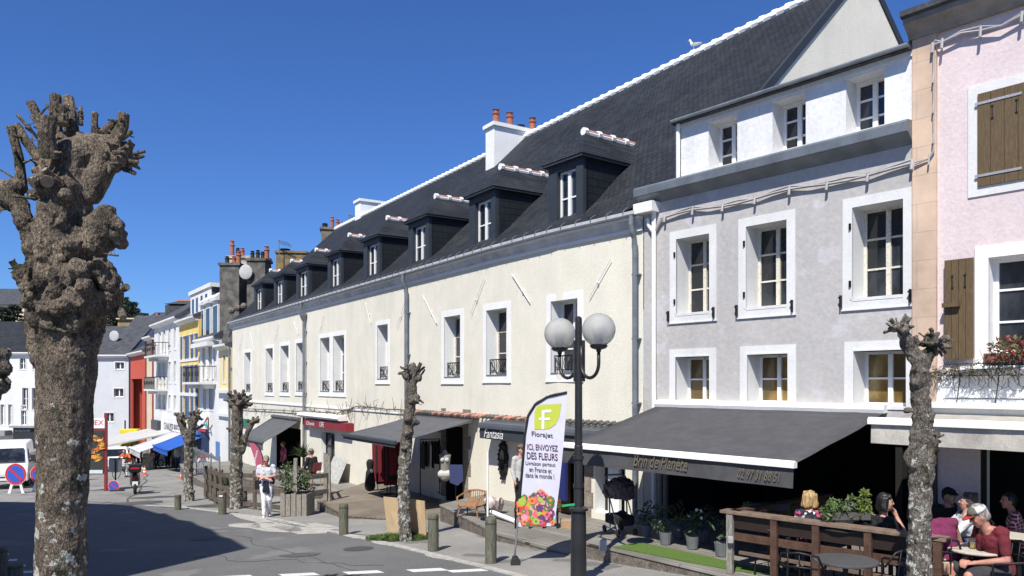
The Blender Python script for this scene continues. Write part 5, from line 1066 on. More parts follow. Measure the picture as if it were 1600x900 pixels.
Y3 = 96.; F3 = FX(Y3); t = thing('ochre_gable_wall', 'ochre and brown stained gable wall standing among the far roofs', 'wall', (xU(210, Y3), Y3, -5)); s = MB(); s.prism([F3(xU(184, Y3), 0, -8), F3(xU(240, Y3), 0, -8), F3(xU(240, Y3), 0, zV(503, Y3)), F3(xU(184, Y3), 0, zV(498, Y3))], (0, 6, 0)); s.build('wall', OCH, t, world=True)
s = MB(); s.fbox(F3, xU(183, Y3), xU(241, Y3), -6.2, .3, zV(499, Y3), zV(497, Y3)); s.build('coping', PLB, t, world=True)
o4 = []
Y4 = 80.; F4 = FX(Y4)
for u0, u1, v0, v1 in ((31, 40, 559, 577), (51, 58, 559, 577), (35, 44, 606, 640), (1, 7, 632, 664), (13, 19, 632, 664), (33, 41, 634, 664), (50, 58, 606, 640), (2, 9, 590, 612)): o4.append((xU(u0, Y4), xU(u1, Y4), zV(v1, Y4), zV(v0, Y4)))
lw = house('white three storey house above the black shopfront, seen left of the thick trunk', F4, xU(-60, Y4), xU(120, Y4), zV(552, Y4), PLWF, ops=o4, rise=3.6, depth=10, roofm=SLATE)
for o in o4: fwin(F4, *o, lw, rows=2)
s = MB(); s.fbox(F4, xU(23, Y4), xU(60, Y4), .05, .25, -8, zV(668, Y4)); s.build('shopfront', plain('black_shopfront', (.02, .022, .025)), lw, world=True)
text('BOUTIQUE DU PORT', 'sign_lettering', WHS, lw, F4(xU(26, Y4), .28, zV(675, Y4)), (1, 0, 0), (0, 0, 1), 1.6, .25)
s = MB(); s.fbox(F4, xU(20, Y4), xU(62, Y4), 0, .6, zV(668, Y4), zV(665, Y4)); s.fbox(F4, xU(-20, Y4), xU(19, Y4), .05, 1.2, zV(680, Y4), zV(672, Y4)); s.build('string_course', mat('dull_band', (.3, .3, .3)), lw, world=True)
s = MB(); s.fbox(F4, xU(35, Y4), xU(46, Y4), -5, -3.4, 0, zV(524, Y4)); s.build('chimney', TERRA2, lw, world=True)
s = MB(); s.sphere((xU(23, Y4), Y4+3, zV(537, Y4)), .55, 14, 6, (.9, .35, 1)); s.build('satellite_dish', PLWF, lw, world=True)
Y5 = 100.; F5 = FX(Y5); sr = thing('stone_roofed_house', 'old house with a lichen grey stone roof behind the white houses at left', 'house', (xU(20, Y5), Y5+3, -5)); s = MB(); s.fbox(F5, xU(-80, Y5), xU(140, Y5), -14, 0, -8, zV(552, Y5)); s.build('wall', PLB, sr, world=True)
s = MB(); s.prism([F5(xU(-85, Y5), .6, zV(556, Y5)), F5(xU(-85, Y5), -9, zV(495, Y5)), F5(xU(-85, Y5), -18, zV(556, Y5))], (xU(62, Y5)-xU(-85, Y5)+8, 0, 0)); s.build('roof', STONER, sr, world=True)
Y6 = 128.; F6 = FX(Y6); sr = thing('long_slate_hall', 'long pale stone hall with dark slate roof on the far left skyline', 'building', (xU(20, Y6), Y6, -2)); s = MB(); wall(s, F6, xU(-90, Y6), xU(56, Y6), -8, zV(474, Y6), [(xU(26, Y6), xU(32, Y6), zV(496, Y6), zV(485, Y6), .3)], .3, step=90); s.fbox(F6, xU(26, Y6), xU(32, Y6), -.5, -.3, zV(496, Y6), zV(485, Y6)); s.poly([F6(xU(56, Y6), 0, -8), F6(xU(56, Y6), -14, -8), F6(xU(56, Y6), -14, zV(474, Y6)), F6(xU(56, Y6), -7, zV(443, Y6)+.4), F6(xU(56, Y6), 0, zV(474, Y6))]); s.build('wall', PLB, sr, world=True)
s = MB(); s.prism([F6(xU(-95, Y6), .5, zV(476, Y6)), F6(xU(-95, Y6), -7, zV(443, Y6)), F6(xU(-95, Y6), -14.5, zV(476, Y6))], (xU(57, Y6)-xU(-95, Y6), 0, 0)); s.build('roof', SLATEN, sr, world=True)
Y7 = 110.; F7 = FX(Y7); bx = thing('slate_gable_house', 'dark slate hung house with red ridge beyond the white balcony house', 'house', (xU(275, Y7), Y7, -2)); s = MB(); s.fbox(F7, xU(258, Y7), xU(300, Y7), -9, 0, -8, zV(477, Y7)); s.build('wall', SLATEN, bx, world=True)
s = MB(); s.prism([F7(xU(257, Y7), .2, zV(475, Y7)), F7(xU(259, Y7), -4, zV(466, Y7)), F7(xU(257, Y7), -9, zV(475, Y7))], (5, 0, 0)); s.build('roof', SLATEN, bx, world=True)
s = MB(); s.fbox(F7, xU(258, Y7), xU(300, Y7), -4.3, -3.7, zV(466, Y7), zV(463, Y7)); s.build('ridge_tiles', TERRA2, bx, world=True)
cr_ = house('distant low house with a small red chimney on the skyline', FX(120.), xU(222, 120), xU(262, 120), zV(505, 120), PLB, rise=2, depth=9)
s = MB(); s.fbox(FX(120.), xU(229, 120), xU(233, 120), -4, -3, zV(500, 120), zV(486, 120)); s.build('chimney', TERRA, cr_, world=True)
# hill and dark pines behind
HILL = mat('hill_scrub', (.06, .075, .035), (.03, .04, .02), scale=.2, rough=.95, bump=.6, bscale=3)
s = MB(); hv = []; nx, ny = 40, 8
for j in range(ny+1):
    for i in range(nx+1):
        x = -160+i*7; y = 135+j*18; f = j/ny; hv.append((x, y, -8+(12.5+3*noise.noise(V((x*.03, 0, 0))))*math.sin(min(f*1.6, 1)*math.pi/2)*max(0, min(1, (20-x)/60))+noise.noise(V((x*.1, y*.1, 0)))))
s.add(hv, [(j*(nx+1)+i, j*(nx+1)+i+1, (j+1)*(nx+1)+i+1, (j+1)*(nx+1)+i) for j in range(ny) for i in range(nx)]); tag(s.build('hill', HILL, smooth=True), kind='structure')
PINE = mat('pine_needles', (.035, .05, .028), (.022, .032, .018), rough=.8, bump=0)
random.seed(11)
for (u, v0, v1, Y, lab) in ((196, 464, 505, 104, 'dark layered conifer right of the thick trunk, above the ochre wall'), (212, 474, 506, 108, 'smaller dark conifer nearest the distant red chimney'), (178, 490, 520, 100, 'dark rounded tree half hidden behind the thick trunk'), (22, 478, 505, 118, 'dark bush in front of the long slate hall'), (5, 480, 508, 116, 'dark bush at the left edge below the slate hall')):
    b = P(u, v1, Y); hh = (v1-v0)/1200*Y; t = thing('conifer_tree' if v0 < 486 and u > 100 else 'bushy_tree', lab, 'tree', b); s = MB(); s.tube([(0, 0, -hh*1.2), (0, 0, hh*.9)], [.35, .08], 8); s.build('trunk', TWG, t)
    s = MB()
    for k in range(34):
        z = hh*random.uniform(.05, 1); r = (1.05-z/hh)*hh*.55+.5; a = random.uniform(0, 6.28); leaves(s, (math.cos(a)*r*.7, math.sin(a)*r*.7, z), (r*.55, r*.55, hh*.07), 70, .22)
    s.build('crown', PINE, t)

# ------------------------------------------------------------------ street clutter, far left
def rbox(mb, x0, x1, y0, y1, z0, z1): mb.box(x0, x1, y0, y1, z0, z1)
def vehicle(label, cat, loc, rz, L_, W_, prof, glass, cm, group=None, wheels=(.18, .80), wr=.33, name='parked_car', lights=True):
    """prof: side profile [(y, z)...] from nose (y=0) round to tail; glass: list of quads in (y0,z0,y1,z1) sides"""
    t = thing(name, label, cat, loc, rz, group); s = MB(); k = len(prof); vs = []; sec = [(-1., .0), (-.94, .5), (.94, .5), (1., .0)]
    zmid = max(z for y, z in prof)*.55; zt = max(z for y, z in prof)
    rows = []
    for xs in (-1, -.92, .92, 1):
        r = []
        for y, z in prof:
            tap = 1-.16*max(0, (z-zmid)/(zt-zmid)); r.append(V((xs*W_/2*tap, y, z-(.05 if abs(xs) == 1 and z > zmid else 0))))
        rows.append(r)
    for r in rows: vs += r
    fs = []
    for j in range(3):
        for i in range(k): fs.append((j*k+i, j*k+(i+1) % k, (j+1)*k+(i+1) % k, (j+1)*k+i))
    fs += [tuple(range(k-1, -1, -1)), tuple(3*k+i for i in range(k))]
    s.add(vs, fs); b = s.build('body', cm, t, bevel=.03)
    for gi, q in enumerate(glass):
        s = MB(); s.prism([V(p) for p in q[0]], q[1]); s.build('windscreen' if gi == 0 else 'window', GLS, t)
    for fy in wheels:
        for sx in (-1, 1):
            w0 = MB(); y = fy*L_; M = Matrix.Translation((sx*(W_/2-.1), y, wr)) @ Matrix.Rotation(math.pi/2, 4, 'Y')
            w0.lathe((0, 0, 0), [(wr*.6, -.1), (wr*.95, -.1), (wr, -.06), (wr, .06), (wr*.95, .1), (wr*.6, .1)], 20); w0.xf(M); wo = w0.build('wheel', plain('tyre_rubber', (.02, .02, .02), rough=.9), t)
            w1_ = MB(); w1_.lathe((0, 0, 0), [(wr*.62, -.105), (wr*.3, -.09), (wr*.62, .105), (wr*.2, .09)], 14); w1_.xf(M); w1_.build('rim', plain('rim_grey', (.4, .4, .4), metal=.5), wo)
    return t
CARW = mat('white_car_paint', (.78, .78, .77), (.76, .76, .75), rough=.25, bump=0, fine=0)
def van(label, u0, vb, Y, rz, sc=1.):
    p = P(u0, vb, Y); p.z = g(p.x, p.y)
    prof = [(0, .35), (-.02, .75), (.12, 1.0), (.55, 1.15), (1.15, 1.85), (1.5, 2.02), (4.8, 2.05), (4.95, 1.9), (5.0, .4), (4.9, .3)]
    W_ = 1.95; t = vehicle(label, 'van', p, rz, 5, W_, prof, [([(-.80, .56, 1.20), (.80, .56, 1.20), (.74, 1.10, 1.80), (-.74, 1.10, 1.80)], (0, -.05, .05)), ([(-.97, 1.1, 1.15), (-.97, 2.0, 1.15), (-.90, 2.0, 1.75), (-.90, 1.4, 1.75)], (-.01, 0, 0)), ([(.965, 1.1, 1.15), (.965, 2.0, 1.15), (.895, 2.0, 1.75), (.895, 1.4, 1.75)], (.02, 0, 0))], CARW, 'white vans parked at the left edge', name='parked_van')
    s = MB(); s.box(-.85, .85, -.06, .1, .38, .60); s.build('bumper', plain('black_plastic', (.03, .03, .03)), t)
    s = MB(); s.box(-.26, .26, -.085, -.055, .42, .53); s.build('number_plate', PLW, t)
    for sx in (-.75, .75): s = MB(); s.sphere((sx, .06, .83), .16, 12, 8, (1, .5, .7)); s.build('headlight', plain('lamp_glass', (.5, .5, .5), rough=.1), t); 
    for sx in (-1.12, 1.12): s = MB(); s.box(sx-.1, sx+.1, .95, 1.1, 1.2, 1.5); s.build('wing_mirror', plain('black_plastic', (.03, .03, .03)), t)
    return t
van('white van facing the street behind the no parking sign, nearest of the two vans', 5, 755, 36, math.radians(28))
van('white van standing behind the nearer van, roof and windscreen showing', 8, 735, 43.5, math.radians(28))
# white car seen from behind
p = GP(184, 736); prof = [(0, .35), (0, .85), (.12, 1.0), (.75, 1.48), (2.6, 1.5), (3.3, 1.0), (4.1, .85), (4.25, .4), (4.1, .25), (.1, .25)]
car = vehicle('white estate car seen from behind between the advertising panel and the scooter', 'car', (p.x+.1, 52, g(p.x, 52)), math.radians(27), 4.25, 1.8, prof, [([(-.68, .16, 1.0), (.68, .16, 1.0), (.62, .68, 1.42), (-.62, .68, 1.42)], (0, -.06, .05)), ([(-.87, 1.0, 1.0), (-.87, 2.8, 1.0), (-.78, 2.4, 1.38), (-.78, 1.1, 1.38)], (-.02, 0, 0)), ([(.87, 1.0, 1.0), (.87, 2.8, 1.0), (.78, 2.4, 1.38), (.78, 1.1, 1.38)], (.02, 0, 0))], CARW, wheels=(.2, .78))
for sx in (-.78, .78): s = MB(); s.box(sx-.08, sx+.08, -.03, .12, .85, 1.05); s.build('tail_light', plain('tail_red', (.45, .02, .02), rough=.3), car)
s = MB(); s.box(-.25, .25, -.03, .0, .55, .66); s.build('number_plate', PLW, car)
# road signs on low stands
RSR = plain('sign_red_enamel', (.50, .03, .05), rough=.4); RSB = plain('sign_blue_enamel', (.03, .10, .48), rough=.4)
def nopark(label, u, v, Y, R_, stand=True, hh=None, rot=0):
    p = P(u, v, Y); gz = g(p.x, Y); t = thing('no_parking_sign', label, 'road sign', (p.x, Y, gz), rot, 'round no parking signs on low stands'); zc = p.z-gz
    def disc(r0, r1, y, m, nm):
        s = MB(); s.tube([(0, y, zc), (0, y+.012, zc)], r1, 32); return s.build(nm, m, t)
    disc(0, R_, 0, PLW, 'sign_face'); disc(0, R_*.97, -.004, RSR, 'red_ring'); disc(0, R_*.76, -.008, RSB, 'blue_field')
    s = MB(); a = .75; s.bar((-math.cos(a)*R_*.8, -.012, zc+math.sin(a)*R_*.8), (math.cos(a)*R_*.8, -.012, zc-math.sin(a)*R_*.8), .01, R_*.2, up=(0, 0, 1)); s.build('diagonal_bar', RSR, t)
    if stand:
        s = MB(); zb = zc-R_*.9
        s.prism([(-.36, .02, 0), (-.2, .02, zb+.1), (.2, .02, zb+.1), (.36, .02, 0), (.24, .02, 0), (.15, .02, zb-.06), (-.15, .02, zb-.06), (-.24, .02, 0)], (0, .05, 0)); s.build('stand', PLW, t)
    else:
        s = MB(); s.box(-.12, .4, -.1, .15, 0, .06); s.bar((.05, .03, 0), (.05, .03, zc), .04); s.build('stand', plain('black_rubber', (.02, .02, .02), rough=.8), t)
    return t
nopark('white framed no parking sign standing on legs before the white vans', 24.5, 741, 33, .47)
nopark('no parking sign mostly hidden behind the thick trunk, only its left rim showing', 62, 741, 33.5, .42)
nopark('small no parking disc leaning low beside the advertising panel post', 177.5, 759.5, 32.5, .245, False)
# advertising panel
YA = 32.8; p = P(165, 770, YA); t = thing('advertising_panel', 'red framed advertising panel showing a fiery dancer under a white name board', 'advertising panel', (p.x, YA, g(p.x, YA)))
DR = plain('dark_red_frame', (.22, .03, .035), rough=.5); s = MB()
x0, x1 = xU(118, YA), xU(166, YA); s.box(xU(163.5, YA), xU(167.5, YA), YA-.05, YA+.05, g(p.x, YA)-.1, zV(647, YA)); s.build('post', DR, t, world=True)
s = MB(); s.box(x0, x1, YA-.06, YA+.06, zV(741, YA), zV(669, YA)); s.build('frame', DR, t, world=True)
s = MB(); s.box(x0, xU(164, YA), YA-.085, YA-.055, zV(737, YA), zV(673, YA)); po = s.build('poster', plain('poster_dark', (.03, .035, .03)), t, world=True)
s = MB(); s.box(x0, xU(162, YA), YA-.09, YA-.08, zV(739.5, YA), zV(734, YA)); s.build('poster_caption_strip', plain('pale_strip', (.55, .62, .65)), t, world=True)
FIR = [plain('flame_orange', (.75, .20, .03)), plain('flame_yellow', (.85, .55, .12)), plain('flame_brown', (.30, .08, .03)), plain('flame_gold', (.6, .35, .05))]
s = MB(); random.seed(3)
for i in range(120):
    f = random.random(); u = 140+22*abs(math.sin(f*4.2))+random.uniform(-3, 3); v = 680+f*38+random.uniform(-3, 3)
    if not 137 < u < 162: continue
    s.cur = random.randrange(4); c = V((xU(u, YA), YA-.088-.0003*i, zV(v, YA))); a = random.uniform(-.5, 1.3); l = random.uniform(.06, .2); d = V((math.cos(a), 0, math.sin(a))); e = V((-d.z, 0, d.x)); s.poly([c-d*l, c+e*l*.3, c+d*l, c-e*l*.25])
s.build('fire_figure', FIR, po, world=True)
s = MB(); s.box(x0, xU(165, YA), YA-.08, YA+.08, zV(669, YA), zV(653.5, YA)); so3 = s.build('name_board', PLW, t, world=True)
text('REX', 'board_lettering', RSR, so3, (xU(142.5, YA), YA-.085, zV(664, YA)), (1, 0, 0), (0, 0, 1), 21/1200*YA, 7.6/1200*YA)
text('A', 'board_lettering', plain('teal_lettering', (.03, .15, .22)), so3, (xU(135, YA), YA-.085, zV(664, YA)), (1, 0, 0), (0, 0, 1), 6/1200*YA, 7.6/1200*YA)
# litter bin on pole
YB = 34.; p = P(182, 745, YB); gz = g(p.x, YB); t = thing('litter_bin', 'pale grey bin box hung on a post between panel and scooter', 'bin', (p.x, YB, gz)); s = MB(); s.box(-.28, .16, -.15, .2, .75, 1.32); s.build('box', mat('galvanised_bin', (.42, .45, .47), rough=.6), t, bevel=.03)
s = MB(); s.tube([(.05, -.18, 0), (.05, -.18, 1.35)], .035, 8); s.tube([(-.33, .0, 1.34), (.75, 0, 1.34)], .03, 6); s.build('post', plain('dark_blue_metal', (.02, .025, .05)), t)
# wooden steps behind the vans
p = P(45, 735, 40); t = thing('plank_steps', 'weathered plank steps between the vans and the thick trunk', 'steps', (p.x, 40, g(p.x, 40))); s = MB()
for q in range(5): s.box(-.9, 1.6, .35*q, .35*q+.42, .33*q, .33*q+.25)
s.build('treads', WOODD, t)
# scooter seen from behind
def scooter():
    p = GP(211, 773); t = thing('motor_scooter', 'black motor scooter with top box and red tail light parked seen from behind', 'scooter', p, math.radians(26)); BK = plain('black_gloss', (.015, .015, .016), rough=.25); B2 = plain('black_rubber', (.02, .02, .02), rough=.8)
    for y in (.1, 1.4):
        s = MB(); s.lathe((0, 0, 0), [(.17, -.06), (.25, -.06), (.28, 0), (.25, .06), (.17, .06)], 20); s.xf(Matrix.Translation((0, y, .28)) @ Matrix.Rotation(math.pi/2, 4, 'Y')); w0 = s.build('wheel', B2, t)
        s = MB(); s.lathe((0, 0, 0), [(.18, -.05), (.05, -.04), (.18, .05), (.04, .04)], 12); s.xf(Matrix.Translation((0, y, .28)) @ Matrix.Rotation(math.pi/2, 4, 'Y')); s.build('rim', ZINC, w0)
    s = MB(); s.cap2((0, .05, .62), (0, .7, .55), .17, .20); s.cap2((0, -.05, .74), (0, .5, .76), .13, .16); s.cap2((0, .7, .4), (0, 1.1, .35), .16, .16); s.cap2((0, 1.1, .35), (0, 1.25, .95), .2, .16); s.cap2((0, 1.25, .9), (0, 1.15, 1.1), .12, .1); remesh(s, 'body', BK, t, .03)
    s = MB(); s.cap2((0, .1, .85), (0, .75, .84), .13, .15); remesh(s, 'seat', B2, t, .03)
    s = MB(); s.box(-.22, .22, -.33, .08, .90, 1.22); s.build('top_box', BK, t, bevel=.05)
    s = MB(); s.box(-.15, .15, -.345, -.32, 1.03, 1.11); s.build('tail_light', plain('tail_red', (.45, .02, .02), rough=.3), t)
    s = MB(); s.box(-.13, .13, -.14, -.10, .62, .68); s.build('brake_light', plain('dark_red_lens', (.2, .01, .01), rough=.3), t)
    s = MB(); s.box(-.10, .10, -.12, -.09, .36, .53); s.build('number_plate', PLW, t)
    s = MB(); s.prism([(-.07, -.05, .2), (.07, -.05, .2), (.06, -.08, .5), (-.06, -.08, .5)], (0, .02, 0)); s.build('mudguard', B2, t)
    s = MB(); s.tube([(-.36, 1.0, 1.12), (-.1, 1.12, 1.1), (.1, 1.12, 1.1), (.36, 1.0, 1.12)], .018, 8); s.build('handlebar', B2, t)
    for sx in (-1, 1): s = MB(); s.tube([(sx*.25, 1.05, 1.12), (sx*.3, 1.1, 1.3)], .01, 6); s.sphere((sx*.32, 1.1, 1.35), .075, 10, 8, (1, .3, .7)); s.build('mirror', B2, t)
    s = MB(); s.tube([(.14, .7, .25), (.16, -.1, .35)], [.04, .055], 10); s.build('exhaust', ZINC, t)
scooter()
# traffic cones, barrier, sandwich board
CON = plain('cone_orange', (.75, .10, .03), rough=.6)
def cone(label, u, v, hpx):
    p = GP(u, v); h = hpx/1200*p.y; t = thing('traffic_cone', label, 'traffic cone', p, 0, 'orange and white traffic cones'); s = MB(); s.box(-h*.27, h*.27, -h*.27, h*.27, 0, h*.05); s.lathe((0, 0, 0), [(h*.2, h*.05), (h*.04, h), (h*.01, h*1.01)], 16); s.build('cone', CON, t)
    s = MB()
    for a, b in ((.30, .47), (.62, .78)): ra = .2-(.16*(a-.05)/.95); rb = .2-(.16*(b-.05)/.95); s.lathe((0, 0, 0), [(h*ra+.004, h*a), (h*rb+.004, h*b)], 16)
    s.build('reflective_band', PLW, t)
cone('traffic cone standing left of the farthest forked tree', 284.5, 749, 17); cone('traffic cone beside the striped barrier, right of the farthest tree', 310, 750, 18); cone('traffic cone just right of the scooter by the white canopy', 226, 742, 14)
p = GP(309, 745); t = thing('striped_barrier', 'folding red and white striped barrier before the blue shopfront', 'barrier', p); 
for k, (x0, x1) in enumerate(((-.55, .25), (.2, -.7), (.2, .75), (.75, .3))):
    s = MB(); 
    for q in range(6): a = V((x0, .1*k, .05)).lerp(V((x1, .1*k, 1.2)), q/6); b = V((x0, .1*k, .05)).lerp(V((x1, .1*k, 1.2)), (q+1)/6); s.cur = q % 2; s.bar(a, b, .03, .10)
    s.build('striped_rail', [PLW, RSR], t)
p = GP(230, 733); t = thing('sandwich_board', 'white sandwich board with dark lettering by the canopy', 'sign', (p.x-.9, p.y, p.z)); p0 = t.location
s = MB(); x = xU(228, p.y)-p0.x; s.prism([(x-.3, 0, 0), (x+.5, 0, 0), (x+.5, .2, 1.1), (x-.3, .2, 1.1)], (0, .03, 0)); s.build('board', mat('board_cream', (.6, .57, .48)), t)
t = thing('mail_box', 'yellow mail box against the pale house', 'mail box', (xU(203, 64), 64, g(-32, 64))); s = MB(); s.box(-.75, .75, -.3, .3, 1.4, 2.9); s.build('box', mat('mail_yellow', (.72, .55, .02), rough=.5), t, bevel=.08); s = MB(); s.box(-.5, .5, -.32, -.29, 2.3, 2.42); s.build('slot', plain('black_slot', (.02, .02, .02)), t); s = MB(); s.tube([(-.4, 0, 0), (-.4, 0, 3.6)], .06, 8); s.build('post', IRON, t)
# white canopy terrace and awnings of the far shops
t = thing('white_canopy_terrace', 'white framed canopy terrace in front of the white house', 'canopy', FRW_(tR(235), 3, -6)); s = MB(); a0, a1 = tR(262), tR(228)
a0, a1 = tR(268, 0), tR(240, 0); D_ = 4.2; zt0, zt1 = zR(255, 680), zR(255, 680)-.5
s.strip(FRW_, a0, a1, [(0, zt0+.4), (D_, zt0-.35), (D_, zt0-.75), (D_-.12, zt0-.75), (D_-.12, zt0-.45), (0, zt0+.3)], 1); s.build('roof', mat('canopy_white', (.50, .49, .46), (.40, .39, .37)), t, world=True)
for a in (a0+.1, (a0+a1)/2, a1-.1): s = MB(); s.fbox(FRW_, a-.07, a+.07, D_-.15, D_-.02, -6.6, zt0-.7); s.build('post', PLW, t, world=True)
s = MB(); s.fbox(FRW_, a0, a1, D_-.1, D_-.08, -6.6, -5.6); s.build('screen_panel', glassmat('terrace_screen', (.12, .12, .12), rough=.2), t, world=True)
BLA = mat('blue_awning', (.015, .095, .42), (.012, .08, .35), rough=.8, bump=.05)
awning('awning', 'bright blue awning beside the bank, farthest shop on the right side', FRW_, tR(323), tR(296), zR(310, 676), 2.3, zR(310, 676)-.9, .3, BLA, BLA, n=6, sag=.05)
awning('awning', 'pale grey awning between the white canopy and blue awning', FRW_, tR(293), tR(272), zR(285, 676), 3.0, zR(285, 676)-1.1, .4, mat('pale_awning', (.50, .50, .50), (.42, .42, .42)), PLW, n=6, sag=.05)

# ------------------------------------------------------------------ cafe terrace fence and planters on the left
def fence(label, pts, h, z_of, posts=1.5, rails=(.35, .8), m=WOODW, solid=False, pw=.09, glass=None):
    c = V((*pts[0], z_of(*pts[0]))); t = thing('wooden_fence', label, 'fence', c); 
    for i in range(len(pts)-1):
        a = V((*pts[i], 0)); b = V((*pts[i+1], 0)); n_ = max(1, round((b-a).length/posts))
        for q in range(n_+(1 if i == len(pts)-2 else 0)):
            p = a.lerp(b, q/n_); z = z_of(p.x, p.y); s = MB(); s.box(p.x-pw/2, p.x+pw/2, p.y-pw/2, p.y+pw/2, z-.2, z+h); s.build('post', m, t, world=True)
        for r in rails: 
            s = MB(); A_ = a.copy(); A_.z = z_of(a.x, a.y)+r; B_ = b.copy(); B_.z = z_of(b.x, b.y)+r; s.bar(A_, B_, .035, .13); s.build('rail', m, t, world=True)
        if glass: s = MB(); A_ = a.copy(); A_.z = z_of(a.x, a.y)+glass[0]; B_ = b.copy(); B_.z = z_of(b.x, b.y)+glass[0]; s.prism([A_, B_, B_+V((0, 0, glass[1])), A_+V((0, 0, glass[1]))], (.01, .01, 0)); s.build('glass_panel', MT.get('clear') or clear(), t, world=True)
    return t
def clear():
    m = bpy.data.materials.new('clear_glass'); m.use_nodes = True; b = m.node_tree.nodes['Principled BSDF']; b.inputs['Transmission Weight'].default_value = .95; b.inputs['Roughness'].default_value = .02; b.inputs['IOR'].default_value = 1.05; b.inputs['Base Color'].default_value = (.9, .93, .92, 1); MT['clear'] = m; return m
def rel(u, v): q = GP(u, v); return (q.x, q.y)
fence('grey timber fence stepping up to the raised cafe deck, right of the planter', [rel(462, 806), rel(514, 797), rel(508, 781)], 1.55, g, 1.4, (.55, 1.0))
fence('low timber fence and handrail behind the walking person', [rel(322, 778), rel(345, 792), rel(398, 796), rel(448, 803)], 1.15, g, 1.6, (.15, .6, 1.0), mat('dark_fence_wood', (.13, .105, .085), (.075, .06, .05), scale=6, bump=.3))
fence('pale steel and glass screen along the far cafe deck', [w_(sC(468), 3.3), w_(sC(398), 3.1)], 1.25, lambda x, y: -4.2, 1.8, (1.1,), ZINC, glass=(.2, .9), pw=.05)
t = thing('planter_wall', 'dark timber planter box with spiky plants at the fence corner', 'planter', GP(332, 785)); s = MB(); q0 = GP(318, 775); q1 = GP(352, 794); dd = (q1-q0).normalized(); s.prism([q0+V((0, 0, -.1)), q1+V((0, 0, -.1)), q1+V((.55, .35, -.1)), q0+V((.55, .35, -.1))], (0, 0, .62)); s.build('box', FASC, t, world=True)
def spiky(c, n_, l, mb, spread=1.):
    c = V(c)
    for i in range(n_):
        a = random.uniform(0, 6.28); e = random.uniform(.3, 1.35); d = V((math.cos(a)*math.cos(e)*spread, math.sin(a)*math.cos(e)*spread, math.sin(e))); L_ = l*random.uniform(.6, 1); wv = V((-math.sin(a), math.cos(a), 0))*.018
        m_ = c+d*L_*.55+V((0, 0, .02)); mb.poly([c-wv*.5, c+wv*.5, m_+wv, m_-wv]); mb.poly([m_-wv, m_+wv, c+d*L_+V((0, 0, -.22*L_*math.cos(e)))])
s = MB()
for u, v in ((322, 757), (330, 760), (338, 764), (346, 768)): q = GP(u, v+20); spiky((q.x+.2, q.y+.15, q.z+.5), 60, .8, s, .9)
s.build('foliage', LR5, t, world=True)
# planter crate with shrub
q = GP(465, 805); t = thing('planter_crate', 'weathered board planter crate overflowing with leafy shrub beside the walking person', 'planter', q, math.radians(-8))
W_ = .76; hh = .62; s = MB()
for i in range(5):
    x = -W_/2+W_*i/5
    s.box(x+.01, x+W_/5-.01, -.28, -.25, .02, hh-.02*(i % 2)); s.box(x+.01, x+W_/5-.01, .25, .28, .02, hh)
    y = -.25+.1*i; s.box(-W_/2, -W_/2+.03, y+.005, y+.095, .02, hh); s.box(W_/2-.03, W_/2, y+.005, y+.095, .02, hh)
s.build('crate', WOODW, t); s = MB(); s.box(-W_/2+.04, W_/2-.04, -.24, .24, .05, hh-.08); s.build('soil', mat('soil', (.05, .035, .025)), t)
s = MB(); random.seed(4)
for i in range(16): leaves(s, (random.uniform(-.35, .3), random.uniform(-.2, .2), hh+random.uniform(.0, .75)), (.2, .18, .16), 60, .05, nm=3)
s.build('foliage', [LR3, LR2, LR5], t)
s = MB(); s.tube([(0, 0, hh-.1), (-.05, 0, hh+.5)], .02, 5); s.tube([(0, 0, hh-.1), (.15, 0, hh+.5)], .015, 5); s.build('stem', TWG, t)
# palm plants
for (s_, d_, zb, lab, l) in ((sC(509), .9, -3.62, 'spiky potted palm by the dark door on the raised cafe deck', .8), (sC(420), 3.6, -4.2, 'spiky palm beside the pink feather flag', .9)):
    q = FC(s_, d_, zb); t = thing('potted_palm', lab, 'plant', q, 0, 'potted palms on the cafe decks'); s = MB(); s.lathe((0, 0, 0), [(.15, 0), (.2, .35), (.17, .35), (.16, .3)], 14); s.build('pot', plain('black_pot_plastic', (.03, .03, .03)), t)
    s = MB(); s.tube([(0, 0, .3), (.02, 0, .75)], .05, 7); s.build('stem', TWG, t); s = MB(); spiky((0, 0, .75), 110, l, s); s.build('foliage', [LR3], t)
# pink feather flag
q = FC(sC(402), 3.9, -4.6); q = P(396, 790, 30); q.z = g(q.x, q.y); t = thing('feather_flag', 'dusky pink feather flag with pale script at the cafe corner', 'flag', q); fy = q.y
def L2(u, v, dy=0): r = P(u, v, fy); return V((r.x, fy+dy, r.z))-q
s = MB(); s.prism([L2(u, v) for u, v in ((389, 691), (396, 692), (404, 700), (409, 712), (411, 726), (411, 765), (404, 765), (402, 735), (396, 712))], (0, .01, 0)); o = s.build('sail', mat('pink_flag_fabric', (.42, .10, .17), (.36, .08, .14)), t); s = MB(); s.tube([L2(388, 690), L2(397, 691), L2(405, 699), L2(410, 712), L2(412, 730), L2(412, 795)], .022, 6); s.build('pole', plain('black_sleeve', (.012, .012, .012)), t)
text('Salon', 'flag_lettering', WHS, o, L2(397.5, 728, -.01), L2(404, 703)-L2(397.5, 728), (-.9, 0, .3), .6, .1, world=False)
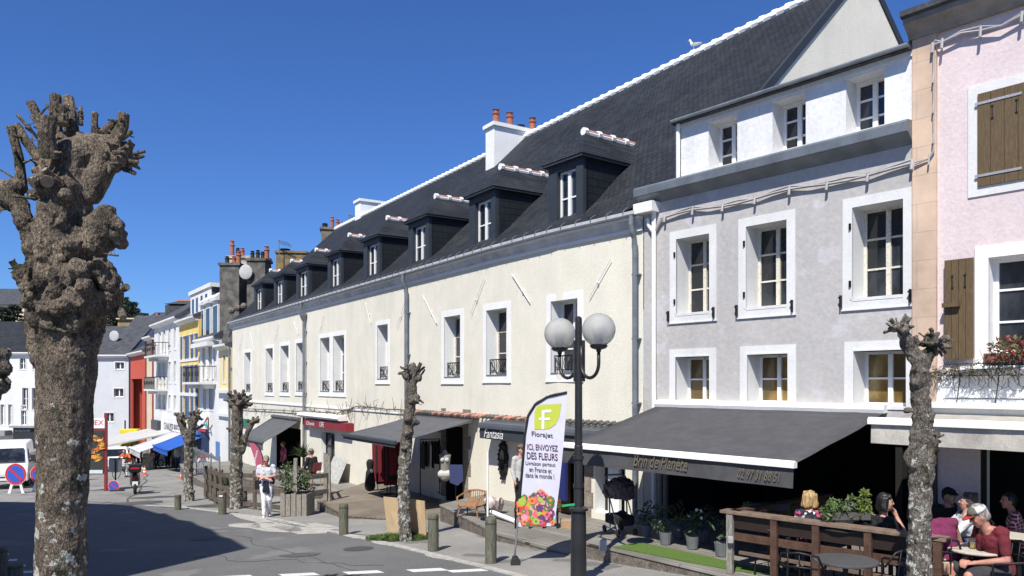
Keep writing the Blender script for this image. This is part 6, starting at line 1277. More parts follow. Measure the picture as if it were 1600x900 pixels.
# white panel leaning on raised deck and green cross sign
q = FC(sC(545), .9, -3.62); t = thing('display_panel', 'pale mottled panel leaning on the cream wall of the raised cafe deck', 'panel', q); s = MB(); a, b = sC(549), sC(527); s.prism([FC(a, .5, -3.62), FC(b, .5, -3.62), FC(b, .12, -2.75), FC(a, .12, -2.75)], FN_ if False else V((-.02, -.01, 0))); s.build('board', mat('mottled_panel', (.50, .50, .46), (.33, .33, .31), scale=6, stretch=(1, 1, 3)), t, world=True)
s = MB(); q = FRW_(tR(361.5, .6), .6, zR(360, 664)); q = FC(sC(382), .1, 0); t = thing('green_shop_sign', 'small green shop sign on the far end of the cream wall', 'sign', FC(sC(386), .1, -2.4)); s.fbox(FC, sC(390), sC(377), .02, .12, zV(663, 42), zV(653, 42)); s.build('board', plain('deep_green', (.01, .20, .10)), t, world=True)

# ------------------------------------------------------------------ goods in front of the clothes shop and flower shop
q = FC(sC(793, .03), .03, -1.9); t = thing('wall_mirror', 'ornate black oval mirror hanging on the cream wall', 'mirror', q); s = MB(); n_ = 40; sh_ = [sC(797, .02)]
cxs = sC(785, .02); yy = FC(cxs, 0, 0).y; zc = zV(718, yy); hw, hh = .19, .42
cxs = sC(787, .02)
ring = []
for i in range(n_): a = 2*math.pi*i/n_; k = 1+.10*math.sin(a*9)+.25*abs(math.sin(a))**12; ring.append((math.cos(a)*hw*k, math.sin(a)*hh*k))
s.prism([FC(cxs+x, .0, zc+z) for x, z in ring], FC(cxs, .06, 0)-FC(cxs, 0, 0))
for i in range(0, n_, 2): x, z = ring[i]; s.sphere(FC(cxs+x*.95, .06, zc+z*.95), .035, 7, 5)
s.build('frame', IRON, t, world=True); s = MB(); s.prism([FC(cxs+math.cos(a)*hw*.55, .055, zc+math.sin(a)*hh*.6) for a in [6.283*i/24 for i in range(24)]], FC(cxs, .02, 0)-FC(cxs, 0, 0)); s.build('glass', plain('mirror_glass', (.12, .12, .12), rough=.05, metal=1.), t, world=True)
WICK = mat('wicker_wood', (.36, .19, .085), (.24, .12, .055), scale=12, bump=.2)
def at(u, v, z):
    Y = -z*1200/(v-600) if v > 600 else 15; return P(u, v, Y)
q = at(738, 806, -2.9); t = thing('bentwood_chair', 'small light brown slatted armchair on the deck below the mirror', 'chair', q, math.radians(-25)); s = MB(); s.box(-.24, .24, -.22, .22, .22, .26); s.build('seat', WICK, t, bevel=.01)
s = MB(); s.tube([(-.25, .22, .5), (-.27, -.2, .42), (-.22, -.26, .25)], .018, 6); s.tube([(.25, .22, .5), (.27, -.2, .42), (.22, -.26, .25)], .018, 6); s.tube([(-.25, .22, .52), (0, .28, .54), (.25, .22, .52)], .022, 6)
s.build('armrest', WICK, t); s = MB()
for i in range(9): x = -.21+.42*i/8; s.bar((x, .21, .25), (x*1.05, .26, .53), .022, .01)
s.build('backrest', WICK, t)
for x, y in ((-.2, -.18), (.2, -.18), (-.2, .18), (.2, .18)): s = MB(); s.tube([(x, y, .23), (x*1.25, y*1.25, 0)], [.02, .014], 6); s.build('leg', WICK, t)
q = at(762, 812, -2.9); t = thing('parasol_pole', 'thin white parasol pole standing on the deck before the mirror', 'pole', (q.x, q.y, -2.9)); s = MB(); s.tube([(0, 0, 0), (0, 0, 1.45)], .022, 8); s.build('pole', PLW, t); s = MB(); s.lathe((0, 0, 0), [(.16, 0), (.16, .05), (.04, .07)], 12); s.build('foot', IRON, t)
t = thing('goods_bundle', 'crumpled white and pink bundle beside the parasol pole', 'bundle', at(775, 803, -2.9)); s = MB(); random.seed(9)
for i in range(9): s.sphere((random.uniform(-.2, .2), random.uniform(-.15, .15), random.uniform(.12, .36)), random.uniform(.10, .16), 8, 6)
remesh(s, 'cloth', mat('bundle_cloth', (.62, .58, .55), (.36, .24, .20), scale=5, bump=.4, bscale=12), t, .03, 1, lumpy(.03, 6, 2))
a = at(768, 800, -2.78); b = at(806, 815, -2.84); t = thing('paper_roll', 'long white roll lying on the deck edge behind the bollard', 'roll', a); s = MB(); s.tube([a, b], .05, 12); s.build('roll', PLW, t, world=True)
# mannequin bust, swimwear hanger, racks
def rack(label, q, w_2, h, cols_, ang, n_=9, ln=.9):
    t = thing('clothes_rack', label, 'clothes rack', q, ang); s = MB(); s.tube([(-w_2, 0, h), (w_2, 0, h)], .015, 6)
    for x in (-w_2, w_2): s.tube([(x, 0, 0), (x, 0, h)], .015, 6); s.tube([(x, -.22, .02), (x, .22, .02)], .015, 6)
    s.build('frame', IRON, t)
    for i in range(n_):
        x = -w_2+.06+(2*w_2-.12)*i/(n_-1); s = MB(); L_ = ln*(.85+.3*hashed(i, 3)); s.prism([(x, -.21, h-.16), (x, -.03, h-.04), (x, .03, h-.04), (x, .21, h-.16), (x, .19+.03*math.sin(i), h-L_), (x, -.19, h-L_)], (.035, .01, 0)); s.build('garment', cols_[i % len(cols_)], t)
    return t
DRD = mat('dark_red_cloth', (.20, .015, .02), (.12, .01, .015), rough=.9); NAV = mat('navy_cloth', (.02, .03, .12), rough=.9); BKC = mat('black_cloth', (.015, .015, .016), rough=.9); WHC = mat('white_cloth', (.5, .5, .48), rough=.9)
rack('black rack of dark red dresses in front of the barred shop gate', FC(sC(600, .8), .8, -3.33), .55, 1.65, [DRD, DRD, BKC], math.radians(-60), 7, 1.3)
rack('second rack with dark red coats half hidden behind the slim tree', FC(sC(622, .7), .9, -3.33), .4, 1.7, [DRD, BKC], math.radians(-60), 5, 1.2)
rack('thin rack of black swimwear and hats beside the stone doorway', FC(sC(672, .5), .5, -3.1), .28, 1.55, [BKC, BKC, WHC, BKC], math.radians(20), 6, .8)
q = FC(sC(690, .9), .8, -3.1); t = thing('mannequin_torso', 'headless pale mannequin torso in a bikini on a thin stand', 'mannequin', q); s = MB(); s.cap2((0, 0, .85), (0, 0, 1.15), .12, .15); s.cap2((0, 0, .68), (0, 0, .82), .15, .12); s.cap2((0, 0, 1.2), (0, 0, 1.34), .07, .045); s.cap2((-.11, 0, 1.22), (.11, 0, 1.22), .055, .055); remesh(s, 'torso', mat('mannequin_skin', (.26, .24, .21), rough=.6), t, .02)
s = MB(); s.tube([(0, 0, 0), (0, 0, .7)], .012, 6); s.lathe((0, 0, 0), [(.16, 0), (.16, .02), (.02, .03)], 12); s.build('stand', IRON, t)
s = MB(); s.sphere((-.06, -.13, 1.12), .06, 8, 6); s.sphere((.06, -.13, 1.12), .06, 8, 6); s.cap2((0, -.1, 1.12), (0, -.1, .8), .012, .012); s.cap2((-.08, -.05, .74), (.08, -.05, .74), .11, .11); s.build('bikini', WHC, t)
q = FC(sC(712, .9), .9, -3.0); t = thing('hanging_blue_dress', 'small blue patterned dress on a stand before the doorway', 'dress', q); s = MB(); s.prism([(-.17, 0, .95), (.17, 0, .95), (.19, 0, .55), (.05, 0, .42), (-.15, 0, .5)], (0, .05, 0)); s.build('cloth', mat('blue_pattern', (.02, .03, .11), (.05, .06, .12), scale=30), t); s = MB(); s.tube([(0, .02, 0), (0, .02, .95)], .01, 5); s.build('stand', IRON, t)
q = FC(sC(583, 1.2), 1.3, -3.33); t = thing('dark_display_stand', 'black covered display figure at the corner of the tan deck', 'display stand', q); s = MB(); s.cap2((0, 0, .25), (0, 0, .65), .17, .13); s.cap2((0, 0, .8), (0, 0, .95), .1, .12); s.cap2((0, 0, .65), (0, 0, .8), .06, .06); remesh(s, 'figure', BKC, t, .03); s = MB(); s.sphere((.08, -.13, .72), .05, 8, 6); s.build('ornament', PLW, t)
# shopping trolley / stroller
q = at(1001-34, 833, -2.62); t = thing('shopping_trolley', 'dark two decked shopping trolley piled with cloth beside the flower shop post', 'trolley', q, math.radians(20)); s = MB()
for x in (-.17, .17): s.tube([(x, .0, .12), (x+.02, .1, .9), (x, .22, 1.0)], .014, 6); s.tube([(x, -.3, .1), (x, .25, .1)], .012, 6); s.tube([(x, -.28, .12), (x, .1, .75)], .012, 6)
s.tube([(-.17, .22, 1.0), (.17, .22, 1.0)], .016, 6); s.build('frame', mat('trolley_metal', (.35, .35, .35), metal=.5, rough=.4), t)
s = MB(); s.cap2((-.18, -.15, .82), (.18, .0, .84), .14, .12); s.cap2((-.15, .1, .72), (.15, .12, .74), .10, .10); s.cap2((-.1, -.1, .9), (.1, 0, .92), .09, .09); s.box(-.2, .2, -.24, .2, .62, .84); remesh(s, 'upper_bag', mat('maroon_cloth', (.06, .02, .03), (.16, .14, .14), scale=6), t, .02, 1, lumpy(.035, 9, 1))
s = MB(); s.box(-.18, .18, -.26, .2, .16, .34); s.cap2((-.1, -.15, .32), (.1, .05, .32), .08, .08); remesh(s, 'lower_bag', BKC, t, .03)
for x, y in ((-.17, -.28), (.17, -.28), (-.17, .22), (.17, .22)): s = MB(); s.lathe((0, 0, 0), [(.03, -.015), (.06, -.015), (.06, .015), (.03, .015)], 12); s.xf(Matrix.Translation((x, y, .06)) @ Matrix.Rotation(math.pi/2, 4, 'Y')); s.build('wheel', plain('tyre_rubber', (.02, .02, .02)), t)
# wicker panel, box, blue garment, cupboard near the lamp
q = FC(sC(884), .4, -2.9); t = thing('wicker_screen', 'brown wicker screen in the doorway behind the feather flag', 'screen', q); s = MB()
for i in range(22): z = -2.88+i*.07; s.fbox(FC, sC(893), sC(868), .02+.01*(i % 2), .05+.01*(i % 2), z, z+.06)
s.build('weave', mat('wicker_brown', (.16, .085, .03), (.10, .05, .02), scale=20), t, world=True)
t = thing('hanging_blue_robe', 'bright blue robe hanging at the doorway right of the flag', 'garment', FC(sC(896), .35, -1.5)); s = MB(); s.prism([FC(sC(890), .3, -1.5), FC(sC(903), .3, -1.5), FC(sC(903), .3, -2.55), FC(sC(888), .3, -2.5)], (-.06, -.04, 0)); s.build('cloth', mat('royal_blue_cloth', (.012, .022, .13), rough=.9), t, world=True)
q = at(893, 824, -2.9); t = thing('goods_box', 'small box with blue and white cloths on the deck right of the flag', 'box', q); s = MB(); s.box(-.22, .18, -.12, .14, 0, .15); s.build('box', mat('cardboard', (.42, .28, .16)), t, bevel=.005); s = MB(); s.box(-.02, .16, -.13, .1, .05, .18); s.build('cloth', mat('light_blue_cloth', (.25, .45, .75)), t, bevel=.02)
t = thing('low_display_table', 'low black display table behind the foot of the feather flag', 'table', at(838, 824, -2.9)); s = MB(); s.box(-.45, .45, -.15, .2, .32, .36); s.build('table_top', IRON, t)
for x in (-.42, -.14, .14, .42): s = MB(); s.box(x-.02, x+.02, -.13, -.09, 0, .32); s.build('leg', IRON, t)
# flower shop pots in the shade
random.seed(21)
potdefs = [(1040, 850, LR3, .11, 'grey pot of dark leafy plant just inside the flower shop, leftmost of its pots'), (1082, 857, LR2, .11, 'pot with pale flowers in the middle of the flower shop pots'), (1128, 868, LR3, .12, 'grey pot with a small red bag beside the terrace corner post'), (1100, 846, LR5, .1, 'tall potted plant deep in the flower shop shade'), (1060, 840, LR3, .1, 'bushy potted plant at the back of the flower shop'), (1010, 838, LR3, .09, 'low leafy plant in the shade beside the flower shop post')]
for u, v, lm, r, lab in potdefs:
    q = at(u, v, -2.61); t = thing('potted_plant', lab, 'plant', q, 0, 'potted plants of the flower shop'); s = MB(); s.lathe((0, 0, 0), [(r*.75, 0), (r, .2), (r*.9, .2), (r*.85, .17)], 14); s.build('pot', mat('grey_pot', (.15, .16, .165), rough=.7), t); s = MB()
    for k in range(5): leaves(s, (random.uniform(-.12, .12), random.uniform(-.1, .1), .26+.07*k), (.15, .13, .09), 24, .04, nm=2)
    s.build('foliage', [LR3, LR3], t)
    if u == 1082:
        s = MB()
        for k in range(4): s.sphere((random.uniform(-.15, .15), random.uniform(-.12, .05), .35+random.uniform(0, .3)), .025, 7, 5)
        s.build('blossoms', PLW, t)

# ------------------------------------------------------------------ terrace rail and furniture at right
RA = V((3.04, 10.66, 0)); RB = V((4.93, 8.78, 0)); zdk = -2.62; ztop_ = -1.75
t = thing('terrace_railing', 'brown timber terrace railing with weathered corner post and broad top board', 'railing', (RA.x, RA.y, zdk)); rd_ = (RB-RA).normalized(); rn_ = V((rd_.y, -rd_.x, 0)); RL = (RB-RA).length
def FRl(a, d, z): return RA+rd_*a+V((-rn_.x, -rn_.y, 0))*(-d)+V((0, 0, z))
s = MB(); s.fbox(FRl, -.12, RL+.05, -.12, .10, ztop_-.04, ztop_); s.build('top_board', mat('rail_cap', (.21, .15, .105), (.13, .09, .065), scale=8, bump=.3), t, world=True, bevel=.004)
s = MB(); s.fbox(FRl, 0, RL, -.02, .03, ztop_-.24, ztop_-.042); s.build('upper_board', mat('dark_brown_board', (.022, .013, .009), rough=.6), t, world=True)
s = MB(); s.fbox(FRl, 0, RL, -.025, .035, ztop_-.40, ztop_-.30); s.build('middle_rail', WOODB, t, world=True)
s = MB(); s.fbox(FRl, .1, RL-.5, -.12, -.03, ztop_-.60, ztop_-.56); s.build('bench_rail', mat('bench_grey_brown', (.16, .11, .085), (.10, .07, .05)), t, world=True)
for i, (a, m_) in enumerate(((.02, WOODW), (.66, WOODB), (1.22, WOODB), (1.86, WOODB), (RL-.04, WOODB))):
    s = MB(); s.fbox(FRl, a-.045, a+.045, .032, .09, -2.62, ztop_-.045); s.build('post', m_, t, world=True, bevel=.003)
s = MB(); s.fbox(lambda a, d, z: RA+V((.62, .52, 0)).normalized()*a+rd_*d+V((0, 0, z)), 0, 2.6, -.03, .12, ztop_-.03, ztop_+.0); s.fbox(lambda a, d, z: RA+V((.62, .52, 0)).normalized()*a+rd_*d+V((0, 0, z)), .05, 2.6, .02, .06, ztop_-.22, ztop_-.03); s.build('side_board', WOODB, t, world=True)
for a in (1.0, 2.0):
    q = RA+V((.62, .52, 0)).normalized()*a; s = MB(); s.box(q.x-.04, q.x+.04, q.y-.04, q.y+.04, -2.62, ztop_-.03); s.build('post', WOODB, t, world=True)
s = MB(); q = FRl(.06, .13, 0); s.box(q.x-.035, q.x+.035, q.y-.03, q.y+.03, -2.18, -2.09); s.build('switch_box', mat('switch_grey', (.4, .4, .4)), t, world=True, bevel=.008)
def planterbox(label, loc, w_2, h, parts):
    t = thing('table_plant', label, 'plant', loc, 0, 'plants on the terrace table'); s = MB(); s.box(-w_2, w_2, -.07, .07, 0, .1); s.build('pot', mat('dark_trough', (.09, .085, .08)), t, bevel=.01); s = MB()
    for (x, z, r, n_, lm) in parts: k0 = len(s.m); leaves(s, (x, 0, z), (r, r*.8, r*.9), n_, .035); s.m[k0:] = [lm]*(len(s.m)-k0)
    s.build('foliage', [LR3, LR2, LR4, LR5], t)
planterbox('low green and grey leafy plant beside the floral shirt on the rail', P(1312, 812, 9.75), .12, .1, [(-.05, .15, .14, 260, 1), (.1, .12, .14, 240, 3), (-.14, .10, .12, 160, 1)])
planterbox('bright yellow green conifer like pot plant on the terrace table', P(1350, 812, 9.7), .06, .1, [(0, .12, .10, 240, 2), (0, .22, .085, 220, 2), (.01, .33, .055, 150, 2)])
planterbox('dark green pot plant left of the bright yellow green one', P(1332, 812, 9.75), .06, .1, [(0, .12, .09, 120, 0), (0, .25, .07, 80, 1)])
planterbox('trailing green plants on the far side board of the terrace', P(1200, 797, 11.3), .3, .1, [(-.3, .06, .07, 40, 1), (0, .05, .08, 40, 1), (.35, .05, .09, 60, 1)])
def cafe_table(label, q, r, m, h=.74, group='small round cafe tables'):
    t = thing('cafe_table', label, 'table', q, 0, group); s = MB(); s.lathe((0, 0, 0), [(r*.97, h-.03), (r, h-.02), (r, h-.005), (r*.98, h)], 28); s.build('table_top', m, t); s = MB(); s.tube([(0, 0, .05), (0, 0, h-.03)], .03, 8); s.build('column', IRON, t)
    for a in (0, 1.57, 3.14, 4.71): s = MB(); s.tube([(0, 0, .08), (math.cos(a)*r*.75, math.sin(a)*r*.75, .015)], .018, 6); s.build('foot', IRON, t)
    return t
TTW = mat('pale_table_top', (.55, .50, .42), (.45, .41, .34), scale=5, rough=.5, bump=.05)
zd = -2.62
def onT(u, v, z): Y = -z*1200/(v-600); return P(u, v, Y)
q = onT(1525, 857, zd+.74); TB1 = q.copy(); cafe_table('pale round table between the magenta top and the man in maroon', (q.x, q.y, zd), .30, TTW)
q2 = onT(1398, 838, zd+.74); cafe_table('dark edged table with white tray beside the black haired woman', (q2.x, q2.y+.1, zd), .33, plain('black_table', (.03, .03, .03), rough=.4))
q3 = onT(1592, 835, zd+.74); cafe_table('pale round table in front of the plaid shirt at the right edge', (q3.x, q3.y, zd), .32, TTW)
q4 = P(1312, 820, 9.9); cafe_table('black table holding the pot plants behind the rail', (q4.x+.1, 9.85, zd), .42, plain('black_table', (.03, .03, .03), rough=.4), h=.80)
q5 = P(1345, 878, 8.3); cafe_table('grey edged metal table outside the terrace railing', (q5.x-.1, 8.45, -2.73), .34, mat('brushed_metal', (.16, .16, .165), metal=.6, rough=.35), h=.80)
def cafe_chair(label, loc, rz):
    t = thing('cafe_chair', label, 'chair', loc, rz, 'black cafe chairs on the terrace'); s = MB(); s.box(-.2, .2, -.2, .2, .43, .46); s.build('seat', IRON, t, bevel=.012)
    s = MB(); s.tube([(-.21, -.18, .66), (-.24, .15, .68), (-.19, .24, .84), (0, .27, .87), (.19, .24, .84), (.24, .15, .68), (.21, -.18, .66)], .014, 8); s.tube([(-.19, .22, .70), (0, .25, .71), (.19, .22, .70)], .011, 6)
    for x in (-.12, 0, .12): s.tube([(x, .2, .45), (x, .26, .86)], .008, 5)
    s.build('backrest', IRON, t, smooth=True)
    for x, y in ((-.2, -.19), (.2, -.19), (-.19, .2), (.19, .2)): s = MB(); s.tube([(x, y, .66 if y < 0 else .45), (x*1.08, y*1.1, 0)], .012, 6); s.build('leg', IRON, t)
    return t
# ------------------------------------------------------------------ people
SK1 = mat('fair_skin', (.52, .30, .22), (.44, .235, .17), scale=9, rough=.55, bump=.05, bscale=60, fine=.03)
SK2 = mat('sunburnt_skin', (.48, .24, .18), (.40, .18, .13), scale=9, rough=.55, bump=.05, bscale=60, fine=.03)
HBR = mat('brown_hair', (.10, .06, .035), (.045, .028, .018), scale=30, stretch=(1, 1, .2), rough=.6, bump=.5, bscale=60)
HGY = mat('grey_hair', (.34, .31, .28), (.16, .14, .12), scale=30, stretch=(1, 1, .3), rough=.7, bump=.5, bscale=60)
HBK = mat('black_hair', (.014, .013, .014), (.008, .008, .008), scale=20, rough=.4, bump=.4, bscale=60)
HBL = mat('blonde_hair', (.56, .39, .18), (.20, .12, .05), scale=22, stretch=(2, 2, .25), rough=.55, bump=.6, bscale=50, contrast=(.38, .6))
EYE = plain('eye_dark', (.02, .015, .012), rough=.2); LIP = plain('lip', (.33, .10, .09)); SHO = mat('dark_shoe', (.03, .03, .03), rough=.6); SHW = mat('white_shoe', (.65, .65, .63), rough=.7)
STAND = dict(pel=(0, 0, .93), chest=(0, .01, 1.28), neck=(0, 0, 1.44), head=(0, .03, 1.60), shl=(-.18, 0, 1.39), shr=(.18, 0, 1.39), ell=(-.23, -.02, 1.11), elr=(.23, -.02, 1.11), wrl=(-.24, .08, .87), wrr=(.24, .08, .87), hil=(-.09, 0, .91), hir=(.09, 0, .91), knl=(-.10, .03, .49), knr=(.10, .03, .49), anl=(-.11, -.01, .08), anr=(.11, -.01, .08), tol=(-.13, .15, .03), tor=(.13, .15, .03))
SIT = dict(pel=(0, -.03, .54), chest=(0, 0, .88), neck=(0, .02, 1.04), head=(0, .06, 1.20), shl=(-.19, 0, .98), shr=(.19, 0, .98), ell=(-.25, .06, .72), elr=(.25, .06, .72), wrl=(-.14, .28, .66), wrr=(.14, .28, .66), hil=(-.10, 0, .53), hir=(.10, 0, .53), knl=(-.14, .42, .53), knr=(.14, .42, .53), anl=(-.15, .40, .09), anr=(.15, .40, .09), tol=(-.17, .56, .04), tor=(.17, .56, .04))
def person(label, loc, rz, base, over=None, skin=SK1, shirt=None, sleeve=.6, trous=None, tlen=2., shoes=SHO, hair=HBR, hairstyle='short', hat=None, yaw=0., pitch=0., sc=1., vox=.013, group=None, heavy=1., hand='rest', glasses=False, hips=True):
    J = {k: V(v) for k, v in base.items()}
    for k, v in (over or {}).items(): J[k] = V(v)
    t = thing('person', label, 'person', loc, rz, group); t.scale = (sc,)*3
    hd = J['head']; HM = Matrix.Rotation(yaw, 3, 'Z') @ Matrix.Rotation(pitch, 3, 'X')
    def H_(x, y, z): return hd+HM @ V((x, y, z))
    b = MB()
    # head with jaw, nose, ears, brow
    b.sphere(hd, .1, 20, 14, (.76, .95, 1.12), HM); b.sphere(H_(0, .035, -.055), .066, 16, 10, (.88, .9, .95), HM); b.sphere(H_(0, .062, -.098), .026, 10, 8)
    b.cap2(H_(0, .088, .022), H_(0, .112, -.022), .009, .014, 8); b.sphere(H_(0, .082, -.060), .019, 10, 6, (1.3, .8, .55), HM); b.cap2(H_(-.035, .078, .035), H_(.035, .078, .035), .013, .013, 8)
    for sx in (-1, 1): b.sphere(H_(sx*.076, .0, -.012), .028, 8, 8, (.35, .7, 1.15), HM); b.sphere(H_(sx*.038, .066, -.028), .024, 8, 8)
    b.cap2(J['neck']-V((0, 0, .06)), H_(0, -.015, -.06), .058, .052)
    # torso
    pel, ch = J['pel'], J['chest']; ws = pel.lerp(ch, .45); h_ = heavy
    sd = (J['shr']-J['shl']).normalized()
    def torso(mb, e):
        for q in (-1, 1):
            mb.cap2(ch+sd*q*.07, ws+sd*q*.05, (.108*h_)+e, (.100*h_)+e); mb.cap2(ws+sd*q*.05, pel+sd*q*.065, (.100*h_)+e, (.108*h_)+e)
        mb.cap2(J['shl'].lerp(J['shr'], .1), J['shr'].lerp(J['shl'], .1), .062+e, .062+e); mb.cap2(J['neck']-V((0, 0, .05)), J['shl'], .055+e, .058+e); mb.cap2(J['neck']-V((0, 0, .05)), J['shr'], .055+e, .058+e)
        mb.cap2(ch, J['neck']-V((0, 0, .07)), .095+e, .06+e)
    torso(b, -.006)
    for s_ in 'lr':
        sh, el, wr = J['sh'+s_], J['el'+s_], J['wr'+s_]
        b.cap2(sh, el, .050, .040); b.cap2(el, el.lerp(wr, .35), .041, .040); b.cap2(el.lerp(wr, .35), wr, .040, .027)
        d = (wr-el).normalized(); side = V((1, 0, 0)) if s_ == 'l' else V((-1, 0, 0))
        hv = J.get('hd'+s_); d = (hv.normalized() if hv else d)
        x = (side-d*side.dot(d)); x = x.normalized() if x.length > .1 else d.orthogonal().normalized(); pn = d.cross(x).normalized()
        if pn.z > 0: pn = -pn
        kn = wr+d*.085; b.cap2(wr, wr+d*.03, .027, .030, 10)
        for q in (-1, -.33, .33, 1): b.cap2(wr+d*.02+x*q*.016, kn+x*q*.028, .017, .013, 8)
        for q, L_ in ((-1, .066), (-.33, .076), (.33, .083), (1, .074)):
            p0 = kn+x*q*.028; p1 = p0+(d*.8+pn*.45).normalized()*L_*.5; p2 = p1+(d*.45+pn*.85).normalized()*L_*.5; b.cap2(p0, p1, .0105, .0095, 8); b.cap2(p1, p2, .0095, .008, 8)
        t0 = wr+d*.025+x*.028; t1 = t0+(x*.7+d*.7).normalized()*.04; b.cap2(t0, t1, .014, .012, 8); b.cap2(t1, t1+(d*.9+pn*.3).normalized()*.03, .011, .009, 8)
        hi, kne, an, to = J['hi'+s_], J['kn'+s_], J['an'+s_], J['to'+s_]
        b.cap2(hi, kne, .080*h_, .055); b.cap2(kne, kne.lerp(an, .35), .055, .054); b.cap2(kne.lerp(an, .35), an, .054, .034); b.cap2(an, to, .036, .028); b.sphere(an+V((0, -.03, -.03)), .034, 8, 6)
    remesh(b, 'body', skin, t, vox, 2)
    if shirt:
        s = MB(); torso(s, .014)
        for s_ in 'lr':
            sh, el, wr = J['sh'+s_], J['el'+s_], J['wr'+s_]; 
            if sleeve <= 1: s.cap2(sh, sh.lerp(el, sleeve), .064, .060)
            else: s.cap2(sh, el, .064, .054); s.cap2(el, el.lerp(wr, min(sleeve-1, .92)), .054, .042)
        if J['pel'].z > .8: s.cap2(pel+sd*-.07, pel+sd*.07+V((0, 0, -.02)), .12*h_, .12*h_)
        # neckline and cuffs cut by clearing the shirt above the collar
        o = remesh(s, 'shirt', shirt, t, vox, 3, lambda co, n_: .010*noise.noise(V((co.x*7, co.y*7, co.z*14)))+.007*noise.noise(co*20))
        bm = bmesh.new(); bm.from_mesh(o.data); nk = J['neck']; ax = (hd-nk).normalized()
        bmesh.ops.delete(bm, geom=[v for v in bm.verts if (v.co-nk).dot(ax) > -.018 and (v.co-nk).length < .13], context='VERTS'); bm.to_mesh(o.data); bm.free()
    if trous:
        s = MB(); s.cap2(J['hil'], J['hir'], .105*h_, .105*h_); s.cap2(pel+sd*-.05, pel+sd*.05, .118*h_, .118*h_); s.cap2(pel, pel.lerp(ch, .18), .12*h_, .11*h_)
        for s_ in 'lr':
            hi, kne, an = J['hi'+s_], J['kn'+s_], J['an'+s_]; f = min(tlen, 1); s.cap2(hi, hi.lerp(kne, f), .098*h_, .098*h_+(.070-.098*h_)*f+(.012 if tlen < 1 else 0))
            if tlen > 1: s.cap2(kne, kne.lerp(an, min(tlen-1, .93)), .068, .056)
        remesh(s, 'trousers', trous, t, vox, 2, lambda co, n_: .009*noise.noise(V((co.x*8, co.y*8, co.z*12)))+.004*noise.noise(co*24))
    if shoes:
        for s_ in 'lr': s = MB(); an, to = J['an'+s_], J['to'+s_]; s.cap2(an+V((0, -.03, -.035)), to, .043, .036); s.cap2(an+V((0, 0, .0)), an+V((0, -.01, -.03)), .042, .045); remesh(s, 'shoe', shoes, t, .014)
    s = MB()
    for sx in (-1, 1): s.sphere(H_(sx*.031, .083, .012), .0125, 10, 8, (1.2, .6, .7), HM)
    s.build('eyes', EYE, t, smooth=True)
    s = MB(); s.sphere(H_(0, .096, -.062), .012, 10, 6, (1.9, .6, .45), HM); s.build('mouth', LIP, t, smooth=True)
    if hair and hairstyle != 'none':
        s = MB(); s.sphere(H_(0, -.022, .028), .1, 18, 12, (.86, .98, 1.06), HM)
        if hairstyle == 'short': s.sphere(H_(0, -.045, -.01), .085, 14, 10, (.95, .8, 1), HM)
        if hairstyle in ('long', 'bob'):
            zz = -.19 if hairstyle == 'long' else -.10
            for q in range(9):
                a = math.pi*(.98+q/8*1.04); s.cap2(H_(math.cos(a)*.078, math.sin(a)*.075-.005, .05), H_(math.cos(a)*.10, math.sin(a)*.085-.01, zz+.02*math.sin(q*2)), .036, .030)
            s.cap2(H_(-.06, .045, .085), H_(.06, .045, .085), .028, .028)
        if hairstyle == 'curly':
            s.sphere(H_(0, -.03, .035), .104, 16, 12)
            for q in range(40): a = q*2.4; z = -.05+.16*hashed(q); r = .085; s.sphere(H_(math.cos(a)*r*.9, -.03+math.sin(a)*r*.8-.01, z), .028, 7, 5)
        k = lambda co, n_: .010*noise.noise(V((co.x*26, co.y*26, co.z*8)))
        o = remesh(s, 'hair', hair, t, .010, 1, k)
        bm = bmesh.new(); bm.from_mesh(o.data); HI = HM.transposed()
        def face(co): q = HI @ (co-hd); return q.y > .040 and q.z < .062 and abs(q.x) < .072
        bmesh.ops.delete(bm, geom=[v for v in bm.verts if face(v.co)], context='VERTS'); bm.to_mesh(o.data); bm.free()
    if hat:
        kind, m1, m2 = hat[:3]; s = MB(); s.sphere(H_(0, -.008, .048), .1, 20, 12, (.93, 1.08, .80), HM); o = None
        me = s; vs_keep = None
        o = s.build('cap', [m1, m2], t, smooth=True); bm = bmesh.new(); bm.from_mesh(o.data); HI = HM.transposed()
        bmesh.ops.delete(bm, geom=[v for v in bm.verts if (HI @ (v.co-hd)).z < .030], context='VERTS')
        for f in bm.faces: f.material_index = 1 if (HI @ (f.calc_center_median()-hd)).y > .02 and kind == 'trucker' else 0
        bm.to_mesh(o.data); bm.free(); o.modifiers.new('t', 'SOLIDIFY').thickness = .006
        if kind != 'beanie':
            back = -1 if kind == 'backwards' else 1; s = MB(); pts = []
            for q in range(13): a = math.pi*q/12; pts.append(H_(math.cos(a)*.078, back*(.06+math.sin(a)*.115), .040-.012*math.sin(a)-.0))
            s.prism(pts, HM @ V((0, 0, .009))); s.build('brim', hat[3] if len(hat) > 3 else m1, t)
    if glasses:
        s = MB()
        for sx in (-1, 1): s.sphere(H_(sx*.033, .097, .012), .026, 12, 8, (1, .25, .75), HM)
        s.bar(H_(-.08, .07, .02), H_(.08, .07, .02), .008); s.build('sunglasses', plain('black_lens', (.01, .01, .01), rough=.1), t)
    return t
def cl(name, c, c2=None, **k): return mat(name, c, c2 or tuple(x*.72 for x in c), scale=k.pop('scale', 6), rough=.9, bump=.25, bscale=30, fine=.06, **k)
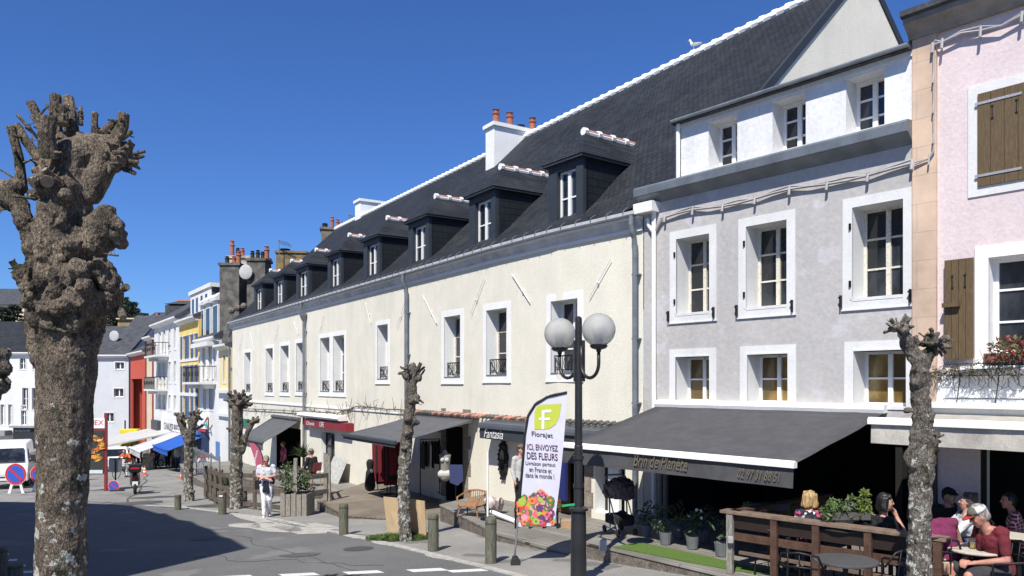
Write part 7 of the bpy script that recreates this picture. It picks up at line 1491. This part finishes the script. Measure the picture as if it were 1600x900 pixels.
TX = cl('black_tshirt', (.016, .016, .018)); MAR = cl('maroon_tshirt', (.155, .018, .028)); PLUM = cl('plum_top', (.17, .022, .075)); KHK = cl('khaki_shorts', (.42, .38, .27)); DGS = cl('dark_grey_shorts', (.045, .045, .048)); WKN = cl('white_knit', (.66, .68, .68), (.5, .52, .53)); WT = cl('white_trousers', (.78, .78, .80), (.70, .70, .73)); DNM = cl('denim', (.05, .08, .17)); BRT = cl('brown_trousers', (.15, .11, .08)); ORG = cl('orange_jacket', (.80, .13, .03)); GRT = cl('grey_top', (.30, .30, .31)); WGT = cl('white_grey_print_top', (.66, .68, .74), (.40, .42, .48), scale=24); NVC = cl('navy_cardigan', (.012, .015, .035))
def floral():
    m = bpy.data.materials.new('floral_blouse'); m.use_nodes = True; n = m.node_tree; b = n.nodes['Principled BSDF']; b.inputs['Roughness'].default_value = .85; tc = n.nodes.new('ShaderNodeTexCoord'); vo = n.nodes.new('ShaderNodeTexVoronoi'); vo.inputs['Scale'].default_value = 24; n.links.new(tc.outputs['Object'], vo.inputs['Vector'])
    sp = n.nodes.new('ShaderNodeSeparateColor'); n.links.new(vo.outputs['Color'], sp.inputs[0]); r = n.nodes.new('ShaderNodeValToRGB'); r.color_ramp.interpolation = 'CONSTANT'; e = r.color_ramp.elements; e[0].position = 0; e[0].color = (.012, .014, .03, 1); e[1].position = .62; e[1].color = (.42, .05, .12, 1); k = e.new(.76); k.color = (.70, .66, .68, 1); k = e.new(.92); k.color = (.22, .06, .14, 1); n.links.new(sp.outputs[0], r.inputs[0]); n.links.new(r.outputs[0], b.inputs['Base Color']); return m
def plaid():
    m = bpy.data.materials.new('plaid_shirt'); m.use_nodes = True; n = m.node_tree; b = n.nodes['Principled BSDF']; b.inputs['Roughness'].default_value = .9; tc = n.nodes.new('ShaderNodeTexCoord'); mp = n.nodes.new('ShaderNodeMapping'); mp.inputs['Rotation'].default_value = (.1, .15, .7); n.links.new(tc.outputs['Object'], mp.inputs[0])
    br = n.nodes.new('ShaderNodeTexBrick'); br.offset = 0; br.inputs['Scale'].default_value = 1; br.inputs['Brick Width'].default_value = .055; br.inputs['Row Height'].default_value = .055; br.inputs['Mortar Size'].default_value = .006; br.inputs['Color1'].default_value = (.32, .02, .04, 1); br.inputs['Color2'].default_value = (.12, .01, .02, 1); br.inputs['Mortar'].default_value = (.6, .5, .5, 1)
    sp = n.nodes.new('ShaderNodeSeparateXYZ'); n.links.new(mp.outputs[0], sp.inputs[0]); cb = n.nodes.new('ShaderNodeCombineXYZ'); n.links.new(sp.outputs[0], cb.inputs[0]); n.links.new(sp.outputs[2], cb.inputs[1]); n.links.new(cb.outputs[0], br.inputs['Vector']); n.links.new(br.outputs[0], b.inputs['Base Color']); return m
D2 = math.radians
# terrace group (rz 0 = facing away from the camera, +90 = facing left)
def seatloc(u, v_head, Y, top=1.32): x = (u-800)/1200*Y; return V((x, Y, -2.62))
people = []
TG = 'people sitting on the terrace'
person('blonde woman in a dark floral blouse seated with her back to the street', (xU(1268, 10.35), 10.35, -2.62), D2(5), SIT, dict(wrl=(-.12, .34, .74), wrr=(.30, .36, .72), elr=(.30, .12, .74)), shirt=floral(), sleeve=1.3, trous=TX, hair=HBL, hairstyle='bob', group=TG, yaw=D2(-12), sc=.89)
person('black haired woman in a black t-shirt with her hand raised to her mouth', (xU(1378, 9.75), 9.75, -2.62), D2(-78), SIT, dict(head=(0, .05, 1.22), elr=(.16, .24, .78), wrr=(.05, .19, 1.02), hdr=(-.3, -.2, 1), elll=(-.2, .2, .72), wrl=(-.12, .36, .73)), shirt=TX, sleeve=.65, trous=DNM, hair=HBK, hairstyle='bob', group=TG, pitch=D2(-3), yaw=D2(-30), sc=.92)
person('man in a black cap and black t-shirt sitting at the back by the grey panel', (xU(1477, 10.9), 10.9, -2.68), D2(-150), SIT, dict(head=(0, .06, 1.17), ell=(-.26, .02, .70)), shirt=TX, sleeve=.7, trous=TX, hair=HBK, hat=('cap', TX, TX), group=TG, yaw=D2(-25), sc=.94)
person('curly haired person in a pale knitted sweater leaning left over the table', (xU(1526, 10.0), 10.0, -2.62), D2(80), SIT, dict(chest=(0, .14, .84), neck=(0, .14, 1.0), shl=(-.17, .16, .95), shr=(.19, .12, .95), head=(0, .12, 1.17), ell=(-.24, .36, .76), wrl=(-.12, .58, .72), elr=(.26, .3, .74), wrr=(.12, .5, .72)), shirt=WKN, sleeve=1.95, trous=DNM, hair=mat('grey_brown_hair', (.13, .10, .08), (.05, .04, .035), scale=40, rough=.7, bump=.5, bscale=60), hairstyle='curly', group=TG, yaw=D2(-8), heavy=1.1, sc=.93)
person('man in a maroon t-shirt and white and red mesh cap looking down', (xU(1556, 8.65), 8.65, -2.62), D2(92), SIT, dict(chest=(0, .06, .87), neck=(0, .10, 1.02), head=(0, .20, 1.14), shl=(-.19, .05, .97), shr=(.19, .05, .97), ell=(-.27, .06, .69), wrl=(-.10, .28, .63), elr=(.26, .12, .70), wrr=(.06, .32, .64), knl=(-.17, .42, .50), knr=(.15, .42, .53)), skin=SK2, shirt=MAR, sleeve=.72, trous=DGS, tlen=.85, hair=HGY, hat=('trucker', cl('cap_white_mesh', (.62, .63, .60)), cl('cap_olive_front', (.14, .15, .12)), cl('cap_red_brim', (.42, .05, .04))), glasses=True, group=TG, pitch=D2(-30), yaw=D2(-10), heavy=1.12, vox=.011, sc=1.0)
person('woman in a plum sleeveless top, back turned, half hidden by the forked tree', (xU(1476, 8.95), 8.95, -2.62), D2(-22), SIT, dict(chest=(-.06, .08, .86), neck=(-.13, .13, 1.0), head=(-.25, .2, 1.10), shl=(-.27, .08, .93), shr=(.09, .08, .99), elr=(.18, .22, .74), wrr=(.2, .44, .73)), shirt=PLUM, sleeve=.02, trous=KHK, tlen=.9, hair=HBR, hairstyle='bob', group=TG, heavy=1.1)
person('dark haired man in a red and white plaid shirt at the right edge', (xU(1586, 10.2), 10.2, -2.62), D2(60), SIT, dict(head=(0, .08, 1.20)), shirt=plaid(), sleeve=1.5, trous=TX, hair=HBK, hairstyle='short', group=TG, yaw=D2(15), skin=SK2, sc=.89)
s = MB(); t = thing('pink_scarf', 'bright pink scarf over the shoulder of the woman in plum', 'scarf', P(1452, 850, 9.0)); q = P(1456, 835, 8.93); s.tube([P(1449, 828, 8.93), P(1455, 836, 8.90), P(1462, 846, 8.90), P(1467, 858, 8.93)], [.025, .03, .028, .015], 8); s.build('cloth', cl('magenta_cloth', (.60, .03, .25)), t, world=True)
# chairs and drinks
for lab, u, Y, rz in (('black cafe chair under the blonde woman', 1268, 10.3, D2(5)), ('black cafe chair under the black haired woman', 1376, 9.75, D2(-78)), ('black cafe chair under the man in the black cap', 1477, 10.95, D2(-150)), ('black cafe chair under the person in the pale sweater', 1511, 10.0, D2(80)), ('black cafe chair under the man in maroon', 1559, 8.55, D2(92)), ('black cafe chair under the woman in plum', 1463, 8.98, D2(-22)), ('black cafe chair under the plaid shirted man', 1588, 10.2, D2(60))):
    cafe_chair(lab, (xU(u, Y), Y, -2.62), rz+math.pi)
for lab, u, Y, rz in (('empty black wicker armchair outside the railing, left of the metal table', 1255, 8.55, D2(150)), ('empty black armchair outside the railing, beyond the metal table', 1385, 8.75, D2(-150)), ('empty dark chair inside the railing near its corner post', 1215, 10.4, D2(20))):
    cafe_chair(lab, (xU(u, Y), Y, -2.70 if Y < 9 else -2.62), rz)
BEER = plain('beer', (.65, .42, .04), rough=.1); CLG = MT.get('clear') or clear()
for lab, du, dy in (('beer glass on the pale round table, nearer the plum top', -.05, -.02), ('beer glass on the pale round table, nearer the man in maroon', .04, .02)):
    q = TB1+V((du, dy, 0)); t = thing('beer_glass', lab, 'glass', q); s = MB(); s.lathe((0, 0, 0), [(.030, 0), (.036, .13), (.034, .13), (.028, .01)], 16); s.build('glass', CLG, t); s = MB(); s.lathe((0, 0, 0), [(.026, .012), (.030, .07)], 14); s.build('beer', BEER, t)
t = thing('phone', 'dark phone lying on the pale round table', 'phone', TB1+V((.02, -.12, 0))); s = MB(); s.box(-.07, .07, -.035, .035, 0.0, .01); s.build('body', plain('black_gloss2', (.01, .01, .01), rough=.2), t)
t = thing('paper_tray', 'white paper tray on the table beside the black haired woman', 'tray', q2+V((0, .1, 0.0))); s = MB(); s.box(-.15, .15, -.1, .1, .0, .025); s.build('tray', PLW, t, bevel=.006)
# street people
q = GP(416, 808)
person('walking person in white trousers and pale printed top with crossed arms and tied cardigan', q, D2(195), STAND, dict(ell=(-.24, .04, 1.14), wrl=(.05, .17, 1.10), elr=(.24, .04, 1.14), wrr=(-.06, .20, 1.07), knl=(-.09, .05, .50), knr=(.06, .08, .50), anl=(-.07, -.14, .09), tol=(-.08, -.0, .04), anr=(.05, .10, .08), tor=(.06, .25, .03), head=(0, .06, 1.58)), shirt=WGT, sleeve=.7, trous=WT, shoes=SHW, hair=HGY, hairstyle='short', pitch=D2(-28), glasses=True, vox=.016, sc=.97)
pr = [o for o in bpy.data.objects if o.get('label', '').startswith('walking person')][0]
s = MB(); s.cap2((-.1, -.02, .98), (.1, -.02, .98), .135, .135); s.cap2((-.02, .12, .97), (-.05, .14, .70), .035, .05); s.cap2((.03, .12, .97), (.06, .13, .74), .03, .045); s.cap2((-.12, -.08, .96), (-.12, -.13, .55), .06, .07); s.cap2((.12, -.08, .96), (.1, -.13, .55), .06, .07); remesh(s, 'tied_cardigan', NVC, pr, .02)
s = MB(); s.box(.18, .30, -.12, .06, .78, 1.02); s.tube([(.22, -.03, 1.0), (.12, .06, 1.42), (.10, -.04, 1.46), (.22, -.06, 1.0)], .012, 6); tag(s.build('shoulder_bag', BKC, pr))
q = FC(sC(487, 1.5), 1.5, -3.62)
person('man in black sitting sideways on a red chair on the raised cafe deck', q, D2(60), SIT, dict(knl=(-.05, .36, .62), anl=(.05, .62, .55), tol=(.05, .70, .66), wrr=(.24, .10, .45), elr=(.27, .0, .70), head=(0, .04, 1.21)), shirt=TX, sleeve=1.2, trous=BRT, hair=HBR, hat=('beanie', cl('grey_beanie', (.20, .19, .18)), TX), yaw=D2(10), vox=.02)
t = thing('red_chair', 'red chair under the man in black on the raised cafe deck', 'chair', q+V((.02, .04, 0)), D2(60)); s = MB(); s.box(-.2, .2, -.22, .2, .41, .45); s.build('seat', REDS, t); s = MB(); s.prism([(-.2, -.22, .55), (.2, -.22, .55), (.2, -.26, .85), (-.2, -.26, .85)], (0, .03, 0)); s.build('backrest', REDS, t)
for x in (-.18, .18):
    for y in (-.2, .18): s = MB(); s.tube([(x, y, .42), (x*1.1, y*1.1, 0)], .015, 6); s.build('leg', WICK, t)
FG_ = 'people in the far street'
q = GP(201, 740); q = V((xU(201, 44), 44, g(xU(201, 44), 44)))
person('cyclist in an orange jacket pushing off beyond the scooter', q, D2(170), STAND, dict(chest=(0, .22, 1.22), neck=(0, .32, 1.36), head=(0, .38, 1.50), shl=(-.18, .25, 1.33), shr=(.18, .25, 1.33), ell=(-.36, .36, 1.12), elr=(.36, .36, 1.12), wrl=(-.2, .55, 1.05), wrr=(.2, .55, 1.05)), shirt=ORG, sleeve=1.9, trous=WT, hair=HBR, vox=.03, group=FG_, sc=1.0, heavy=1.15)
def simple(label, u, Y, rz, sh, tr, hr=HBR, sl=1.9, **k):
    x = xU(u, Y); person(label, (x, Y, g(x, Y)), D2(rz), STAND, k.pop('over', None), shirt=sh, sleeve=sl, trous=tr, hair=hr, vox=.035, group=FG_, **k)
simple('person in a grey top and pale trousers standing before the white canopy', 228, 57, 170, GRT, cl('pale_trousers', (.45, .43, .38)))
simple('person in an orange shirt standing under the white canopy', 238, 60, 150, ORG, DNM, sl=.7)
simple('person in dark clothes under the pale awning, near the blue awning', 262, 56, 200, NVC, TX)
simple('person in a white shirt close to the blue shopfront', 278, 52, 190, WHC, DNM)
simple('person in yellow at the blue shopfront', 290, 52, 120, cl('yellow_shirt', (.65, .55, .06)), TX)
for i, (u, dx, sh, lab) in enumerate(((206, 0, TX, 'dark clothed person in the far group behind the white car, leftmost'), (213, 0, WHC, 'person in white in the far group behind the white car'), (219, 0, DNM, 'person in blue in the far group behind the white car'), (225, 0, BRT, 'person in brown at the right of the far group by the canopy'), (192, 0, WHC, 'person in white just left of the yellow mail box'))):
    simple(lab, u, 61-i*.7, 180+i*25, sh, TX)
# people inside cafe recess
q = FC(sC(461), .5, -4.2); person('person in an orange and purple top at the cafe glazing', q, D2(120), STAND, None, shirt=cl('orange_purple_top', (.65, .12, .05), (.15, .03, .20), scale=3), sleeve=.7, trous=TX, vox=.03)
# bicycle and cyclist
def bicycle(label, loc, rz):
    t = thing('bicycle', label, 'bicycle', loc, rz, 'bicycles in the far street')
    for y in (-.5, .52):
        s = MB(); s.tube([(0, y+math.cos(a)*.33, .34+math.sin(a)*.33) for a in [6.283*q/24 for q in range(25)]], .018, 6, cap=False); w0 = s.build('wheel', plain('tyre_rubber', (.02, .02, .02)), t)
    s = MB(); 
    for a, b in (((0, -.5, .34), (0, -.12, .30)), ((0, -.12, .30), (0, -.22, .82)), ((0, -.22, .75), (0, .38, .80)), ((0, -.12, .30), (0, .40, .70)), ((0, -.5, .34), (0, -.2, .72)), ((0, .38, .95), (0, .52, .34))): s.tube([a, b], .018, 6)
    s.build('frame', plain('bike_frame', (.04, .05, .08)), t); s = MB(); s.tube([(-.27, .34, 1.0), (0, .40, .98), (.27, .34, 1.0)], .014, 6); s.build('handlebar', IRON, t); s = MB(); s.cap2((0, -.32, .86), (0, -.12, .86), .06, .03); s.build('saddle', IRON, t); return t
Y = 54.; x = xU(245, Y); bicycle('bicycle ridden by the cyclist in navy with the white cap', (x, Y, g(x, Y)), D2(175))
person('cyclist in navy with a white cap riding toward the camera', (x, Y+.15, g(x, Y)), D2(175), STAND, dict(pel=(0, 0, .95), chest=(0, .16, 1.25), neck=(0, .2, 1.4), head=(0, .25, 1.55), shl=(-.17, .18, 1.36), shr=(.17, .18, 1.36), ell=(-.26, .3, 1.15), elr=(.26, .3, 1.15), wrl=(-.25, .5, 1.02), wrr=(.25, .5, 1.02), knl=(-.1, .28, .62), knr=(.1, .22, .55), anl=(-.1, .1, .30), anr=(.1, .05, .15), tol=(-.1, .25, .27), tor=(.1, .2, .12)), shirt=NVC, sleeve=.8, trous=TX, hair=HBR, hat=('cap', WHC, WHC), vox=.035, group=FG_)
Y = 45.; x = xU(200, Y-1.); bicycle('bicycle of the orange jacketed cyclist', (x, 43.4, g(x, 43.4)), D2(170))
Y = 55.; x = xU(258, Y); bicycle('parked bicycle before the pale awning shop', (x, Y, g(x, Y)), D2(120))
Y = 55.; x = xU(268, Y); bicycle('second parked bicycle nearer the blue awning shop', (x, Y, g(x, Y)), D2(110))
# shop assistant half hidden behind the flag
q = at(810, 815, -2.9); person('shopper in a pale jacket and brown cap half hidden by the feather flag', (q.x+.05, q.y+.6, -2.9), D2(-140), STAND, None, shirt=WHC, sleeve=1.9, trous=TX, hair=HBR, hat=('cap', BRT, BRT), vox=.02, sc=.92)
# gull on the ridge
q = P(1085, 80, 0); f = 0
k = (1085-800)/1200; best = min(range(200), key=lambda i: abs(PK.lerp(RE, i/400).x-k*PK.lerp(RE, i/400).y)); q = PK.lerp(RE, best/400)+V((0, 0, .17))
t = thing('seagull', 'white gull perched on the ridge tiles of the cream building', 'bird', q, 1.0, None); t.scale = (1.0,)*3; s = MB(); s.cap2((0, -.10, .13), (0, .06, .15), .045, .055); s.cap2((0, .06, .16), (0, .11, .25), .035, .028); s.sphere((0, .12, .27), .034, 10, 8); s.cap2((0, -.12, .12), (0, -.22, .10), .03, .01); remesh(s, 'body', PLW, t, .01)
s = MB(); s.cap2((0, .14, .265), (0, .19, .255), .010, .004, 6); s.build('beak', plain('beak_yellow', (.7, .4, .03)), t)
for sx in (-1, 1): s = MB(); s.prism([(sx*.045, .04, .17), (sx*.055, -.06, .18), (sx*.02, -.25, .13), (sx*.05, -.08, .10)], (sx*.012, 0, 0)); s.build('wing', plain('gull_grey', (.35, .36, .38)), t); s = MB(); s.tube([(sx*.02, 0, .1), (sx*.02, .01, 0)], .006, 5); s.build('leg', plain('beak_yellow', (.7, .4, .03)), t)
for o in bpy.data.objects:
    for k in ('label',):
        if o.get(k) and len(o[k].split()) > 16: print('LONG', o.name, o[k])
